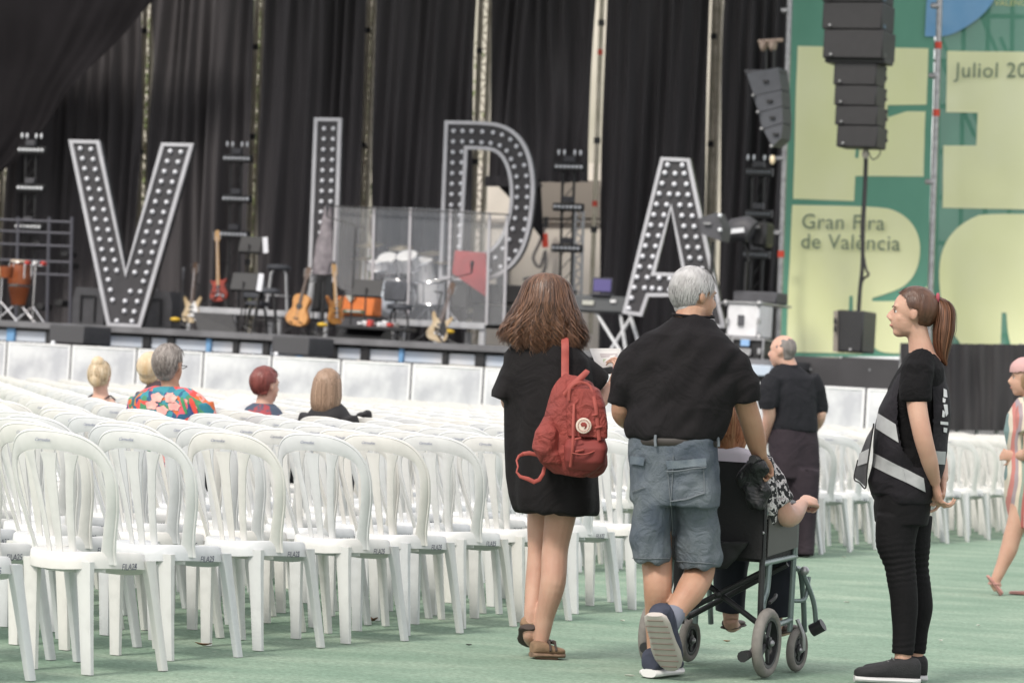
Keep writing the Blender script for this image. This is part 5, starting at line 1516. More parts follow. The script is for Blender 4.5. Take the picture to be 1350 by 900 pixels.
# feet
limb(b, [A_(713, 848, .03), A_(712, 861, .03), A_(735, 864, .05)], [.031, .030, .026])
limb(b, [A_(699, 824, .05), A_(698, 838, .06), A_(701, 846, .16)], [.03, .029, .024])
obj_r('body', b, sk_a, wom, .0055, 5)
dress_m = mat('black_crepe', (.0075, .0062, .007), .75, c2=(.011, .0095, .010), vs=6, spec=.18, bump=.25, bs=500, wr=.35, wrs=5)
d_ = MB()
def sec(x0, x1, y, dep, dy=0, rr=r_w, ff=f_w):
    P = F / WY; h = (x1 - x0) / 2 / P
    return (A_((x0 + x1) / 2, y, dy), rr * (h / max(.5, rr.x)), ff * dep)
stack(d_, [sec(694, 744, 446, .055), sec(676, 762, 456, .085), sec(666, 774, 470, .10), sec(664, 780, 500, .118), sec(666, 782, 540, .125), sec(668, 784, 590, .13), sec(671, 785, 630, .14), sec(676, 786, 655, .15), sec(681, 786, 671, .152), sec(684, 784, 676, .148)], 40, 2.3)
d_.tube([A_(690, 470, .04), A_(677, 496, .05), A_(663, 522, .05), A_(661, 528, .05)], [(.06, .07), (.064, .085), (.060, .10), (.052, .095)], 20)
d_.tube([A_(748, 470, -.02), A_(760, 490, 0), A_(779, 511, .03), A_(784, 516, .035)], [(.06, .07), (.07, .085), (.068, .10), (.060, .092)], 20)
def dress_f(p):
    x, y = proj(p); t = sst(470, 640, y)
    ang = math.atan2(p.y - WY, p.x - A_(725, 560).x)
    v = .006 * t * math.sin(ang * 7 + 1.5 * noise.noise(V((p.x * 4, p.z * 2, 1)))) + .006 * noise.noise(V((p.x * 14, p.y * 14, p.z * 3))) + .010 * (noise.noise(V((p.x * 6, p.y * 6, p.z * 1.6 + 3))))
    return v
obj_r('dress', d_, dress_m, wom, .008, 3, dress_f)
# hair
hg = random.Random(5)
hm_ = hairmat('chestnut_hair', (.062, .030, .019), (.165, .080, .045))
envw = [(359, 4), (362, 15), (366, 22), (373, 29), (385, 33), (400, 38), (415, 44), (430, 50), (445, 54), (455, 53), (468, 46)]
envd = [(359, .02), (362, .05), (366, .07), (373, .085), (385, .098), (400, .105), (420, .10), (445, .10), (470, .095)]
cxs = [(360, 722), (385, 721), (420, 719), (450, 716), (470, 716)]
def hp(phi, y, s_=1, wv=0):
    P = F / WY; w2 = interp(envw, y) / P * s_; dd = interp(envd, y) * s_
    c = A_(interp(cxs, y), y, 0)
    return c + V((1, 0, 0)) * (w2 * math.sin(phi) + wv) - V((0, 1, 0)) * (dd * math.cos(phi))
core = MB(); 
core.rings([[hp(2 * PI * k / 30, y, .86) for k in range(30)] for y in (361, 363, 366, 373, 382, 395, 410, 425, 440, 450, 455)])
hr = obj_r('hair', core, hm_, wom, .008, 2)
paths = []
for i in range(8000):
    phi = hg.uniform(-2.45, 2.35); lk = random.Random(int((phi + 5) * 11)); lk = (lk.random(), lk.random(), lk.random(), lk.random()); s0 = hg.uniform(.86, 1.03) if i % 6 else hg.uniform(1.0, 1.1)
    ye = hg.gauss(456, 4) + 14 * (lk[0] - .5) - 7 * abs(phi) / 2 * (1 if phi < 0 else .6); ys = 360 + abs(hg.gauss(0, 5)) if i % 3 else hg.uniform(362, 410)
    fr_ = .17 + .12 * lk[1] + hg.uniform(-.008, .008); ph = lk[2] * 6.3 + hg.uniform(0, .5); am = .003 + .007 * lk[3] + hg.uniform(0, .003)
    m_ = 18; pts = []
    for j in range(m_):
        t = j / (m_ - 1); y = lerp(ys, ye, t); g2 = sst(385, 440, y)
        pts.append(hp(phi * (1 + .03 * math.sin(y * .1 + ph)) + .05 * g2 * math.sin(y * fr_ + ph), y, s0 * (1 + .05 * g2 * math.sin(y * fr_ * .9 + ph * 1.7)), am * g2 * math.sin(y * fr_ + ph)))
    paths.append(pts)
m_h = obj('strands', hair_strands(MB(), HC, paths, .0031), hm_, hr, smooth=180)
# clogs
clog_m = mat('tan_suede', (.24, .15, .09), .85, var=.25, vs=20, bump=.2, bs=120); cork = mat('cork_sole', (.20, .13, .085), .8, var=.3, vs=40); drk = mat('dark_sole', (.05, .035, .03), .8)
h_, t_ = A_(700, 866.5, .0), A_(743, 867.5, .06); h_.z = t_.z = .004
s1, fr1 = shoe(wom, h_, t_, (0, 0, 1), clog_m, cork, .05, .045, 'clog', .022)
for k in (.45, .62): 
    hh, dd, LL, uu, rr = fr1; c = hh + dd * LL * k + uu * .066
    obj('clog_strap', MB().tube([c - rr * .047 - uu * .035, c - rr * .03 + uu * .0, c + rr * .03 + uu * .0, c + rr * .047 - uu * .035], [(.010, .004)] * 4, 8, ref=dd), drk, s1)
    obj('buckle', MB().box(c + uu * .006, (.016, .012, .008), None, .002), steel, s1)
h_, t_ = A_(697, 828, .04), A_(704, 848, .22)
shoe(wom, A_(697, 823, .01) - V((0, 0, .02)), A_(698, 853, .17), V((0, .55, 1)), clog_m, drk, .045, .043, 'clog', .026)
obj('wrist_band', MB().tube([A_(805, 509, .14) + V((.028 * math.cos(k * PI / 8), .02 * math.sin(k * PI / 8), .012 * math.cos(k * PI / 8))) for k in range(16)], .0065, 6, close=True), black_plastic, wom)
# leaflet
lf = thing('leaflet', 'white leaflet with small coloured print held by the backpack woman', 'leaflet', A_(800, 490, .2))
q4 = [A_(777, 459, .20), A_(818, 459, .26), A_(817, 492, .24), A_(790, 493, .18)]
obj('sheet', MB().slab(q4, V((0, .002, 0))), mat('leaflet_paper', (.72, .70, .68), .7), lf)
def lerp4(a, b_): return q4[0].lerp(q4[1], a).lerp(q4[3].lerp(q4[2], a), b_) - V((0, .002, 0))
for (a0, b0, a1, b1, cc) in ((.3, .2, .9, .35, (.55, .50, .50)), (.35, .42, .6, .75, (.42, .50, .34)), (.62, .42, .85, .6, (.60, .42, .30)), (.25, .78, .7, .9, (.30, .32, .45)), (.70, .66, .92, .9, (.55, .30, .28))):
    obj('print', MB().quad(lerp4(a0, b0), lerp4(a1, b0), lerp4(a1, b1), lerp4(a0, b1)), mat('print_%d' % int(cc[0] * 100 + cc[1] * 1000), cc, .7), lf)
tag(obj('phone', MB().box(A_(797, 489, .13), (.075, .012, .03), Matrix.Rotation(R(-12), 4, 'Y'), .004), black_plastic), 'dark phone held flat under the white leaflet', 'phone')

# ---------------- the red backpack
red = mat('brick_red_canvas', (.255, .040, .030), .72, c2=(.185, .028, .022), vs=7, bump=.35, bs=350, wr=.5, wrs=14)
red2 = mat('worn_red_strap', (.34, .065, .05), .7, var=.25, vs=15)
BD = -.24
bp_ = thing('backpack', 'brick red canvas backpack with round pale badge', 'backpack', A_(745, 630, BD))
B_ = lambda x, y, dy=0: Dp(x, y, WY + BD + dy)
m = MB()
rb = V((.95, -.25, .0)); fb = V((.25, .95, 0))
def bsec(x0, x1, y, dep, lean=0):
    P = F / (WY + BD); h = (x1 - x0) / 2 / P
    return (B_((x0 + x1) / 2, y), (V((1, -.2, -.06))).normalized() * h, fb * dep)
stack(m, [bsec(744, 760, 494, .02), bsec(735, 780, 503, .06), bsec(729, 789, 520, .085), bsec(722, 793, 545, .10), bsec(714, 799, 575, .11), bsec(708, 801, 596, .115), bsec(709, 799, 608, .11), bsec(719, 794, 618, .10), bsec(733, 780, 626, .08)], 32, 3.0)
fb_ = folds(.013, 9, 6, None, 3, fine=.6)
bo = obj_r('bag', m, red, bp_, .0065, 2, fb_)
# front pocket, side pocket, lid
m = MB(); stack(m, [(B_(772, 578, -.10), rb * .085, fb * .035), (B_(772, 590, -.115), rb * .094, fb * .05), (B_(771, 608, -.115), rb * .088, fb * .045), (B_(766, 619, -.09), rb * .065, fb * .03)], 24, 3)
obj_r('front_pocket', m, mat('dark_red_canvas', (.215, .032, .027), .75, var=.2, vs=8, bump=.2, bs=300), bp_, .0065, 2, folds(.004, 12, 8))
m = MB(); stack(m, [(B_(727, 548, -.05), rb * .03, fb * .04), (B_(722, 570, -.075), rb * .052, fb * .06), (B_(718, 592, -.08), rb * .055, fb * .06), (B_(728, 610, -.07), rb * .045, fb * .045)], 24, 2.6)
obj_r('side_pocket', m, red, bp_, .0065, 2, folds(.011, 14, 7, None, 9))
m = MB(); stack(m, [(B_(766, 504, -.02), rb * .03, fb * .04), (B_(769, 512, -.07), rb * .070, fb * .055), (B_(772, 530, -.10), rb * .083, fb * .04), (B_(774, 560, -.118), rb * .090, fb * .03), (B_(774, 577, -.125), rb * .090, fb * .022)], 24, 3.2)
obj_r('lid', m, red, bp_, .006, 2, folds(.006, 9, 6, None, 5))
def strap(name, pts, w=.016, t=.003, m_=red2, par=bp_, n=20, ref=(0, 1, 0), flatn=True):
    return obj(name, MB().tube(bez(pts, n), [(w, t)] * (n + 1), 8, ref=ref), m_, par)
strap('shoulder_strap', [A_(744, 440, -.05), A_(745, 455, -.135), A_(745, 475, -.15), A_(745, 497, -.18), B_(746, 510, -.02)], .016, .004)
lp = [B_(715, 604, -.02), B_(707, 599, -.03), B_(698, 597, -.03), B_(690, 598, -.02), B_(684, 601, -.03), B_(681, 607, -.05), B_(683, 615, -.07), B_(681, 622, -.08), B_(686, 628, -.09), B_(696, 631, -.09), B_(704, 635, -.09), B_(711, 632, -.08), B_(716, 624, -.06), B_(718, 615, -.05)]
obj('loose_strap', MB().tube(lp, [(.0055, .003), (.008, .003), (.0095, .003), (.0085, .003), (.006, .004), (.0045, .005), (.004, .007), (.0045, .006), (.007, .004), (.009, .003), (.0095, .003), (.0085, .003), (.008, .003), (.007, .003)], 8, ref=(0, 1, 0)), red2, bp_)
strap('carry_handle', [B_(737, 525, -.04), B_(748, 513, -.06), B_(762, 500, -.06), B_(774, 489, -.05), B_(771, 494, -.09), B_(757, 507, -.1), B_(744, 520, -.09)], .010, .004)
strap('tie_cord', [B_(750, 528, -.12), B_(752, 512, -.12), B_(764, 504, -.12), B_(777, 508, -.12), B_(782, 520, -.13)], .006, .004)
strap('lid_strap', [B_(783, 522, -.14), B_(786, 540, -.155), B_(788, 560, -.16), B_(790, 580, -.16)], .008, .003)
strap('seam', [B_(757, 532, -.13), B_(756, 555, -.15), B_(755, 590, -.165), B_(752, 615, -.14)], .006, .003)
strap('pocket_edge', [B_(754, 597, -.17), B_(768, 599, -.175), B_(782, 595, -.17), B_(798, 585, -.12)], .005, .003, ref=(0, 0, 1))
for x, y, dx in ((784, 547, 8), (789, 563, 10), (762, 578, 9), (764, 594, 12)): obj('loop', MB().box(B_(x, y, -.165), (dx / 310, .008, .010), Matrix.Rotation(R(-15), 4, 'Y'), .003), red2, bp_)
c = B_(769.5, 561, -.162); Mx = Matrix.Translation(c) @ Matrix.Rotation(R(-12), 4, 'Z') @ Matrix.Rotation(R(90), 4, 'X')
bd = obj('badge', MB().lathe([(.032, -.003), (.033, .001), (.03, .004), (.001, .004)], 28, Mx), mat('badge_cream', (.60, .50, .42), .7, var=.1, vs=60), bp_)
Mb = Matrix.Translation(c + V((.0, -.005, 0))) @ Matrix.Rotation(R(-12), 4, 'Z')
obj('badge_emblem', MB().prism([(-.014, .006), (-.008, .014), (.004, .015), (.012, .009), (.014, -.002), (.008, -.012), (.002, -.013), (.006, -.006), (.003, -.001), (-.003, -.004), (-.009, -.003)], Mb, -.0015, .001), red, bd)
for k in range(22):
    a = k * 2 * PI / 22; obj('badge_letter', MB().box(Mb @ V((.0235 * math.cos(a), -.0008, .0235 * math.sin(a))), (.0028, .0015, .004), Matrix.Rotation(-a, 4, 'Y')), red2, bd)

# ================================================================ white-haired man pushing the wheelchair
MY = 13.3
A_ = lambda x, y, dy=0: Dp(x, y, MY + dy)
base = A_(872, 888); base.z = 0
man = thing('person', 'white haired man in black T-shirt and denim shorts pushing the wheelchair', 'person', base)
b = MB(); r_m = V((.94, -.34, 0)); f_m = V((.34, .94, 0))
HM = A_(916, 391, .06)
Pm = head_mb(b, HM, V((.85, .52, -.08)), (.05, .05, 1), 1.0, 1.08)
limb(b, [A_(913, 405, .04), A_(909, 420, .03), A_(903, 450, 0)], [.060, .061, .07])
stack(b, [(A_(903, 445), r_m * .12, f_m * .08), (A_(901, 470), r_m * .17, f_m * .09), (A_(896, 520), r_m * .16, f_m * .10), (A_(889, 565), r_m * .145, f_m * .11), (A_(887, 600), r_m * .12, f_m * .09), (A_(888, 640), r_m * .11, f_m * .09)])
limb(b, [A_(850, 484, .06), A_(828, 512, .05), A_(820, 542, .07), A_(832, 556, .2), A_(850, 560, .33)], [.045, .047, .045, .04, .03])
hand(b, A_(850, 560, .33), (.5, .8, -.1), (0, 0, -1), 1, 1)
limb(b, [A_(948, 482, -.05), A_(974, 512, -.02), A_(988, 549, .04), A_(996, 578, .1), A_(1002, 602, .15)], [.045, .048, .047, .044, .031])
GR = A_(1012, 613, .21)
hand(b, A_(1001, 599, .15), (.35, .55, -.62), (-.1, -.45, -.8), 1, 1.02, curls=[(45, 60, 40), (50, 60, 45), (55, 60, 45), (55, 62, 45)], thumb=(30, 20))
# planted left leg
limb(b, [A_(865, 650), A_(862, 700, .02), A_(866, 742, .02), A_(867, 775, -.02), A_(866, 815, .02), A_(865, 858, .03)], [.075, .075, .063, (.058, .062), .048, .038])
# right leg swung back
limb(b, [A_(915, 640, .03), A_(921, 700, .07), A_(923, 748, .08), A_(912, 775, -.02), A_(895, 800, -.08), A_(882, 822, -.13)], [.075, .075, .063, (.062, .062), .047, .037])
limb(b, [A_(865, 852, .03), A_(866, 878, .0), A_(868, 882, .1)], [.038, .036, .03])
obj_r('body', b, sk_b, man, .006, 5)
# ankle socks
sock = mat('grey_blue_sock', (.16, .17, .21), .9)
sockb = MB(); limb(sockb, [A_(891, 806, -.095), A_(884, 820, -.125), A_(878, 832, -.12)], [.044, .043, .042]); obj('sock', sockb, sock, man)
sockb = MB(); limb(sockb, [A_(866, 858, .03), A_(866, 872, .01), A_(867, 880, .02)], [.041, .041, .042]); obj('sock', sockb, sock, man)
tee = mat('black_cotton', (.0075, .0063, .0075), .85, c2=(.011, .0095, .0105), vs=5, spec=.2, bump=.25, bs=500, wr=.5, wrs=5)
t = MB(); P = F / MY
def sec(x0, x1, y, dep, dy=0):
    h = (x1 - x0) / 2 / P; return (A_((x0 + x1) / 2, y, dy), r_m * (h / .96), f_m * dep)
stack(t, [sec(887, 941, 416, .072, .03), sec(882, 944, 421, .08, .02), sec(868, 948, 429, .095, .02), sec(850, 962, 440, .115), sec(836, 976, 456, .13), sec(829, 978, 480, .14), sec(829, 973, 510, .148), sec(828, 966, 540, .152), sec(826, 956, 565, .155), sec(830, 949, 577, .152), sec(834, 944, 580, .14)], 44, 2.35)
t.tube([A_(856, 464, .03), A_(841, 481, .05), A_(828, 510, .06), A_(821, 532, .07), A_(820, 537, .07)], [(.065, .075), (.083, .085), (.082, .092), (.070, .088), (.062, .082)], 22)
t.tube([A_(944, 462, -.05), A_(958, 481, -.04), A_(972, 509, -.02), A_(977, 528, -.01), A_(978, 533, -.01)], [(.07, .08), (.09, .092), (.086, .094), (.077, .090), (.069, .084)], 22)
def tee_f(p):
    x, y = proj(p)
    # folds radiate from the shoulders towards the opposite hip
    d1 = (x - 975) * .8 + (y - 470) * .62; n1 = noise.noise(V((d1 * .03, (y - x) * .006, 3)))
    n2 = noise.noise(V((x * .028, y * .007, 9)))
    n3 = noise.noise(V(((x + y) * .04, (x - y) * .012, 5)))
    n4 = noise.noise(V(((x * .9 + y * .5) * .05, (x - 2 * y) * .01, 12)))
    return .020 * n1 + .016 * n2 + .010 * n3 + .010 * n4 - .002
obj_r('t_shirt', t, tee, man, .008, 7, tee_f)
obj('collar', MB().tube([A_(914 + 27 * math.sin(q) * 1.0, 416 + 1 * math.cos(q) + 2 * math.sin(q), .03 - .07 * math.cos(q)) for q in [2 * PI * k / 24 for k in range(24)]], .006, 6, close=True), tee, man)
# shorts
den = mat('faded_denim', (.048, .064, .090), .85, c2=(.150, .172, .188), vs=4.5, contrast=(.36, .68), bump=.5, bs=300, wr=.45, wrs=11)
den2 = mat('denim_seam', (.12, .135, .15), .85)
s_ = MB()
stack(s_, [sec(834, 944, 576, .14), sec(832, 946, 590, .145), sec(831, 948, 615, .15), sec(831, 949, 645, .15), sec(832, 949, 665, .14)], 40, 2.5)
s_.tube([A_(862, 640), A_(859, 690), A_(858, 735), A_(858, 741)], [(.085, .125), (.082, .115), (.081, .105), (.075, .098)], 26)
s_.tube([A_(917, 640), A_(919, 690, .03), A_(920, 737, .04), A_(921, 748, .04)], [(.093, .13), (.092, .12), (.093, .11), (.087, .105)], 26)
def sh_f(p):
    x, y = proj(p)
    return .012 * noise.noise(V((x * .05, y * .02, 1))) + .010 * noise.noise(V(((x + y * 1.2) * .035, (y - x) * .012, 4))) + .005 * sst(690, 745, y) * math.sin(x * .3 + y * .05)
sh_ = obj_r('shorts', s_, den, man, .008, 2, sh_f)
def flatpatch(name, cx, cy, w_, h_, dep, m_, par, off=.006, yaw=-20, tilt=0, curve=.0, th=.008):
    c = A_(cx, cy, dep); return obj(name, MB().box(c, (w_ / P, th, h_ / P), Matrix.Rotation(R(yaw), 4, 'Z') @ Matrix.Rotation(R(tilt), 4, 'Y'), .003), m_, par)
belt = MB().tube([A_(889 + 57 * math.sin(q), 583 + 1.5 * math.sin(q), .0 - .148 * math.cos(q) - .02 * math.sin(q)) for q in [2 * PI * k / 40 for k in range(40)]], [(.005, .016)] * 40, 8, close=True, ref=(0, 0, 1))
obj('belt', belt, mat('dark_belt', (.022, .017, .014), .6), man)
def on_surf(me_o, x, y, off):
    """first point of the garment along the view of picture point (x, y), lifted off the cloth"""
    W = Matrix(); o = me_o
    while o is not None: W = o.matrix_basis @ W; o = o.parent
    Wi = W.inverted(); d = ray(x, y).normalized(); s0 = Wi @ CAMP; dd = (Wi.to_3x3() @ d)
    ok, loc, nrm, _ = me_o.ray_cast(s0, dd)
    if not ok: return None
    return W @ (loc + nrm * off)
def decal(name, me_o, pts, m_, par, off=.004, closed=True, grid=None, mask=None):
    """a cloth patch following the garment: quad given by 4 picture points, sampled on its surface"""
    nu, nv = grid or (8, 8); rows = []
    p0, p1, p2, p3 = [V(p) for p in pts]
    for j in range(nv + 1):
        r_ = []
        for i in range(nu + 1):
            q = p0.lerp(p1, i / nu).lerp(p3.lerp(p2, i / nu), j / nv); s3 = on_surf(me_o, q.x, q.y, off)
            r_.append(s3)
        rows.append(r_)
    k = nu + 1; fl_ = [p for r_ in rows for p in r_]
    fs = [q for q in [(j * k + i, j * k + i + 1, (j + 1) * k + i + 1, (j + 1) * k + i) for j in range(nv) for i in range(nu)] if (mask is None or all(mask((e_ % k) / nu, (e_ // k) / nv) for e_ in q)) and all(fl_[e_] is not None for e_ in q) and max((fl_[q[0]] - fl_[e_]).length for e_ in q) < .12]
    if not fs: return None
    us_ = sorted({e_ for q in fs for e_ in q}); rm = {e_: i for i, e_ in enumerate(us_)}
    mb = MB(); mb.add([fl_[e_] for e_ in us_], [tuple(rm[e_] for e_ in q) for q in fs])
    top = len(mb.v); 
    return obj(name, mb, m_, par, smooth=60)
def stitch(name, me_o, pts, r_, m_, par, off=.004, n=14):
    q = []
    for a, b_ in zip(pts, pts[1:]):
        for i in range(n): 
            s3 = on_surf(me_o, lerp(a[0], b_[0], i / n), lerp(a[1], b_[1], i / n), off)
            if s3 is not None: q.append(s3)
    if len(q) > 2: return obj(name, MB().tube(q, r_, 6), m_, par)
bpy.context.view_layer.update()
stitch('pocket_seam', sh_, [(880, 618), (884, 660), (905, 657), (929, 650), (927, 616)], .0022, den2, sh_, .004)
decal('pocket_flap', sh_, [(878, 607), (930, 604), (930, 614), (880, 618)], mat('denim_flap', (.062, .084, .116), .85, c2=(.175, .205, .23), vs=9, bump=.5, bs=300), sh_, .008)
decal('side_flap', sh_, [(834, 600), (852, 603), (850, 613), (833, 611)], mat('denim_flap', (.062, .084, .116), .85), sh_, .011)
stitch('seam', sh_, [(888, 600), (886, 640), (884, 672), (887, 735)], .0025, den2, sh_)
stitch('seam', sh_, [(879, 621), (905, 619), (931, 615)], .003, den2, sh_, .012)
stitch('seam', sh_, [(884, 660), (905, 658), (929, 650)], .002, den2, sh_, .008)
stitch('seam', sh_, [(835, 648), (852, 642)], .002, den2, sh_, .006)
stitch('hem', sh_, [(833, 735), (858, 736), (884, 735)], .002, den2, sh_, .003); stitch('hem', sh_, [(890, 739), (920, 741), (946, 743)], .002, den2, sh_, .003)
for x in (867, 941): stitch('belt_loop', sh_, [(x, 574), (x, 592)], .006, den2, sh_, .02, 6)
# hair
wh = hairmat('white_grey_hair', (.46, .45, .45), (.27, .26, .26), .55)
hb = MB(); hb.ball(Pm(0, -.020, .030), (.082, .101, .094), 20, 14, Matrix((fr(V((.85, .52, -.08)))[0], fr(V((.85, .52, -.08)))[1], fr(V((.85, .52, -.08)))[2])).transposed().to_4x4())
hb.ball(Pm(0, -.042, -.035), (.060, .045, .056), 14, 10, Matrix((fr(V((.85, .52, -.08)))[0], fr(V((.85, .52, -.08)))[1], fr(V((.85, .52, -.08)))[2])).transposed().to_4x4())
# keep the face free: cut by trimming vertices in front of the hair line
def hair_cut(me_o, P, keep):
    bm = bmesh.new(); bm.from_mesh(me_o.data); W = Matrix(); o = me_o
    while o is not None: W = o.matrix_basis @ W; o = o.parent
    o3 = P(0, 0, 0); ax = [P(1, 0, 0) - o3, P(0, 1, 0) - o3, P(0, 0, 1) - o3]; l = [a.length for a in ax]; ax = [a.normalized() for a in ax]
    kill = []
    for v in bm.verts:
        q = W @ v.co - o3; x, y, z = (q.dot(a) / k for a, k in zip(ax, l))
        if not keep(x, y, z): kill.append(v)
    bmesh.ops.delete(bm, geom=kill, context='VERTS'); bm.to_mesh(me_o.data); bm.free()
ho = obj_r('hair', hb, wh, man, .005, 3, lambda p: .004 * noise.noise(p * 30))
keepm = lambda x, y, z: (y < .055 - .9 * max(0, .05 - z) and z > -.085 and not (abs(x) > .05 and y > -.035 and z < .02)) or z > .06 + max(0, y - .045) * .7
hair_cut(ho, Pm, keepm)
pa = cap_hair(Pm, lambda az, el: (1.045, .5), 3200, seed=3, skip=lambda az, el: False)
o3 = Pm(0, 0, 0); ax = [(Pm(*e_) - o3).normalized() for e_ in ((1, 0, 0), (0, 1, 0), (0, 0, 1))]
pa = [p for p in pa if all(keepm(*[(q - o3).dot(a) for a in ax]) for q in p[:3])]
obj('strands', hair_strands(MB(), HM, pa, .0035), wh, ho, smooth=180)
face_bits(man, Pm)
# shoes
navy = mat('navy_knit_shoe', (.035, .04, .065), .85, var=.3, vs=30, bump=.2, bs=200); solew = mat('pale_rubber', (.42, .38, .35), .6, var=.12, vs=12); solem = mat('white_rubber', (.62, .61, .60), .55)
h_, t_ = A_(868, 888, -.08), A_(876, 886, .18); h_.z = t_.z = .003
shoe(man, h_ + V((-.04, 0, 0)), t_ + V((.05, 0, 0)), (0, 0, 1), navy, solem, .085, .052, 'shoe', .034)
hl, tl = A_(868, 806, -.24), A_(872, 886, -.06)
hl = A_(862, 812, -.245); tl = A_(884, 884, -.10)
s2, (hh, dd, LL, uu, rr) = shoe(man, hl, tl, V((.42, .85, .25)), navy, solew, .08, .055, 'shoe', .026)
for k in range(9): obj('tread_groove', MB().box(hh + dd * LL * (.08 + .105 * k) - uu * .0005, (.098 if 0 < k < 8 else .07, .004, .004), Matrix((rr, uu, dd)).transposed().to_4x4(), .001), mat('groove', (.16, .12, .10), .8), s2)
# ================================================================ wheelchair (local x right, y forward, z up)
RRp, RFp, LFp = G(1008, 893), G(1052, 887), G(905, 872)
fwd = V((.40, .916, 0)).normalized(); rgt = V((fwd.y, -fwd.x, 0))
mid = RRp - rgt * .25
WM = Matrix((rgt, fwd, ZV)).transposed().to_4x4(); WM = Matrix.Translation(V((mid.x, mid.y, 0))) @ WM
wc_ = thing('wheelchair', 'black folding wheelchair with grey green frame carrying a seated woman', 'wheelchair', M=WM)
frame_m = mat('grey_green_frame', (.20, .25, .245), .35, .5, var=.12, vs=10)
tyre_m = mat('grey_tyre', (.20, .185, .17), .8, var=.2, vs=30)
nyl = mat('black_nylon', (.006, .006, .007), .7, var=.3, vs=5, bump=.15, bs=60)
gpan = mat('grey_side_panel', (.055, .052, .05), .5, var=.15, vs=6)
def W_(x, y, z): return WM @ V((x, y, z))
def wt(name, pts, r, m_, par=None, n=10, smooth=True):
    q = [W_(*p) for p in pts]; q = bez(q, 6 * (len(q) - 1)) if smooth and len(q) > 2 else q
    return obj(name, MB().tube(q, r, n), m_, par or wc_)
def wheel(x, y, r, wd, name, turn=0):
    """wheel on an axle along x, standing on the ground"""
    Mw = WM @ Matrix.Translation((x, y, r)) @ Matrix.Rotation(turn, 4, 'Z') @ Matrix.Rotation(R(90), 4, 'Y')
    rt_ = wd * .55; n_ = 36
    w0 = obj(name, MB().lathe([(.012, -wd * .5), (.026, -wd * .4), (.026, wd * .4), (.012, wd * .5)], 16, Mw), black_plastic, wc_)
    obj('tyre', MB().tube([Mw @ V(((r - rt_) * math.cos(2 * PI * k / n_), (r - rt_) * math.sin(2 * PI * k / n_), 0)) for k in range(n_)], [(rt_, rt_)] * n_, 12, close=True), tyre_m, w0)
    ri = r - rt_ * 1.75
    obj('rim', MB().lathe([(ri, -wd * .42), (ri + .006, -wd * .3), (ri + .006, wd * .3), (ri, wd * .42), (ri - .012, wd * .38), (ri - .014, -wd * .38)], 32, Mw, cap=False).rings([[Mw @ V((rr_ * math.cos(2 * PI * k / 32), rr_ * math.sin(2 * PI * k / 32), z)) for k in range(32)] for rr_, z in ((ri, -wd * .42), (ri - .014, -wd * .38))], cap=False), black_plastic, w0)
    for k in range(5):
        a = 2 * PI * k / 5 + .3
        obj('spoke', MB().tube([Mw @ V((.02 * math.cos(a), .02 * math.sin(a), 0)), Mw @ V((ri * math.cos(a), ri * math.sin(a), 0))], [(.016, .009), (.010, .008)], 8, ref=(Mw.to_3x3() @ V((0, 0, 1)))), black_plastic, w0)
    obj('hub_cap', MB().ball(Mw @ V((0, 0, wd * .5)), (.014,) * 3, 10, 6), steel, w0)
    obj('hub_cap', MB().ball(Mw @ V((0, 0, -wd * .5)), (.014,) * 3, 10, 6), steel, w0)
    return w0
for s in (-1, 1):
    wheel(s * .25, 0, .145, .042, 'rear_wheel')
    wheel(s * .245, .42, .094, .032, 'caster_wheel', R(-4))
    x = s * .215
    # side frame: back post, seat rail, lower rail, front post
    wt('back_post', [(x, .02, .12), (x, .0, .30), (x, -.01, .5), (x, -.03, .80), (x, -.10, .895), (x, -.17, .905)], .0125, frame_m if False else black_metal)
    wt('rear_post', [(x, .02, .14), (x, .03, .30), (x, .07, .36), (x, .08, .47)], .0135, frame_m)
    wt('seat_rail', [(x, -.01, .47), (x, .42, .49)], .0125, frame_m)
    wt('lower_rail', [(x, .02, .19), (x, .40, .22)], .0125, frame_m)
    wt('front_post', [(x, .40, .17), (x, .40, .49), (x, .39, .70)], .0125, frame_m)
    wt('arm_frame', [(x, -.01, .68), (x, .20, .70), (x, .37, .70), (x, .41, .66), (x, .415, .48)], .0115, frame_m)
    wt('caster_fork', [(s * .245 + .0, .40, .225), (s * .245 + s * .026, .41, .16), (s * .245 + s * .028, .42, .094)], .009, steel)
    wt('axle_stub', [(x, .02, .145), (s * .25, 0, .145)], .011, steel)
    wt('anti_tipper', [(x, .02, .16), (x, -.06, .12), (x, -.14, .10)], .011, steel)
    obj('tipper_cap', MB().cyl(W_(x, -.13, .10), W_(x, -.19, .095), .02, 10, .024), black_plastic, wc_)
    wt('hanger', [(x, .42, .44), (x, .50, .42), (x, .56, .30), (x, .60, .16)], .0125, frame_m)
    wt('hanger_brace', [(x, .41, .30), (x + s * .03, .49, .31), (x + s * .03, .53, .40)], .009, frame_m)
    obj('footplate', MB().box(V((0, 0, 0)), (.17, .15, .014), WM.to_3x3().to_4x4() @ Matrix.Rotation(R(12), 4, 'X'), .005), black_plastic, wc_).matrix_basis = Matrix.Translation((s * .115, .62, .135))
    obj('armrest', MB().tube([W_(x, .05, .715), W_(x, .08, .72), W_(x, .32, .72), W_(x, .34, .715)], [(.018, .010), (.026, .014), (.026, .014), (.018, .010)], 12, ref=(0, 0, 1)), black_plastic, wc_)
    obj('side_panel', MB().slab([W_(x + s * .006, .02, .50), W_(x + s * .006, .41, .53), W_(x + s * .006, .41, .69), W_(x + s * .006, .02, .685)], rgt * .006 * s), gpan, wc_)
    wt('grip', [(x, -.075, .885), (x, -.12, .903), (x, -.20, .905)], .0175, black_plastic)
    wt('brake_lever', [(x + s * .03, .10, .34), (x + s * .04, .06, .33), (x + s * .035, .01, .31)], .008, black_metal)
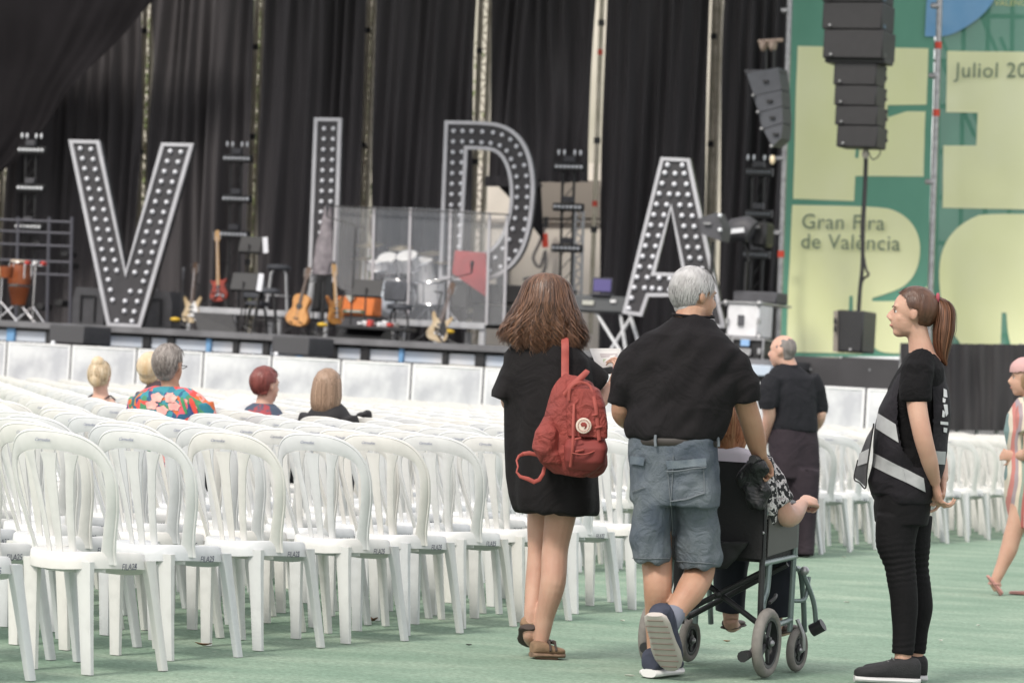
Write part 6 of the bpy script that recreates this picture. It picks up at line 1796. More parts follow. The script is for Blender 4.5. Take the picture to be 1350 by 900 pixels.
obj('heel_roller', MB().cyl(W_(.26, .56, .17), W_(.31, .56, .20), .028, 14), black_plastic, wc_)
wt('leg_strut', [(.24, .46, .42), (.27, .53, .30), (.28, .56, .19)], .011, frame_m)
obj('strut_knob', MB().ball(W_(.25, .45, .43), .02, 10, 8), steel, wc_)
wt('cross_brace', [(-.215, .06, .20), (.215, .09, .45)], .0125, black_metal); wt('cross_brace', [(.215, .10, .19), (-.215, .12, .45)], .0125, black_metal)
wt('cross_brace', [(-.215, .30, .20), (.215, .32, .46)], .0125, black_metal)
obj('brace_pivot', MB().ball(W_(0, .07, .325), .018, 10, 8), black_metal, wc_)
m = MB(); rows = []
for j in range(9):
    z = lerp(.49, .885, j / 8)
    rows.append([W_(lerp(-.225, .225, i / 12), -.035 - (z - .49) * .04 + .02 * math.sin(PI * i / 12) + .006 * noise.noise(V((i * .4, j * .5, 3))), z) for i in range(13)])
back_c = MB(); back_c.add([p for r_ in rows for p in r_] + [p - fwd * .014 for r_ in rows for p in r_], [(j * 13 + i, j * 13 + i + 1, (j + 1) * 13 + i + 1, (j + 1) * 13 + i) for j in range(8) for i in range(12)] + [(117 + j * 13 + i, 117 + (j + 1) * 13 + i, 117 + (j + 1) * 13 + i + 1, 117 + j * 13 + i + 1) for j in range(8) for i in range(12)])
for e_ in (range(12),):
    for i in e_: back_c.f += [(i, 117 + i, 118 + i, i + 1), (104 + i, 105 + i, 222 + i, 221 + i)]; back_c.mi += [0, 0]
bco = obj('back_sling', back_c, nyl, wc_)
m = MB().slab([W_(-.21, .0, .475), W_(.21, .0, .475), W_(.21, .42, .495), W_(-.21, .42, .495)], V((0, 0, .03))); obj('seat_sling', m, nyl, wc_)
m = MB(); stack(m, [(W_(-.02, -.06, .44), rgt * .10, fwd * .03), (W_(-.02, -.065, .48), rgt * .15, fwd * .03), (W_(-.01, -.07, .56), rgt * .19, fwd * .028)], 20, 3); obj_r('under_pouch', m, nyl, wc_, .008, 2, folds(.01, 9, 7))
obj('hanging_strap', MB().tube([W_(-.13, -.05, .47), W_(-.125, -.06, .35), W_(-.13, -.055, .20)], [(.030, .008), (.026, .008), (.034, .008)], 8, ref=fwd), nyl, wc_)
text_obj('back_label', '~Sunrise', mat('grey_print', (.25, .25, .25), .6), wc_, WM @ Matrix.Translation((-.10, -.063, .535)) @ FACE, .03, shear=.6) if False else None
obj('back_stripe', MB().tube([W_(-.16, -.066, .535), W_(-.10, -.066, .55), W_(.0, -.062, .553)], [(.003, .001), (.004, .001), (.002, .001)], 6, ref=fwd), mat('grey_print', (.25, .25, .25), .6), wc_)
for z in (.60, .72): obj('rivet', MB().ball(W_(.222, -.04, z), .007, 8, 6), steel, wc_)
blk_bag = mat('black_gloss_cloth', (.009, .009, .011), .5, var=.3, vs=12, wr=.5, wrs=14)
m = MB(); stack(m, [(W_(.215, -.14, .893), rgt * .03, fwd * .035), (W_(.20, -.12, .86), rgt * .055, fwd * .045), (W_(.17, -.10, .82), rgt * .06, fwd * .04), (W_(.20, -.09, .77), rgt * .06, fwd * .035), (W_(.21, -.09, .70), rgt * .028, fwd * .03)], 22, 2.4)
tag(obj_r('folded_jacket', m, blk_bag, None, .008, 1, folds(.016, 16, 14)), 'crumpled black jacket hung over the right handle of the wheelchair', 'jacket')

# ---- seated woman in the wheelchair
ws = thing('person', 'seated woman with copper bob in the wheelchair, raising her fist over the armrest', 'person', M=Matrix.Translation(W_(0, .15, 0)))
b = MB()
HW = Dp(967, 560, 13.70)
hwf = fwd + rgt * .25
Pws = head_mb(b, HW, hwf, (0, 0, 1), .95)
limb(b, [HW - ZV * .04, W_(-.0, .07, .93), W_(-.0, .07, .88)], [.05, .05, .08])
stack(b, [(W_(-.0, .08, .90), rgt * .13, fwd * .07), (W_(-.0, .09, .85), rgt * .17, fwd * .09), (W_(-.01, .11, .75), rgt * .16, fwd * .11), (W_(0, .13, .62), rgt * .17, fwd * .13), (W_(0, .15, .55), rgt * .17, fwd * .14)])
for s in (-1, 1): limb(b, [W_(s * .08, .18, .58), W_(s * .10, .42, .57), W_(s * .10, .50, .52), W_(s * .10, .50, .35), W_(s * .10, .53, .20)], [.095, .075, .065, .052, .035]); limb(b, [W_(s * .10, .53, .20), W_(s * .11, .57, .165), W_(s * .12, .68, .16)], [.034, .034, .024])
Q_ = lambda x, y, Y: Dp(x, y, Y)
limb(b, [Q_(1000, 620, 13.68), Q_(1018, 650, 13.68), Q_(1035, 678, 13.70), Q_(1044, 679, 13.76), Q_(1052, 671, 13.86), Q_(1058, 664, 13.93)], [.055, .052, .046, .045, .036, .026])
hand(b, Q_(1058, 664, 13.93), fwd * .9 + ZV * .3 + rgt * .1, -ZV * .8 - rgt * .2, -1, .95, curls=[(55, 80, 50)] * 4, thumb=(25, 30))
limb(b, [W_(-.17, .08, .88), W_(-.22, .14, .72), W_(-.18, .32, .74), W_(-.12, .38, .72)], [.05, .045, .036, .026]); hand(b, W_(-.12, .38, .72), fwd + rgt * .3, -ZV, 1, .95)
obj_r('body', b, sk_c, ws, .006, 4)
lil = mat('pale_lilac_cotton', (.50, .47, .52), .85, var=.1, vs=4)
t = MB(); stack(t, [(W_(-.0, .05, .945), rgt * .09, fwd * .06), (W_(-.0, .06, .925), rgt * .16, fwd * .085), (W_(-.0, .07, .87), rgt * .20, fwd * .11), (W_(-.01, .10, .75), rgt * .185, fwd * .135), (W_(0, .13, .6), rgt * .19, fwd * .15), (W_(0, .15, .53), rgt * .19, fwd * .16)], 30, 2.4)
obj_r('top', t, lil, ws, .008, 2, folds(.008, 8, 5))
flm = bpy.data.materials.new('black_white_floral'); n, N, L, pb = nodes(flm)
tc = N.new('ShaderNodeTexCoord'); vo = N.new('ShaderNodeTexNoise'); vo.inputs['Scale'].default_value = 42; vo.inputs['Detail'].default_value = 2; L.new(tc.outputs['Object'], vo.inputs['Vector'])
cr = N.new('ShaderNodeValToRGB'); cr.color_ramp.interpolation = 'CONSTANT'; e = cr.color_ramp.elements; e[0].color = (.012, .012, .014, 1); e[1].position = .52; e[1].color = (.55, .52, .52, 1); k = e.new(.62); k.color = (.30, .26, .27, 1)
L.new(vo.outputs[0], cr.inputs[0]); L.new(cr.outputs[0], pb.inputs['Base Color']); pb.inputs['Roughness'].default_value = .8
t = MB(); t.tube([Q_(992, 614, 13.68), Q_(1005, 630, 13.68), Q_(1016, 650, 13.68), Q_(1026, 665, 13.69), Q_(1028, 668, 13.69)], [(.06, .075), (.082, .085), (.085, .083), (.082, .078), (.07, .068)], 20)
t.tube([W_(.17, .03, .90), W_(.195, .05, .8), W_(.20, .08, .70), W_(.19, .10, .64)], [(.05, .06), (.045, .08), (.04, .08), (.03, .05)], 16)
obj_r('shawl', t, flm, ws, .007, 2, folds(.010, 14, 10))
nav = mat('navy_trousers', (.010, .012, .022), .8, var=.3, vs=5)
t = MB(); t.ball(W_(0, .16, .575), (.19, .19, .09), 20, 12, WM.to_3x3().to_4x4())
for s in (-1, 1): limb(t, [W_(s * .085, .18, .575), W_(s * .105, .42, .565), W_(s * .105, .505, .51), W_(s * .105, .515, .35), W_(s * .105, .53, .225)], [.10, .085, .08, .075, .066])
obj_r('trousers', t, nav, ws, .009, 3, folds(.006, 9, 5))
for s in (-1, 1):
    shoe(ws, W_(s * .115, .535, .145), W_(s * .125, .72, .155), (0, 0, 1), mat('brown_sandal', (.06, .035, .03), .6), drk, .03, .038, 'sandal', .014)
cop = hairmat('copper_hair', (.26, .085, .035), (.36, .19, .10))
Mh = Matrix(fr(hwf)).transposed().to_4x4()
hb = MB(); hb.ball(Pws(0, -.018, .028), (.082, .100, .094), 20, 14, Mh); stack(hb, [(Pws(0, -.03, .0), Mh.to_3x3() @ V((.084, 0, 0)), Mh.to_3x3() @ V((0, .085, 0))), (Pws(0, -.035, -.05), Mh.to_3x3() @ V((.082, 0, 0)), Mh.to_3x3() @ V((0, .075, 0))), (Pws(0, -.045, -.10), Mh.to_3x3() @ V((.066, 0, 0)), Mh.to_3x3() @ V((0, .058, 0))), (Pws(0, -.05, -.13), Mh.to_3x3() @ V((.04, 0, 0)), Mh.to_3x3() @ V((0, .035, 0)))], 24, 2)
ho = obj_r('hair', hb, cop, ws, .005, 3, lambda p: .004 * noise.noise(V((p.x * 40, p.y * 40, p.z * 6))))
hair_cut(ho, Pws, lambda x, y, z: (y < .045) or z > .055 + max(0, y - .045) * .7)
g_ = random.Random(9); pa = []
for i in range(1700):
    az = g_.uniform(-2.2, 2.2); s0 = g_.uniform(.98, 1.06); ze = g_.uniform(-.135, -.09); pts = []
    for j in range(10):
        t_ = j / 9; z = lerp(.118, ze, t_)
        if z > .02: k_ = math.sqrt(max(0.02, 1 - ((z - .025) / .098) ** 2)); rx, ry = .083 * k_, .1 * k_
        else: k_ = interp([(-.14, .45), (-.10, .8), (-.05, .98), (.02, 1)], z); rx, ry = .084 * k_, .095 * k_
        pts.append(Pws(math.sin(az) * rx * s0, -.03 - math.cos(az) * ry * s0 * .9, z))
    pa.append(pts)
obj('strands', hair_strands(MB(), HW, pa, .0035), cop, ho, smooth=180)

# ================================================================ man in the dark polo shirt further back
PY = 24.2
A_ = lambda x, y, dy=0: Dp(x, y, PY + dy); P = F / PY
base = A_(1052, 737); base.z = 0
pol = thing('person', 'balding man in dark polo shirt and plum trousers walking away', 'person', base)
b = MB(); r_p = V((.88, .47, 0)); f_p = V((-.47, .88, 0))
HP = A_(1031, 463); hpf = V((-.95, .3, -.05)); hpf = V((-.88, .47, -.05))
Pp = head_mb(b, HP, hpf, (0, 0, 1), 1.06, 1.1)
limb(b, [A_(1034, 472), A_(1040, 485), A_(1042, 500)], [.066, .068, .09])
stack(b, [(A_(1043, 492), r_p * .14, f_p * .08), (A_(1043, 520), r_p * .17, f_p * .11), (A_(1046, 560), r_p * .14, f_p * .11), (A_(1047, 590), r_p * .16, f_p * .12)])
limb(b, [A_(1018, 500, -.12), A_(1012, 527, -.15), A_(1014, 548, -.12), A_(1008, 575, .0), A_(1004, 590, .08)], [.06, .055, .048, .042, .03])
hand(b, A_(1004, 590, .08), (-.2, .4, -.9), (.8, .1, 0), 1, 1)
limb(b, [A_(1070, 502, .1), A_(1080, 530, .12), A_(1080, 552, .12), A_(1070, 566, .38), A_(1060, 570, .50)], [.06, .055, .046, .04, .03]); hand(b, A_(1060, 570, .50), (-.7, .5, -.2), (-.8, .1, 0), -1, 1)
for x, y, dy in ((1040, 733, .0), (1062, 736, -.1)): limb(b, [A_(x + (1047 - x) * .4, 640, 0), A_(x, 690, dy * .5), A_(x, y - 5, dy)], [.05, .05, .035])
obj_r('body', b, sk_c, pol, .010, 4)
pm_ = mat('charcoal_polo', (.010, .0105, .0135), .85, c2=(.015, .015, .019), vs=4, spec=.25, wr=.5, wrs=5)
t = MB()
def secp(x0, x1, y, dep): h = (x1 - x0) / 2 / P; return (A_((x0 + x1) / 2, y), r_p * (h / .93), f_p * dep)
stack(t, [secp(1028, 1052, 480, .07), secp(1018, 1062, 488, .10), secp(1012, 1071, 498, .13), secp(1011, 1075, 515, .14), secp(1013, 1076, 540, .145), secp(1013, 1077, 560, .15), secp(1014, 1077, 568, .145)], 36, 2.3)
t.tube([A_(1021, 498, -.1), A_(1014, 512, -.13), A_(1012, 530, -.15), A_(1013, 537, -.14)], [(.08, .08), (.083, .085), (.08, .08), (.07, .075)], 18)
t.tube([A_(1066, 498, .08), A_(1075, 515, .1), A_(1079, 538, .12), A_(1079, 545, .12)], [(.08, .08), (.083, .085), (.075, .08), (.068, .07)], 18)
obj_r('polo_shirt', t, pm_, pol, .011, 2, folds(.012, 5, 3, None, 2))
obj('collar', MB().tube([A_(1040 + 12.5 * math.cos(q), 482 - 2.5 * math.sin(q) + 1.5 * math.cos(q), .075 * math.sin(q)) for q in [2 * PI * k / 20 for k in range(20)]], [(.010, .022)] * 20, 8, close=True, ref=(0, 0, 1)), pm_, pol)
trm = mat('plum_grey_trousers', (.022, .016, .021), .85, c2=(.032, .024, .030), vs=3, spec=.25, wr=.5, wrs=4)
t = MB()
stack(t, [secp(1015, 1076, 566, .13), secp(1014, 1078, 585, .15), secp(1015, 1079, 610, .155), secp(1017, 1079, 630, .15)], 32, 2.5)
t.tube([A_(1031, 620, .0), A_(1032, 660, .02), A_(1036, 700, .02), A_(1038, 730, .0)], [(.12, .13), (.11, .11), (.095, .10), (.085, .10)], 20)
t.tube([A_(1061, 620, -.05), A_(1061, 660, -.08), A_(1060, 700, -.1), A_(1060, 732, -.12)], [(.115, .13), (.105, .11), (.088, .10), (.078, .10)], 20)
obj_r('trousers', t, trm, pol, .011, 2, folds(.014, 4.5, 2.2, None, 8))
gh = hairmat('thin_grey_hair', (.20, .18, .17), (.12, .105, .10), .6)
hb = MB(); Mh = Matrix(fr(hpf)).transposed().to_4x4(); hb.ball(Pp(0, -.018, .020), (.080, .098, .090), 20, 14, Mh); hb.ball(Pp(0, -.042, -.035), (.060, .045, .05), 14, 10, Mh)
ho = obj_r('hair', hb, gh, pol, .006, 2, lambda p: .004 * noise.noise(p * 30))
hair_cut(ho, Pp, lambda x, y, z: y < .045 and z < .108 - (y + .05) * .35 and z > -.09 and not (abs(x) > .05 and y > -.035 and z < .02) )
face_bits(pol, Pp, 1.06)
for x, y, dy in ((1040, 734, 0), (1062, 737, -.12)):
    h_ = A_(x + 2, y, dy); h_.z = .002; shoe(pol, h_, h_ + V((-.12, .24, 0)), (0, 0, 1), mat('brown_shoe', (.06, .03, .02), .5), drk, .07, .045)

# ================================================================ guard in the reflective vest (profile, facing left)
GY = 13.7
A_ = lambda x, y, dy=0: Dp(x, y, GY + dy); P = F / GY
base = A_(1190, 893); base.z = 0
gd = thing('person', 'young steward with auburn ponytail in black reflective mesh vest, hands behind her', 'person', base)
b = MB(); f_g = V((-1, .06, 0)).normalized(); r_g = V((f_g.y, -f_g.x, 0))
lat = V((0, 1, 0))
HG = A_(1201, 413, .0)
Pg = head_mb(b, HG, V((-1, .10, .02)), (.0, 0, 1), .93, .95)
limb(b, [A_(1206, 425), A_(1211, 445), A_(1215, 465), A_(1217, 480)], [.048, .046, .055, .08])
def secg(x0, x1, y, hw): h = (x1 - x0) / 2 / P; return (A_((x0 + x1) / 2, y), V((h, 0, 0)), lat * hw)
stack(b, [secg(1197, 1232, 468, .08), secg(1195, 1236, 490, .13), secg(1184, 1238, 520, .13), secg(1180, 1234, 560, .11), secg(1172, 1232, 600, .12), secg(1168, 1226, 640, .12), secg(1170, 1218, 670, .11)])
limb(b, [A_(1211, 483, -.17), A_(1208, 525, -.20), A_(1216, 572, -.225), A_(1225, 606, -.195), A_(1233, 636, -.135)], [.048, .043, .040, .036, .0245])
hand(b, A_(1233, 637, -.135), (.25, .30, -.85), (.9, .3, .25), -1, .95, curls=[(25, 40, 30), (30, 45, 30), (35, 50, 35), (40, 50, 35)], thumb=(40, 10))
limb(b, [A_(1211, 483, .17), A_(1212, 525, .20), A_(1224, 572, .19), A_(1238, 605, .10), A_(1243, 632, -.02)], [.048, .043, .038, .034, .0245])
hand(b, A_(1243, 634, -.03), (-.05, -.45, -.8), (-1, -.1, 0), 1, .95, curls=[(20, 35, 30), (40, 55, 40), (50, 60, 45), (55, 60, 45)], thumb=(50, 10))
limb(b, [A_(1186, 672, -.06), A_(1184, 700, -.08), A_(1184, 745, -.09), A_(1190, 790, -.09), A_(1191, 840, -.09), A_(1190, 876, -.09)], [.06, .07, .048, (.048, .046), .040, .034])
limb(b, [A_(1204, 660, .08), A_(1206, 700, .08), A_(1208, 745, .09), A_(1213, 790, .09), A_(1208, 840, .09), A_(1207, 872, .09)], [.06, .07, .046, (.046, .046), .038, .033])
limb(b, [A_(1191, 872, -.09), A_(1190, 886, -.09), A_(1165, 890, -.1)], [.034, .033, .025]); limb(b, [A_(1208, 870, .09), A_(1208, 880, .09), A_(1185, 884, .08)], [.034, .033, .025])
obj_r('body', b, sk_a, gd, .0048, 8)
# leggings
leg_m_ = mat('black_jersey', (.0055, .005, .006), .8, var=.2, vs=6, spec=.2, bump=.15, bs=300, wr=.12, wrs=12)
t = MB()
stack(t, [secg(1158, 1226, 625, .14), secg(1154, 1228, 645, .165), secg(1152, 1226, 670, .165), secg(1154, 1222, 690, .16)], 32, 2.3)
limb(t, [A_(1184, 680, -.08), A_(1181, 715, -.08), A_(1187, 750, -.09), A_(1192, 795, -.09), A_(1192, 835, -.09), A_(1190, 862, -.09)], [(.078, .092), (.076, .084), (.060, .064), (.056, .058), (.048, .049), (.045, .046)], ref=(1, 0, 0), k=36, n=20)
limb(t, [A_(1202, 680, .08), A_(1203, 715, .08), A_(1207, 752, .09), A_(1213, 795, .09), A_(1209, 835, .09), A_(1207, 860, .09)], [(.078, .088), (.072, .078), (.056, .056), (.054, .055), (.044, .045), (.042, .043)], ref=(1, 0, 0), k=36, n=20)
def leg_f(p):
    x, y = proj(p); kn = math.exp(-((y - 742) / 26) ** 2); an = math.exp(-((y - 855) / 16) ** 2); hp_ = math.exp(-((y - 672) / 22) ** 2)
    return (.0018 * kn + .0012 * an) * math.sin(y * .8 + 2.5 * noise.noise(V((x * .06, y * .03, 2))) + x * .08) + .003 * noise.noise(V((x * .04, y * .03, 7)))
obj_r('leggings', t, leg_m_, gd, .006, 2, leg_f)
# T-shirt
t = MB()
stack(t, [secg(1198, 1232, 466, .085), secg(1193, 1238, 473, .13), secg(1187, 1243, 485, .165), secg(1172, 1245, 515, .165), secg(1168, 1242, 545, .15), secg(1170, 1238, 590, .14), secg(1162, 1232, 630, .15), secg(1158, 1228, 655, .155), secg(1156, 1226, 668, .155)], 36, 2.3)
t.tube([A_(1214, 474, -.12), A_(1210, 490, -.17), A_(1207, 515, -.195), A_(1207, 527, -.20), A_(1207, 530, -.2)], [(.055, .07), (.07, .072), (.068, .060), (.068, .055), (.06, .048)], 20, ref=lat)
t.tube([A_(1214, 474, .12), A_(1210, 490, .17), A_(1210, 515, .195), A_(1212, 530, .20)], [(.055, .07), (.07, .072), (.068, .060), (.068, .055)], 20, ref=lat)
obj_r('t_shirt', t, mat('jet_cotton', (.0055, .005, .006), .85, var=.2, vs=5, spec=.2, bump=.2, bs=400, wr=.4, wrs=8), gd, .007, 2, folds(.007, 8, 6))
# vest
vest_m = mat('black_mesh_vest', (.009, .0075, .010), .7, c2=(.013, .011, .015), vs=5, spec=.25, bump=.5, bs=500, wr=.4, wrs=8)
t = MB()
stack(t, [secg(1200, 1236, 470, .10), secg(1190, 1244, 482, .135), secg(1175, 1249, 510, .16), secg(1158, 1251, 540, .172), secg(1152, 1251, 565, .175), secg(1149, 1249, 590, .185), secg(1146, 1245, 615, .170), secg(1143, 1238, 636, .175), secg(1146, 1232, 652, .175), secg(1158, 1228, 662, .165)], 44, 2.2)
def vest_f(p):
    x, y = proj(p); fl = sst(560, 650, y)
    return .007 * noise.noise(V((x * .03, y * .012, 1 + p.y * 3))) + .014 * fl * math.sin(x * .17 + p.y * 20) * sst(1215, 1140, x) + .008 * noise.noise(V(((x + y) * .03, 2, p.y * 4)))
vo_ = obj_r('vest', t, vest_m, gd, .007, 2, vest_f)
# arm hole of the vest shows the shirt: vest removed where the sleeve and arm come through
def cut_obj(o, kill):
    W = Matrix(); q = o
    while q is not None: W = q.matrix_basis @ W; q = q.parent
    bm = bmesh.new(); bm.from_mesh(o.data)
    bmesh.ops.delete(bm, geom=[v for v in bm.verts if kill(W @ v.co)], context='VERTS'); bm.to_mesh(o.data); bm.free()
def vkill(p):
    x, y = proj(p)
    if p.y < GY and y < 640:
        hl = interp([(470, 1215), (484, 1192), (520, 1184), (560, 1184), (590, 1190), (610, 1204), (640, 1225)], y)
        hr_ = interp([(470, 1222), (484, 1226), (530, 1230), (600, 1229), (640, 1228)], y)
        return hl < x < hr_ and y < 615 and y > 476
    # side opening at the hem, front panel hangs loose
    return False
cut_obj(vo_, vkill)
bpy.context.view_layer.update()
refl = mat('silver_reflective_tape', (.33, .335, .34), .55, var=.15, vs=14, bump=.2, bs=30)
bpy.context.view_layer.update()
decal('reflective_band', vo_, [(1153, 541), (1189, 564), (1195, 590), (1149, 560)], refl, vo_, .004, grid=(14, 5))
decal('reflective_band', vo_, [(1230, 594), (1246, 595), (1245, 612), (1230, 611)], refl, vo_, .004, grid=(6, 4))
decal('reflective_band', vo_, [(1142, 591), (1190, 616), (1195, 636), (1139, 609)], refl, vo_, .004, grid=(14, 5))
decal('reflective_band', vo_, [(1190, 616), (1217, 630), (1219, 648), (1195, 636)], refl, vo_, .006, grid=(8, 4))
# loose front corners of the open vest
t = MB()
rows = [[A_(1152, 560, -.08), A_(1143, 575, -.02), A_(1140, 590, .06)], [A_(1146, 590, -.10), A_(1137, 598, -.02), A_(1131, 606, .06)], [A_(1142, 620, -.11), A_(1132, 622, -.03), A_(1126, 624, .06)], [A_(1140, 641, -.11), A_(1133, 634, -.03), A_(1126, 629, .06)]]
t.add([p for r_ in rows for p in r_] + [p + V((.004, .004, 0)) for r_ in rows for p in r_], [(j * 3 + i, j * 3 + i + 1, (j + 1) * 3 + i + 1, (j + 1) * 3 + i) for j in range(3) for i in range(2)] + [(12 + j * 3 + i, 12 + (j + 1) * 3 + i, 12 + (j + 1) * 3 + i + 1, 12 + j * 3 + i + 1) for j in range(3) for i in range(2)])
obj('vest_flap', t, mat('sheer_black_mesh', (.02, .018, .022), .7, alpha=.8), gd)
obj('piping', MB().tube(bez([A_(1152, 558, -.085), A_(1147, 590, -.11), A_(1143, 620, -.12), A_(1141, 643, -.12), A_(1133, 636, -.04), A_(1126, 630, .05), A_(1131, 606, .05)], 30), .0035, 6), black, gd)
t = MB().quad(A_(1133, 597, -.03), A_(1146, 591, -.11), A_(1143, 610, -.115), A_(1130, 614, -.03)); obj('reflective_band', t, refl, gd)
# emblem and text on the back of the vest (seen edge on)
whp = mat('white_print', (.55, .55, .56), .6)
bpy.context.view_layer.update()
for q in ([(1243, 512), (1247, 514), (1248, 524), (1243, 523)], [(1242, 524), (1246, 526), (1245, 531), (1242, 530)], [(1243, 533), (1248, 533), (1249, 545), (1246, 549)], [(1242, 540), (1245, 543), (1244, 550), (1241, 549)], [(1239, 555), (1249, 556), (1249, 560), (1239, 559)], [(1243, 563), (1248, 564), (1247, 570), (1243, 569)]):
    decal('back_print', vo_, q, whp, vo_, .004, grid=(3, 3))
# hair
aub = hairmat('auburn_hair', (.050, .022, .013), (.105, .046, .025))
Mh = Matrix(fr(V((-1, .10, .02)))).transposed().to_4x4()
hb = MB(); hb.ball(Pg(0, -.020, .028), (.080, .099, .092), 22, 16, Mh); hb.ball(Pg(0, -.06, .0), (.06, .05, .06), 14, 10, Mh)
ho = obj_r('hair', hb, aub, gd, .005, 3, lambda p: .0025 * noise.noise(V((p.x * 20, p.y * 60, p.z * 20))))
keepg = lambda x, y, z: (y < .028 - .5 * max(0, .045 - z) and z > -.055 + max(0, y + .04) * 1.0 and not (abs(x) > .05 and y > -.03 and z < .018)) or z > .062 + max(0, y - .03) * .75
hair_cut(ho, Pg, keepg)
g_ = random.Random(4); pa = []; o3 = Pg(0, 0, 0); ax = [(Pg(*e_) - o3).normalized() for e_ in ((1, 0, 0), (0, 1, 0), (0, 0, 1))]
tie = Pg(0, -.112, .075)
for i in range(1800):
    az = g_.uniform(-PI, PI); el = math.asin(g_.uniform(-.45, .95)); pts = []
    p0 = V((math.sin(az) * math.cos(el), -math.cos(az) * math.cos(el), math.sin(el)))
    t0 = V((0, -.83, .56))
    for j in range(8):
        q = p0.lerp(t0, (j / 7) ** 1.0).normalized(); s_ = 1.04 + .01 * (i % 3)
        pts.append(Pg(q.x * .078 * s_, -.015 + q.y * .100 * s_, .026 + q.z * .093 * s_))
    if all(keepg(*[(q - o3).dot(a) for a in ax]) for q in pts[:2]): pa.append(pts)
obj('strands', hair_strands(MB(), HG, pa, .003, taper=False), aub, ho, smooth=180)
obj('hair_tie', MB().tube([tie + (Mh.to_3x3() @ V((.017 * math.cos(k * PI / 8), -.002, .017 * math.sin(k * PI / 8)))) for k in range(16)], .008, 8, close=True), mat('pink_band', (.30, .05, .07), .7), gd)
pony = [(1236, 393, .015), (1243, 398, .03), (1246, 412, .042), (1244, 435, .045), (1242, 455, .036), (1243, 472, .018), (1247, 482, .006)]
tl = hairmat('auburn_hair_light', (.095, .038, .020), (.20, .085, .042))
core = MB(); core.tube([A_(x, y) for x, y, r_ in pony[:-1]], [(r_ * .8, r_ * .7) for x, y, r_ in pony[:-1]], 16)
po = obj_r('ponytail', core, aub, gd, .006, 2)
pc = bez([A_(x, y) for x, y, r_ in pony], 20); pr = [interp([(i, p[2]) for i, p in enumerate(pony)], k / 20 * 6) for k in range(21)]
pa = []
for i in range(1500):
    a = g_.uniform(0, 2 * PI); s_ = math.sqrt(g_.uniform(.5, 1.15)); end = g_.randint(13, 20); w1 = g_.uniform(-.5, .5)
    if i % 25 == 0: s_ *= 1.25
    pa.append([pc[k] + V((math.cos(a + w1 * k / 20) * pr[k] * s_, math.sin(a + w1 * k / 20) * pr[k] * s_ * .9, 0)) for k in range(0, end + 1)])
obj('strands', hair_strands(MB(), A_(1244, 440), pa, .0035), tl, po, smooth=180)
face_bits(gd, Pg, .93)
blkshoe = mat('black_knit_shoe', (.014, .014, .016), .8, var=.3, vs=40, bump=.3, bs=200); greys = mat('shoe_white_sole', (.50, .50, .50), .6)
for x, dy, gx in ((1212, -.09, 0), (1221, .09, 0)):
    h_ = A_(x, 896, dy); h_.z = .002
    so, (hh, dd, LL, uu, rr) = shoe(gd, h_, h_ + V((-.275, -.03, 0)), (0, 0, 1), blkshoe, greys, .085, .046, 'shoe', .028)
    for k in range(4): obj('lace', MB().tube([hh + dd * LL * (.42 + .07 * k) + uu * (.098 - .012 * k) - rr * .022, hh + dd * LL * (.44 + .07 * k) + uu * (.106 - .012 * k), hh + dd * LL * (.42 + .07 * k) + uu * (.098 - .012 * k) + rr * .022], .003, 6), mat('grey_lace', (.12, .12, .12), .8), so)
obj('bracelet', MB().tube([A_(1241.5, 628, .045) + V((.026 * math.cos(k * PI / 8), .026 * math.sin(k * PI / 8), -.004 * math.cos(k * PI / 8))) for k in range(16)], .003, 6, close=True), mat('pink_band', (.30, .05, .07), .7), gd)

# ================================================================ woman in the striped dress at the right edge
SY = 20.6
A_ = lambda x, y, dy=0: Dp(x, y, SY + dy); P = F / SY
base = A_(1340, 786); base.z = 0
sw = thing('person', 'woman in a pastel striped dress and pink cap walking in from the right edge', 'person', base)
b = MB()
Ps = head_mb(b, A_(1351, 499), V((-1, .1, -.03)), (0, 0, 1), .98)
limb(b, [A_(1354, 508), A_(1358, 522), A_(1360, 535)], [.05, .05, .07])
def secs(x0, x1, y, hw): h = (x1 - x0) / 2 / P; return (A_((x0 + x1) / 2, y), V((h, 0, 0)), lat * hw)
stack(b, [secs(1340, 1376, 530, .14), secs(1332, 1380, 560, .15), secs(1335, 1380, 600, .14), secs(1334, 1384, 640, .15)])
limb(b, [A_(1354, 542, -.17), A_(1358, 572, -.20), A_(1356, 596, -.2), A_(1347, 600, -.14), A_(1341, 601, -.10)], [.05, .045, .04, .036, .026])
hand(b, A_(1342, 601, -.10), (-.9, .3, .05), (.2, .9, 0), 1, .95)
limb(b, [A_(1360, 542, .17), A_(1366, 575, .2), A_(1350, 605, .2)], [.05, .04, .03]); hand(b, A_(1350, 605, .2), (-.9, -.3, .05), (.2, -.9, 0), 1, .95)
limb(b, [A_(1352, 650, -.08), A_(1345, 680, -.08), A_(1336, 702, -.08), A_(1330, 724, -.08), A_(1320, 748, -.08), A_(1311, 768, -.08)], [.09, .075, .058, .055, .04, .031])
limb(b, [A_(1311, 766, -.08), A_(1315, 775, -.08), A_(1306, 764, -.08)], [.032, .032, .022])
limb(b, [A_(1368, 650, .1), A_(1372, 700, .1), A_(1368, 740, .1), A_(1362, 780, .1)], [.09, .06, .05, .032]); limb(b, [A_(1362, 778, .1), A_(1358, 786, .1), A_(1345, 788, .1)], [.03, .028, .022])
obj_r('body', b, sk_a, sw, .008, 4)
stm = bpy.data.materials.new('pastel_stripes'); n, N, L, pb = nodes(stm)
tc = N.new('ShaderNodeTexCoord'); nz_ = N.new('ShaderNodeTexNoise'); nz_.inputs['Scale'].default_value = 3.5; L.new(tc.outputs['Object'], nz_.inputs['Vector'])
sx_ = N.new('ShaderNodeSeparateXYZ'); L.new(tc.outputs['Object'], sx_.inputs[0])
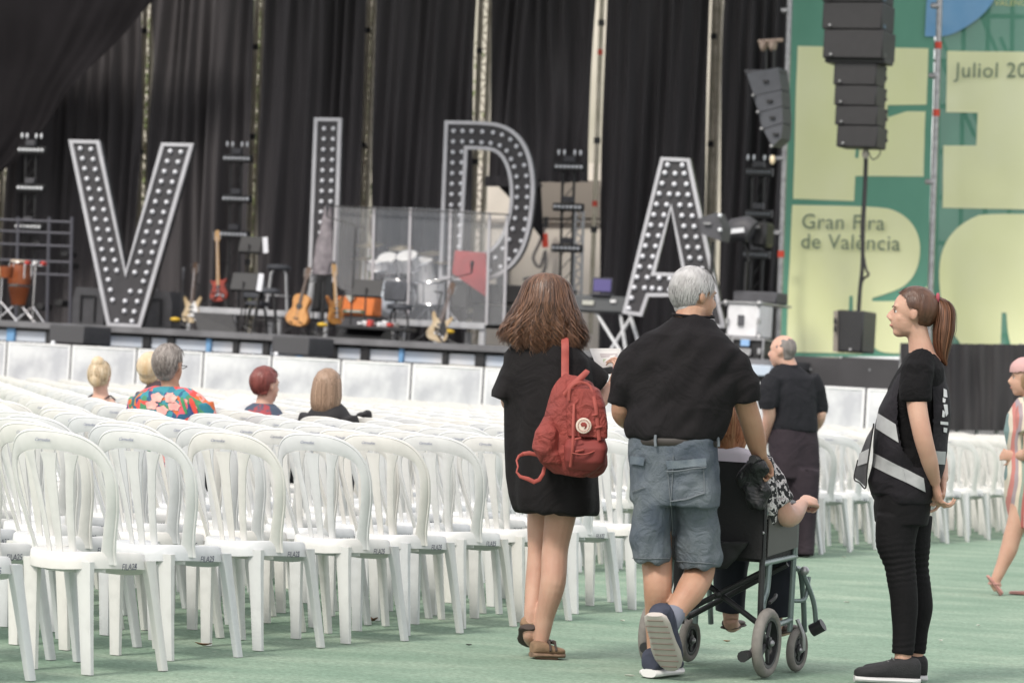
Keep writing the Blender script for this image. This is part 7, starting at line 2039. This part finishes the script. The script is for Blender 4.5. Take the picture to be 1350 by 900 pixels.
ad = N.new('ShaderNodeMath'); ad.operation = 'MULTIPLY_ADD'; ad.inputs[1].default_value = .05; L.new(nz_.outputs[0], ad.inputs[0]); L.new(sx_.outputs[0], ad.inputs[2])
ad2 = N.new('ShaderNodeMath'); ad2.operation = 'MULTIPLY_ADD'; ad2.inputs[1].default_value = .0; L.new(sx_.outputs[1], ad2.inputs[0]); L.new(ad.outputs[0], ad2.inputs[2])
ml = N.new('ShaderNodeMath'); ml.operation = 'MULTIPLY'; ml.inputs[1].default_value = 7.0; L.new(ad2.outputs[0], ml.inputs[0])
fc = N.new('ShaderNodeMath'); fc.operation = 'FRACT'; L.new(ml.outputs[0], fc.inputs[0])
cr = N.new('ShaderNodeValToRGB'); cr.color_ramp.interpolation = 'CONSTANT'; e = cr.color_ramp.elements
cols = [(.38, .11, .10), (.52, .42, .39), (.15, .22, .22), (.52, .46, .38), (.44, .17, .15), (.30, .24, .26), (.55, .47, .38), (.22, .27, .22)]
e[0].color = (*cols[0], 1); e[1].position = .125; e[1].color = (*cols[1], 1)
for i in range(2, 8): k = e.new(i / 8); k.color = (*cols[i], 1)
L.new(fc.outputs[0], cr.inputs[0]); L.new(cr.outputs[0], pb.inputs['Base Color']); pb.inputs['Roughness'].default_value = .85
t = MB(); stack(t, [secs(1342, 1374, 524, .11), secs(1336, 1378, 532, .16), secs(1327, 1382, 550, .175), secs(1323, 1384, 570, .18), secs(1329, 1384, 595, .165), secs(1325, 1390, 625, .19), secs(1325, 1394, 655, .205), secs(1329, 1396, 680, .20), secs(1334, 1396, 696, .19)], 36, 2.3)
t.tube([A_(1354, 536, -.13), A_(1354, 552, -.18), A_(1357, 570, -.2)], [(.075, .08), (.08, .075), (.075, .065)], 18, ref=lat)
obj_r('dress', t, stm, sw, .010, 2, folds(.012, 7, 3, None, 6))
bh = hairmat('blond_brown_hair', (.20, .12, .07), (.30, .19, .11))
hb = MB(); Mh = Matrix(fr(V((-1, .1, -.03)))).transposed().to_4x4(); hb.ball(Ps(0, -.03, -.0), (.082, .095, .10), 18, 12, Mh)
ho = obj_r('hair', hb, bh, sw, .007, 2, lambda p: .006 * noise.noise(p * 25)); hair_cut(ho, Ps, lambda x, y, z: y < .03)
hb = MB(); hb.ball(Ps(0, -.005, .055), (.084, .104, .085), 18, 12, Mh)
ho = obj_r('cap', hb, mat('pink_cap_cloth', (.50, .30, .29), .8, var=.1, vs=8), sw, .007, 2, folds(.004, 14, 14)); hair_cut(ho, Ps, lambda x, y, z: z > .038)
face_bits(sw, Ps, .98)
pks = mat('pink_sandal', (.42, .22, .19), .6)
h_, t_ = A_(1315, 779, -.08), A_(1303, 760, -.08)
shoe(sw, A_(1318, 785, -.08), A_(1300, 759, -.08), V((.8, 0, .6)), pks, pks, .02, .04, 'sandal', .012)
obj('ankle_strap', MB().tube([A_(1311, 769, -.08) + V((.036 * math.cos(k * PI / 8), .036 * math.sin(k * PI / 8), 0)) for k in range(16)], .006, 6, close=True), pks, sw)
h_ = A_(1376, 789, .1); h_.z = .002; shoe(sw, h_, h_ + V((-.22, 0, 0)), (0, 0, 1), pks, pks, .02, .04, 'sandal', .012)

# ================================================================ seated spectators among the chairs
def seated(label, hx, hy, Y, fdir, hair, build, shoulders, shirt, skin_, bare=False, s=1.0, head_s=1.0):
    """hx, hy picture place of the head's centre; the figure sits on a chair seat with its feet on the carpet"""
    P = F / Y; AA = lambda x, y, dy=0: Dp(x, y, Y + dy)
    f = V(fdir).normalized(); r = V((f.y, -f.x, 0))
    H = AA(hx, hy); sx0, sx1, sy = shoulders
    base = AA((sx0 + sx1) / 2, 600); base.z = 0
    t = thing('person', label, 'person', base)
    b = MB(); Ph = head_mb(b, H, f, (0, 0, 1), head_s)
    C = AA((sx0 + sx1) / 2, sy); hw = (sx1 - sx0) / 2 / P; zs = C.z
    limb(b, [H - ZV * .06, (H + C) / 2 - ZV * .02, C - ZV * .03], [.052, .052, .07])
    bod = [(C + ZV * .01, r * hw * .55, f * .07), (C - ZV * .04, r * hw * .85, f * .09), (C - ZV * .15, r * hw * .8, f * .11)]
    hip = V((C.x, C.y, .50))
    bod += [(C.lerp(hip, .6), r * hw * .7, f * .11), (hip, r * hw * .8, f * .13)]
    stack(b, bod)
    arms = MB()
    for q in (-1, 1):
        sh = C + r * q * hw * .84 - ZV * .05; el = sh + r * q * .05 - ZV * .25 + f * .05; wr = el + f * .22 - r * q * .08 + ZV * .02
        limb(b, [sh, sh.lerp(el, .5), el, wr], [.05, .045, .04, .027]); hand(b, wr, f - r * q * .3, -ZV, q, .95)
        hp_ = hip + r * q * .09; kn = hp_ + f * .42 + ZV * .02; an = V((kn.x, kn.y, .08))
        limb(b, [hp_, kn, kn - ZV * .06 + f * .02, an], [.09, .065, .06, .035]); limb(b, [an, an - ZV * .04, an + f * .14 - ZV * .05], [.034, .032, .022])
    obj_r('body', b, skin_, t, .010, 3)
    g = MB()
    if bare: g_s = [(C - ZV * .09, r * hw * .80, f * .115), (C - ZV * .2, r * hw * .84, f * .13)]
    else: g_s = [(C + ZV * .045, r * hw * .42, f * .07), (C + ZV * .015, r * hw * .72, f * .095), (C - ZV * .03, r * hw * .93, f * .12), (C - ZV * .12, r * hw * .95, f * .14)]
    g_s += [(C.lerp(hip, .6), r * hw * .84, f * .145), (hip, r * hw * .9, f * .15)]
    stack(g, g_s, 32, 2.3)
    if not bare:
        for q in (-1, 1):
            sh = C + r * q * hw * .80 - ZV * .04; el = sh + r * q * .06 - ZV * .21 + f * .03
            g.tube([sh, sh.lerp(el, .6), el], [.075, .075, .068], 16)
    go = obj_r('shirt', g, shirt, t, .010, 2, folds(.008, 7, 4))
    if bare:
        for q in (-1, 1): obj('shoulder_strap', MB().tube([C + r * q * hw * .45 + ZV * .005 - f * .10, C + r * q * hw * .45 + ZV * .03, C + r * q * hw * .45 - f * -.10], .006, 6), shirt, t)
    q_ = MB()
    for q in (-1, 1): limb(q_, [hip + r * q * .08, hip + r * q * .09 + f * .42, hip + r * q * .09 + f * .44 - ZV * .3], [.11, .085, .06])
    obj_r('trousers', q_, nav, t, .012, 2)
    Mh = Matrix(fr(f)).transposed().to_4x4(); hb = MB(); build(hb, Ph, Mh)
    ho = obj_r('hair', hb, hair, t, .006, 7, lambda p: .004 * noise.noise(V((p.x * 45, p.y * 45, p.z * 12))))
    return t, Ph, ho, Mh
def strands_on(ho, H, Ph, prof, n, hair, seed, azr=2.2, wd=.005):
    g_ = random.Random(seed); pa = []
    for i in range(n):
        az = g_.uniform(-azr, azr); s0 = g_.uniform(.98, 1.05); zt, ze = prof[0][0], prof[-1][0] + g_.uniform(-.01, .03); pts = []
        for j in range(9):
            z = lerp(zt, ze, j / 8); w_, d_, c_ = (interp([(a[0], a[k]) for a in prof[::-1]], z) for k in (1, 2, 3))
            pts.append(Ph(math.sin(az) * w_ * s0, c_ - math.cos(az) * d_ * s0, z))
        pa.append(pts)
    obj('strands', hair_strands(MB(), H, pa, wd), hair, ho, smooth=180)
def tuft(ho, Ph, hair, seed, lo=-.085, front=.0, n=1500, zmax=.13):
    pa = cap_hair(Ph, lambda az, el: (1.07, .45), n, seed=seed)
    o3 = Ph(0, 0, 0); ax = [(Ph(*e_) - o3).normalized() for e_ in ((1, 0, 0), (0, 1, 0), (0, 0, 1))]
    def ok(q):
        x, y, z = (q.dot(a) for a in ax); return (y < front and z > lo and not (abs(x) > .05 and y > -.035 and z < .02)) or z > .075
    pa = [p for p in pa if all(ok(q - o3) for q in p[:4])]
    obj('strands', hair_strands(MB(), o3, pa, .004), hair, ho, smooth=180)
blo = hairmat('blond_hair', (.48, .34, .19), (.60, .50, .36)); grb = hairmat('grey_brown_hair', (.17, .145, .13), (.28, .25, .23), .6)
rdh = hairmat('dark_red_hair', (.115, .025, .022), (.20, .05, .04)); lbr = hairmat('light_brown_hair', (.20, .125, .08), (.32, .215, .15))
def bun(hb, Ph, Mh): hb.ball(Ph(0, -.02, .025), (.083, .100, .095), 18, 12, Mh); hb.ball(Ph(0, -.06, .105), (.05, .045, .045), 14, 10, Mh); hb.ball(Ph(.0, -.085, -.015), (.045, .04, .06), 12, 8, Mh)
f0 = V((TS, TC, 0))
def short(hb, Ph, Mh): hb.ball(Ph(0, -.022, .030), (.086, .104, .098), 18, 12, Mh); hb.ball(Ph(0, -.042, -.035), (.066, .046, .056), 14, 10, Mh)
def bob(hb, Ph, Mh):
    hb.ball(Ph(0, -.02, .028), (.086, .102, .097), 18, 12, Mh); r3 = Mh.to_3x3()
    stack(hb, [(Ph(0, -.025, .02), r3 @ V((.088, 0, 0)), r3 @ V((0, .095, 0))), (Ph(0, -.03, -.05), r3 @ V((.094, 0, 0)), r3 @ V((0, .09, 0))), (Ph(0, -.035, -.11), r3 @ V((.090, 0, 0)), r3 @ V((0, .08, 0))), (Ph(0, -.04, -.145), r3 @ V((.07, 0, 0)), r3 @ V((0, .06, 0)))], 22, 2.2)
t, Ph, ho, Mh = seated('seated woman with blond hair pinned up and bare shoulders', 132, 497, 23.4, (.25, .97, 0), blo, bun, (106, 161, 526), mat('dark_strap_top', (.03, .02, .025), .8), sk_c, bare=True)
hair_cut(ho, Ph, lambda x, y, z: y < .04)
tuft(ho, Ph, blo, 21, lo=-.06)
t, Ph, ho, Mh = seated('seated woman with dark red cropped hair in patterned top', 351, 508, 20.8, (.72, .70, 0), rdh, short, (315, 379, 540), mat('flower_cotton', (.05, .07, .11), .8, c2=(.30, .05, .06), vs=11, contrast=(.48, .54)), sk_c, head_s=.98)
hair_cut(ho, Ph, lambda x, y, z: (y < .02 and z > -.06 and not (abs(x) > .05 and y > -.035 and z < .02)) or z > .05 + max(0, y - .02) * .6)
tuft(ho, Ph, rdh, 22, lo=-.06)
face_bits(t, Ph)
t, Ph, ho, Mh = seated('seated woman with straight light brown bob and black sleeveless top', 433, 511, 20.2, (.35, .94, 0), lbr, bob, (402, 465, 540), mat('black_sleeveless', (.012, .011, .013), .8), sk_c, head_s=.97)
hair_cut(ho, Ph, lambda x, y, z: y < .05)
strands_on(ho, Ph(0, 0, 0), Ph, [(.125, .01, .01, -.02), (.10, .055, .065, -.02), (.05, .085, .098, -.022), (-.05, .097, .092, -.03), (-.12, .092, .082, -.035), (-.15, .075, .065, -.04)], 1500, lbr, 11)
# floral shirt man
flo = bpy.data.materials.new('tropical_print'); n, N, L, pb = nodes(flo)
tc = N.new('ShaderNodeTexCoord'); nz_ = N.new('ShaderNodeTexNoise'); nz_.inputs['Scale'].default_value = 6; nz_.inputs['Detail'].default_value = 1
L.new(tc.outputs['Object'], nz_.inputs['Vector'])
mxv = N.new('ShaderNodeMix'); mxv.data_type = 'VECTOR'; mxv.inputs[0].default_value = .3; L.new(tc.outputs['Object'], mxv.inputs[4]); L.new(nz_.outputs['Color'], mxv.inputs[5])
vo = N.new('ShaderNodeTexVoronoi'); vo.inputs['Scale'].default_value = 22; L.new(mxv.outputs[1], vo.inputs['Vector'])
sc_ = N.new('ShaderNodeSeparateColor'); L.new(vo.outputs['Color'], sc_.inputs[0])
cr = N.new('ShaderNodeValToRGB'); cr.color_ramp.interpolation = 'CONSTANT'; e = cr.color_ramp.elements
cc = [(.015, .09, .17), (.55, .06, .05), (.02, .16, .22), (.05, .20, .10), (.62, .09, .12), (.03, .05, .16), (.62, .28, .26), (.03, .22, .27), (.55, .12, .03)]
e[0].color = (*cc[0], 1); e[1].position = 1 / 9; e[1].color = (*cc[1], 1)
for i in range(2, 9): k = e.new(i / 9); k.color = (*cc[i], 1)
L.new(sc_.outputs[0], cr.inputs[0]); L.new(cr.outputs[0], pb.inputs['Base Color']); pb.inputs['Roughness'].default_value = .75
t, Ph, ho, Mh = seated('seated grey haired man in bright tropical flower shirt and glasses', 223, 482, 18.9, (.42, .90, 0), grb, short, (168, 284, 520), flo, sk_b, head_s=1.05)
hair_cut(ho, Ph, lambda x, y, z: (y < .03 and z > -.085 and not (abs(x) > .05 and y > -.035 and z < .02)) or z > .06 + max(0, y - .03) * .6)
tuft(ho, Ph, grb, 23)
obj('glasses', MB().tube([Ph(.078, -.01, .005), Ph(.074, .06, .004), Ph(.06, .092, .0), Ph(.03, .098, -.012), Ph(.0, .10, 0), Ph(-.03, .098, -.012), Ph(-.06, .092, .0), Ph(-.074, .06, .004)], .0025, 6), black_metal, t)
face_bits(t, Ph, 1.05)
c0 = Dp(209, 530, 20.6 - .165)
fp = mat('hibiscus_pink', (.60, .26, .24), .75, c2=(.66, .40, .34), vs=22)
bpy.context.view_layer.update(); gsh = [c for c in t.children if c.name.startswith('shirt')][0]
for k in range(5):
    a = 2 * PI * k / 5 + .4; cx, cy = 215 + 11 * math.cos(a) * 1.4, 532 + 9 * math.sin(a)
    decal('printed_petal', gsh, [(cx - 11, cy - 6), (cx + 9, cy - 8), (cx + 12, cy + 6), (cx - 8, cy + 8)], fp, gsh, .004 + .001 * k, grid=(14, 14), mask=lambda s_, t_: (s_ - .5) ** 2 + (t_ - .5) ** 2 < .25 * (.8 + .2 * math.cos(5 * math.atan2(t_ - .5, s_ - .5))))
decal('printed_leaf', gsh, [(246, 524), (254, 522), (264, 550), (256, 549)], mat('print_red', (.58, .06, .04), .75), gsh, .004, grid=(12, 12), mask=lambda s_, t_: (s_ - .5) ** 2 + (t_ - .5) ** 2 < .24)
decal('printed_leaf', gsh, [(236, 523), (241, 520), (249, 548), (244, 548)], mat('print_green', (.04, .22, .09), .75), gsh, .004, grid=(12, 12), mask=lambda s_, t_: (s_ - .5) ** 2 + (t_ - .5) ** 2 < .24)
t, Ph, ho, Mh = seated('blond person half hidden in front of the tropical shirt man', 200, 489, 21, (.35, .93, 0), blo, short, (188, 232, 512), mat('dark_brown_top', (.05, .03, .035), .8), sk_c, head_s=.95)
hair_cut(ho, Ph, lambda x, y, z: y < .03)
# white garment and black bag lying over chair backs
t = MB(); AA = lambda x, y, dy=0: Dp(x, y, 21.6 + dy)
stack(t, [(AA(322, 522), V((.05, 0, 0)), V((0, .04, 0))), (AA(316, 530), V((.12, 0, 0)), V((0, .07, 0))), (AA(306, 545), V((.15, 0, 0)), V((0, .09, 0))), (AA(298, 560), V((.16, 0, 0)), V((0, .09, 0)))], 22, 2.2)
tag(obj_r('white_cloth', t, white_paint, None, .012, 2, folds(.02, 7, 5)), 'white garment draped over a chair beside the tropical shirt man', 'garment')
t = MB(); t.ball(Dp(480, 548, 21.5), (.055, .05, .03), 14, 10); t.ball(Dp(484, 546, 21.5), (.035, .04, .028), 12, 8)
tag(obj_r('black_hat', t, black, None, .008, 1, folds(.012, 18, 18)), 'small black hat lying on top of a chair back', 'hat')

# ================================================================ litter on the carpet
leaf_d = mat('dry_leaf', (.30, .17, .09), .8, c2=(.18, .09, .05), vs=30); pap = mat('paper_scrap', (.50, .50, .44), .8)
def leaf(x, y, l, w_, rz, m_, label, curl=.3, cat='leaf'):
    c = G(x, y); M = Matrix.Translation(V((c.x, c.y, .006))) @ Matrix.Rotation(rz, 4, 'Z')
    mb = MB(); n_ = 8; rows = []
    for i in range(n_ + 1):
        t_ = i / n_; ww = w_ * math.sin(PI * t_) ** .7 + .001
        z = curl * l * (abs(t_ - .5) ** 2) * 2
        rows.append([M @ V(((t_ - .5) * l, -ww, z + ww * .6)), M @ V(((t_ - .5) * l, 0, z)), M @ V(((t_ - .5) * l, ww, z + ww * .6))])
    mb.add([p for r_ in rows for p in r_], [(3 * i + j, 3 * i + j + 1, 3 * i + j + 4, 3 * i + j + 3) for i in range(n_) for j in range(2)])
    return tag(obj('dry_leaf' if cat == 'leaf' else 'paper_scrap', mb, m_, smooth=60), label, cat)
leaf(491, 820, .075, .016, R(-50), leaf_d, 'curled brown leaf on the carpet under the fourth chair', .6)
leaf(268, 852, .075, .012, R(-5), leaf_d, 'flat tan leaf on the carpet near the second row end')
leaf(958, 847, .035, .010, R(-10), leaf_d, 'small brown leaf on the carpet under the wheelchair')
leaf(618, 852, .03, .008, R(20), black, 'tiny dark leaf left of the backpack woman')
for i, (x, y, lab) in enumerate(((830, 893, 'pale scrap on the carpet by the man\'s planted shoe'), (1116, 795, 'pale scrap on the carpet left of the steward\'s leggings'), (1290, 826, 'pale scrap on the carpet below the striped woman'), (1240, 846, 'pale scrap on the carpet right of the steward\'s shoes'), (820, 820, 'pale scrap between the backpack woman and the man'), (1112, 735, 'pale scrap near the chairs behind the steward'))):
    leaf(x, y, .045, .010, R(30 * i), pap, lab, .2, 'paper')

#print('sling', proj(W_(-.225, -.04, .885)), proj(W_(.225, -.04, .885)), 'head', W_(0,0,0), WM.inverted() @ HW)
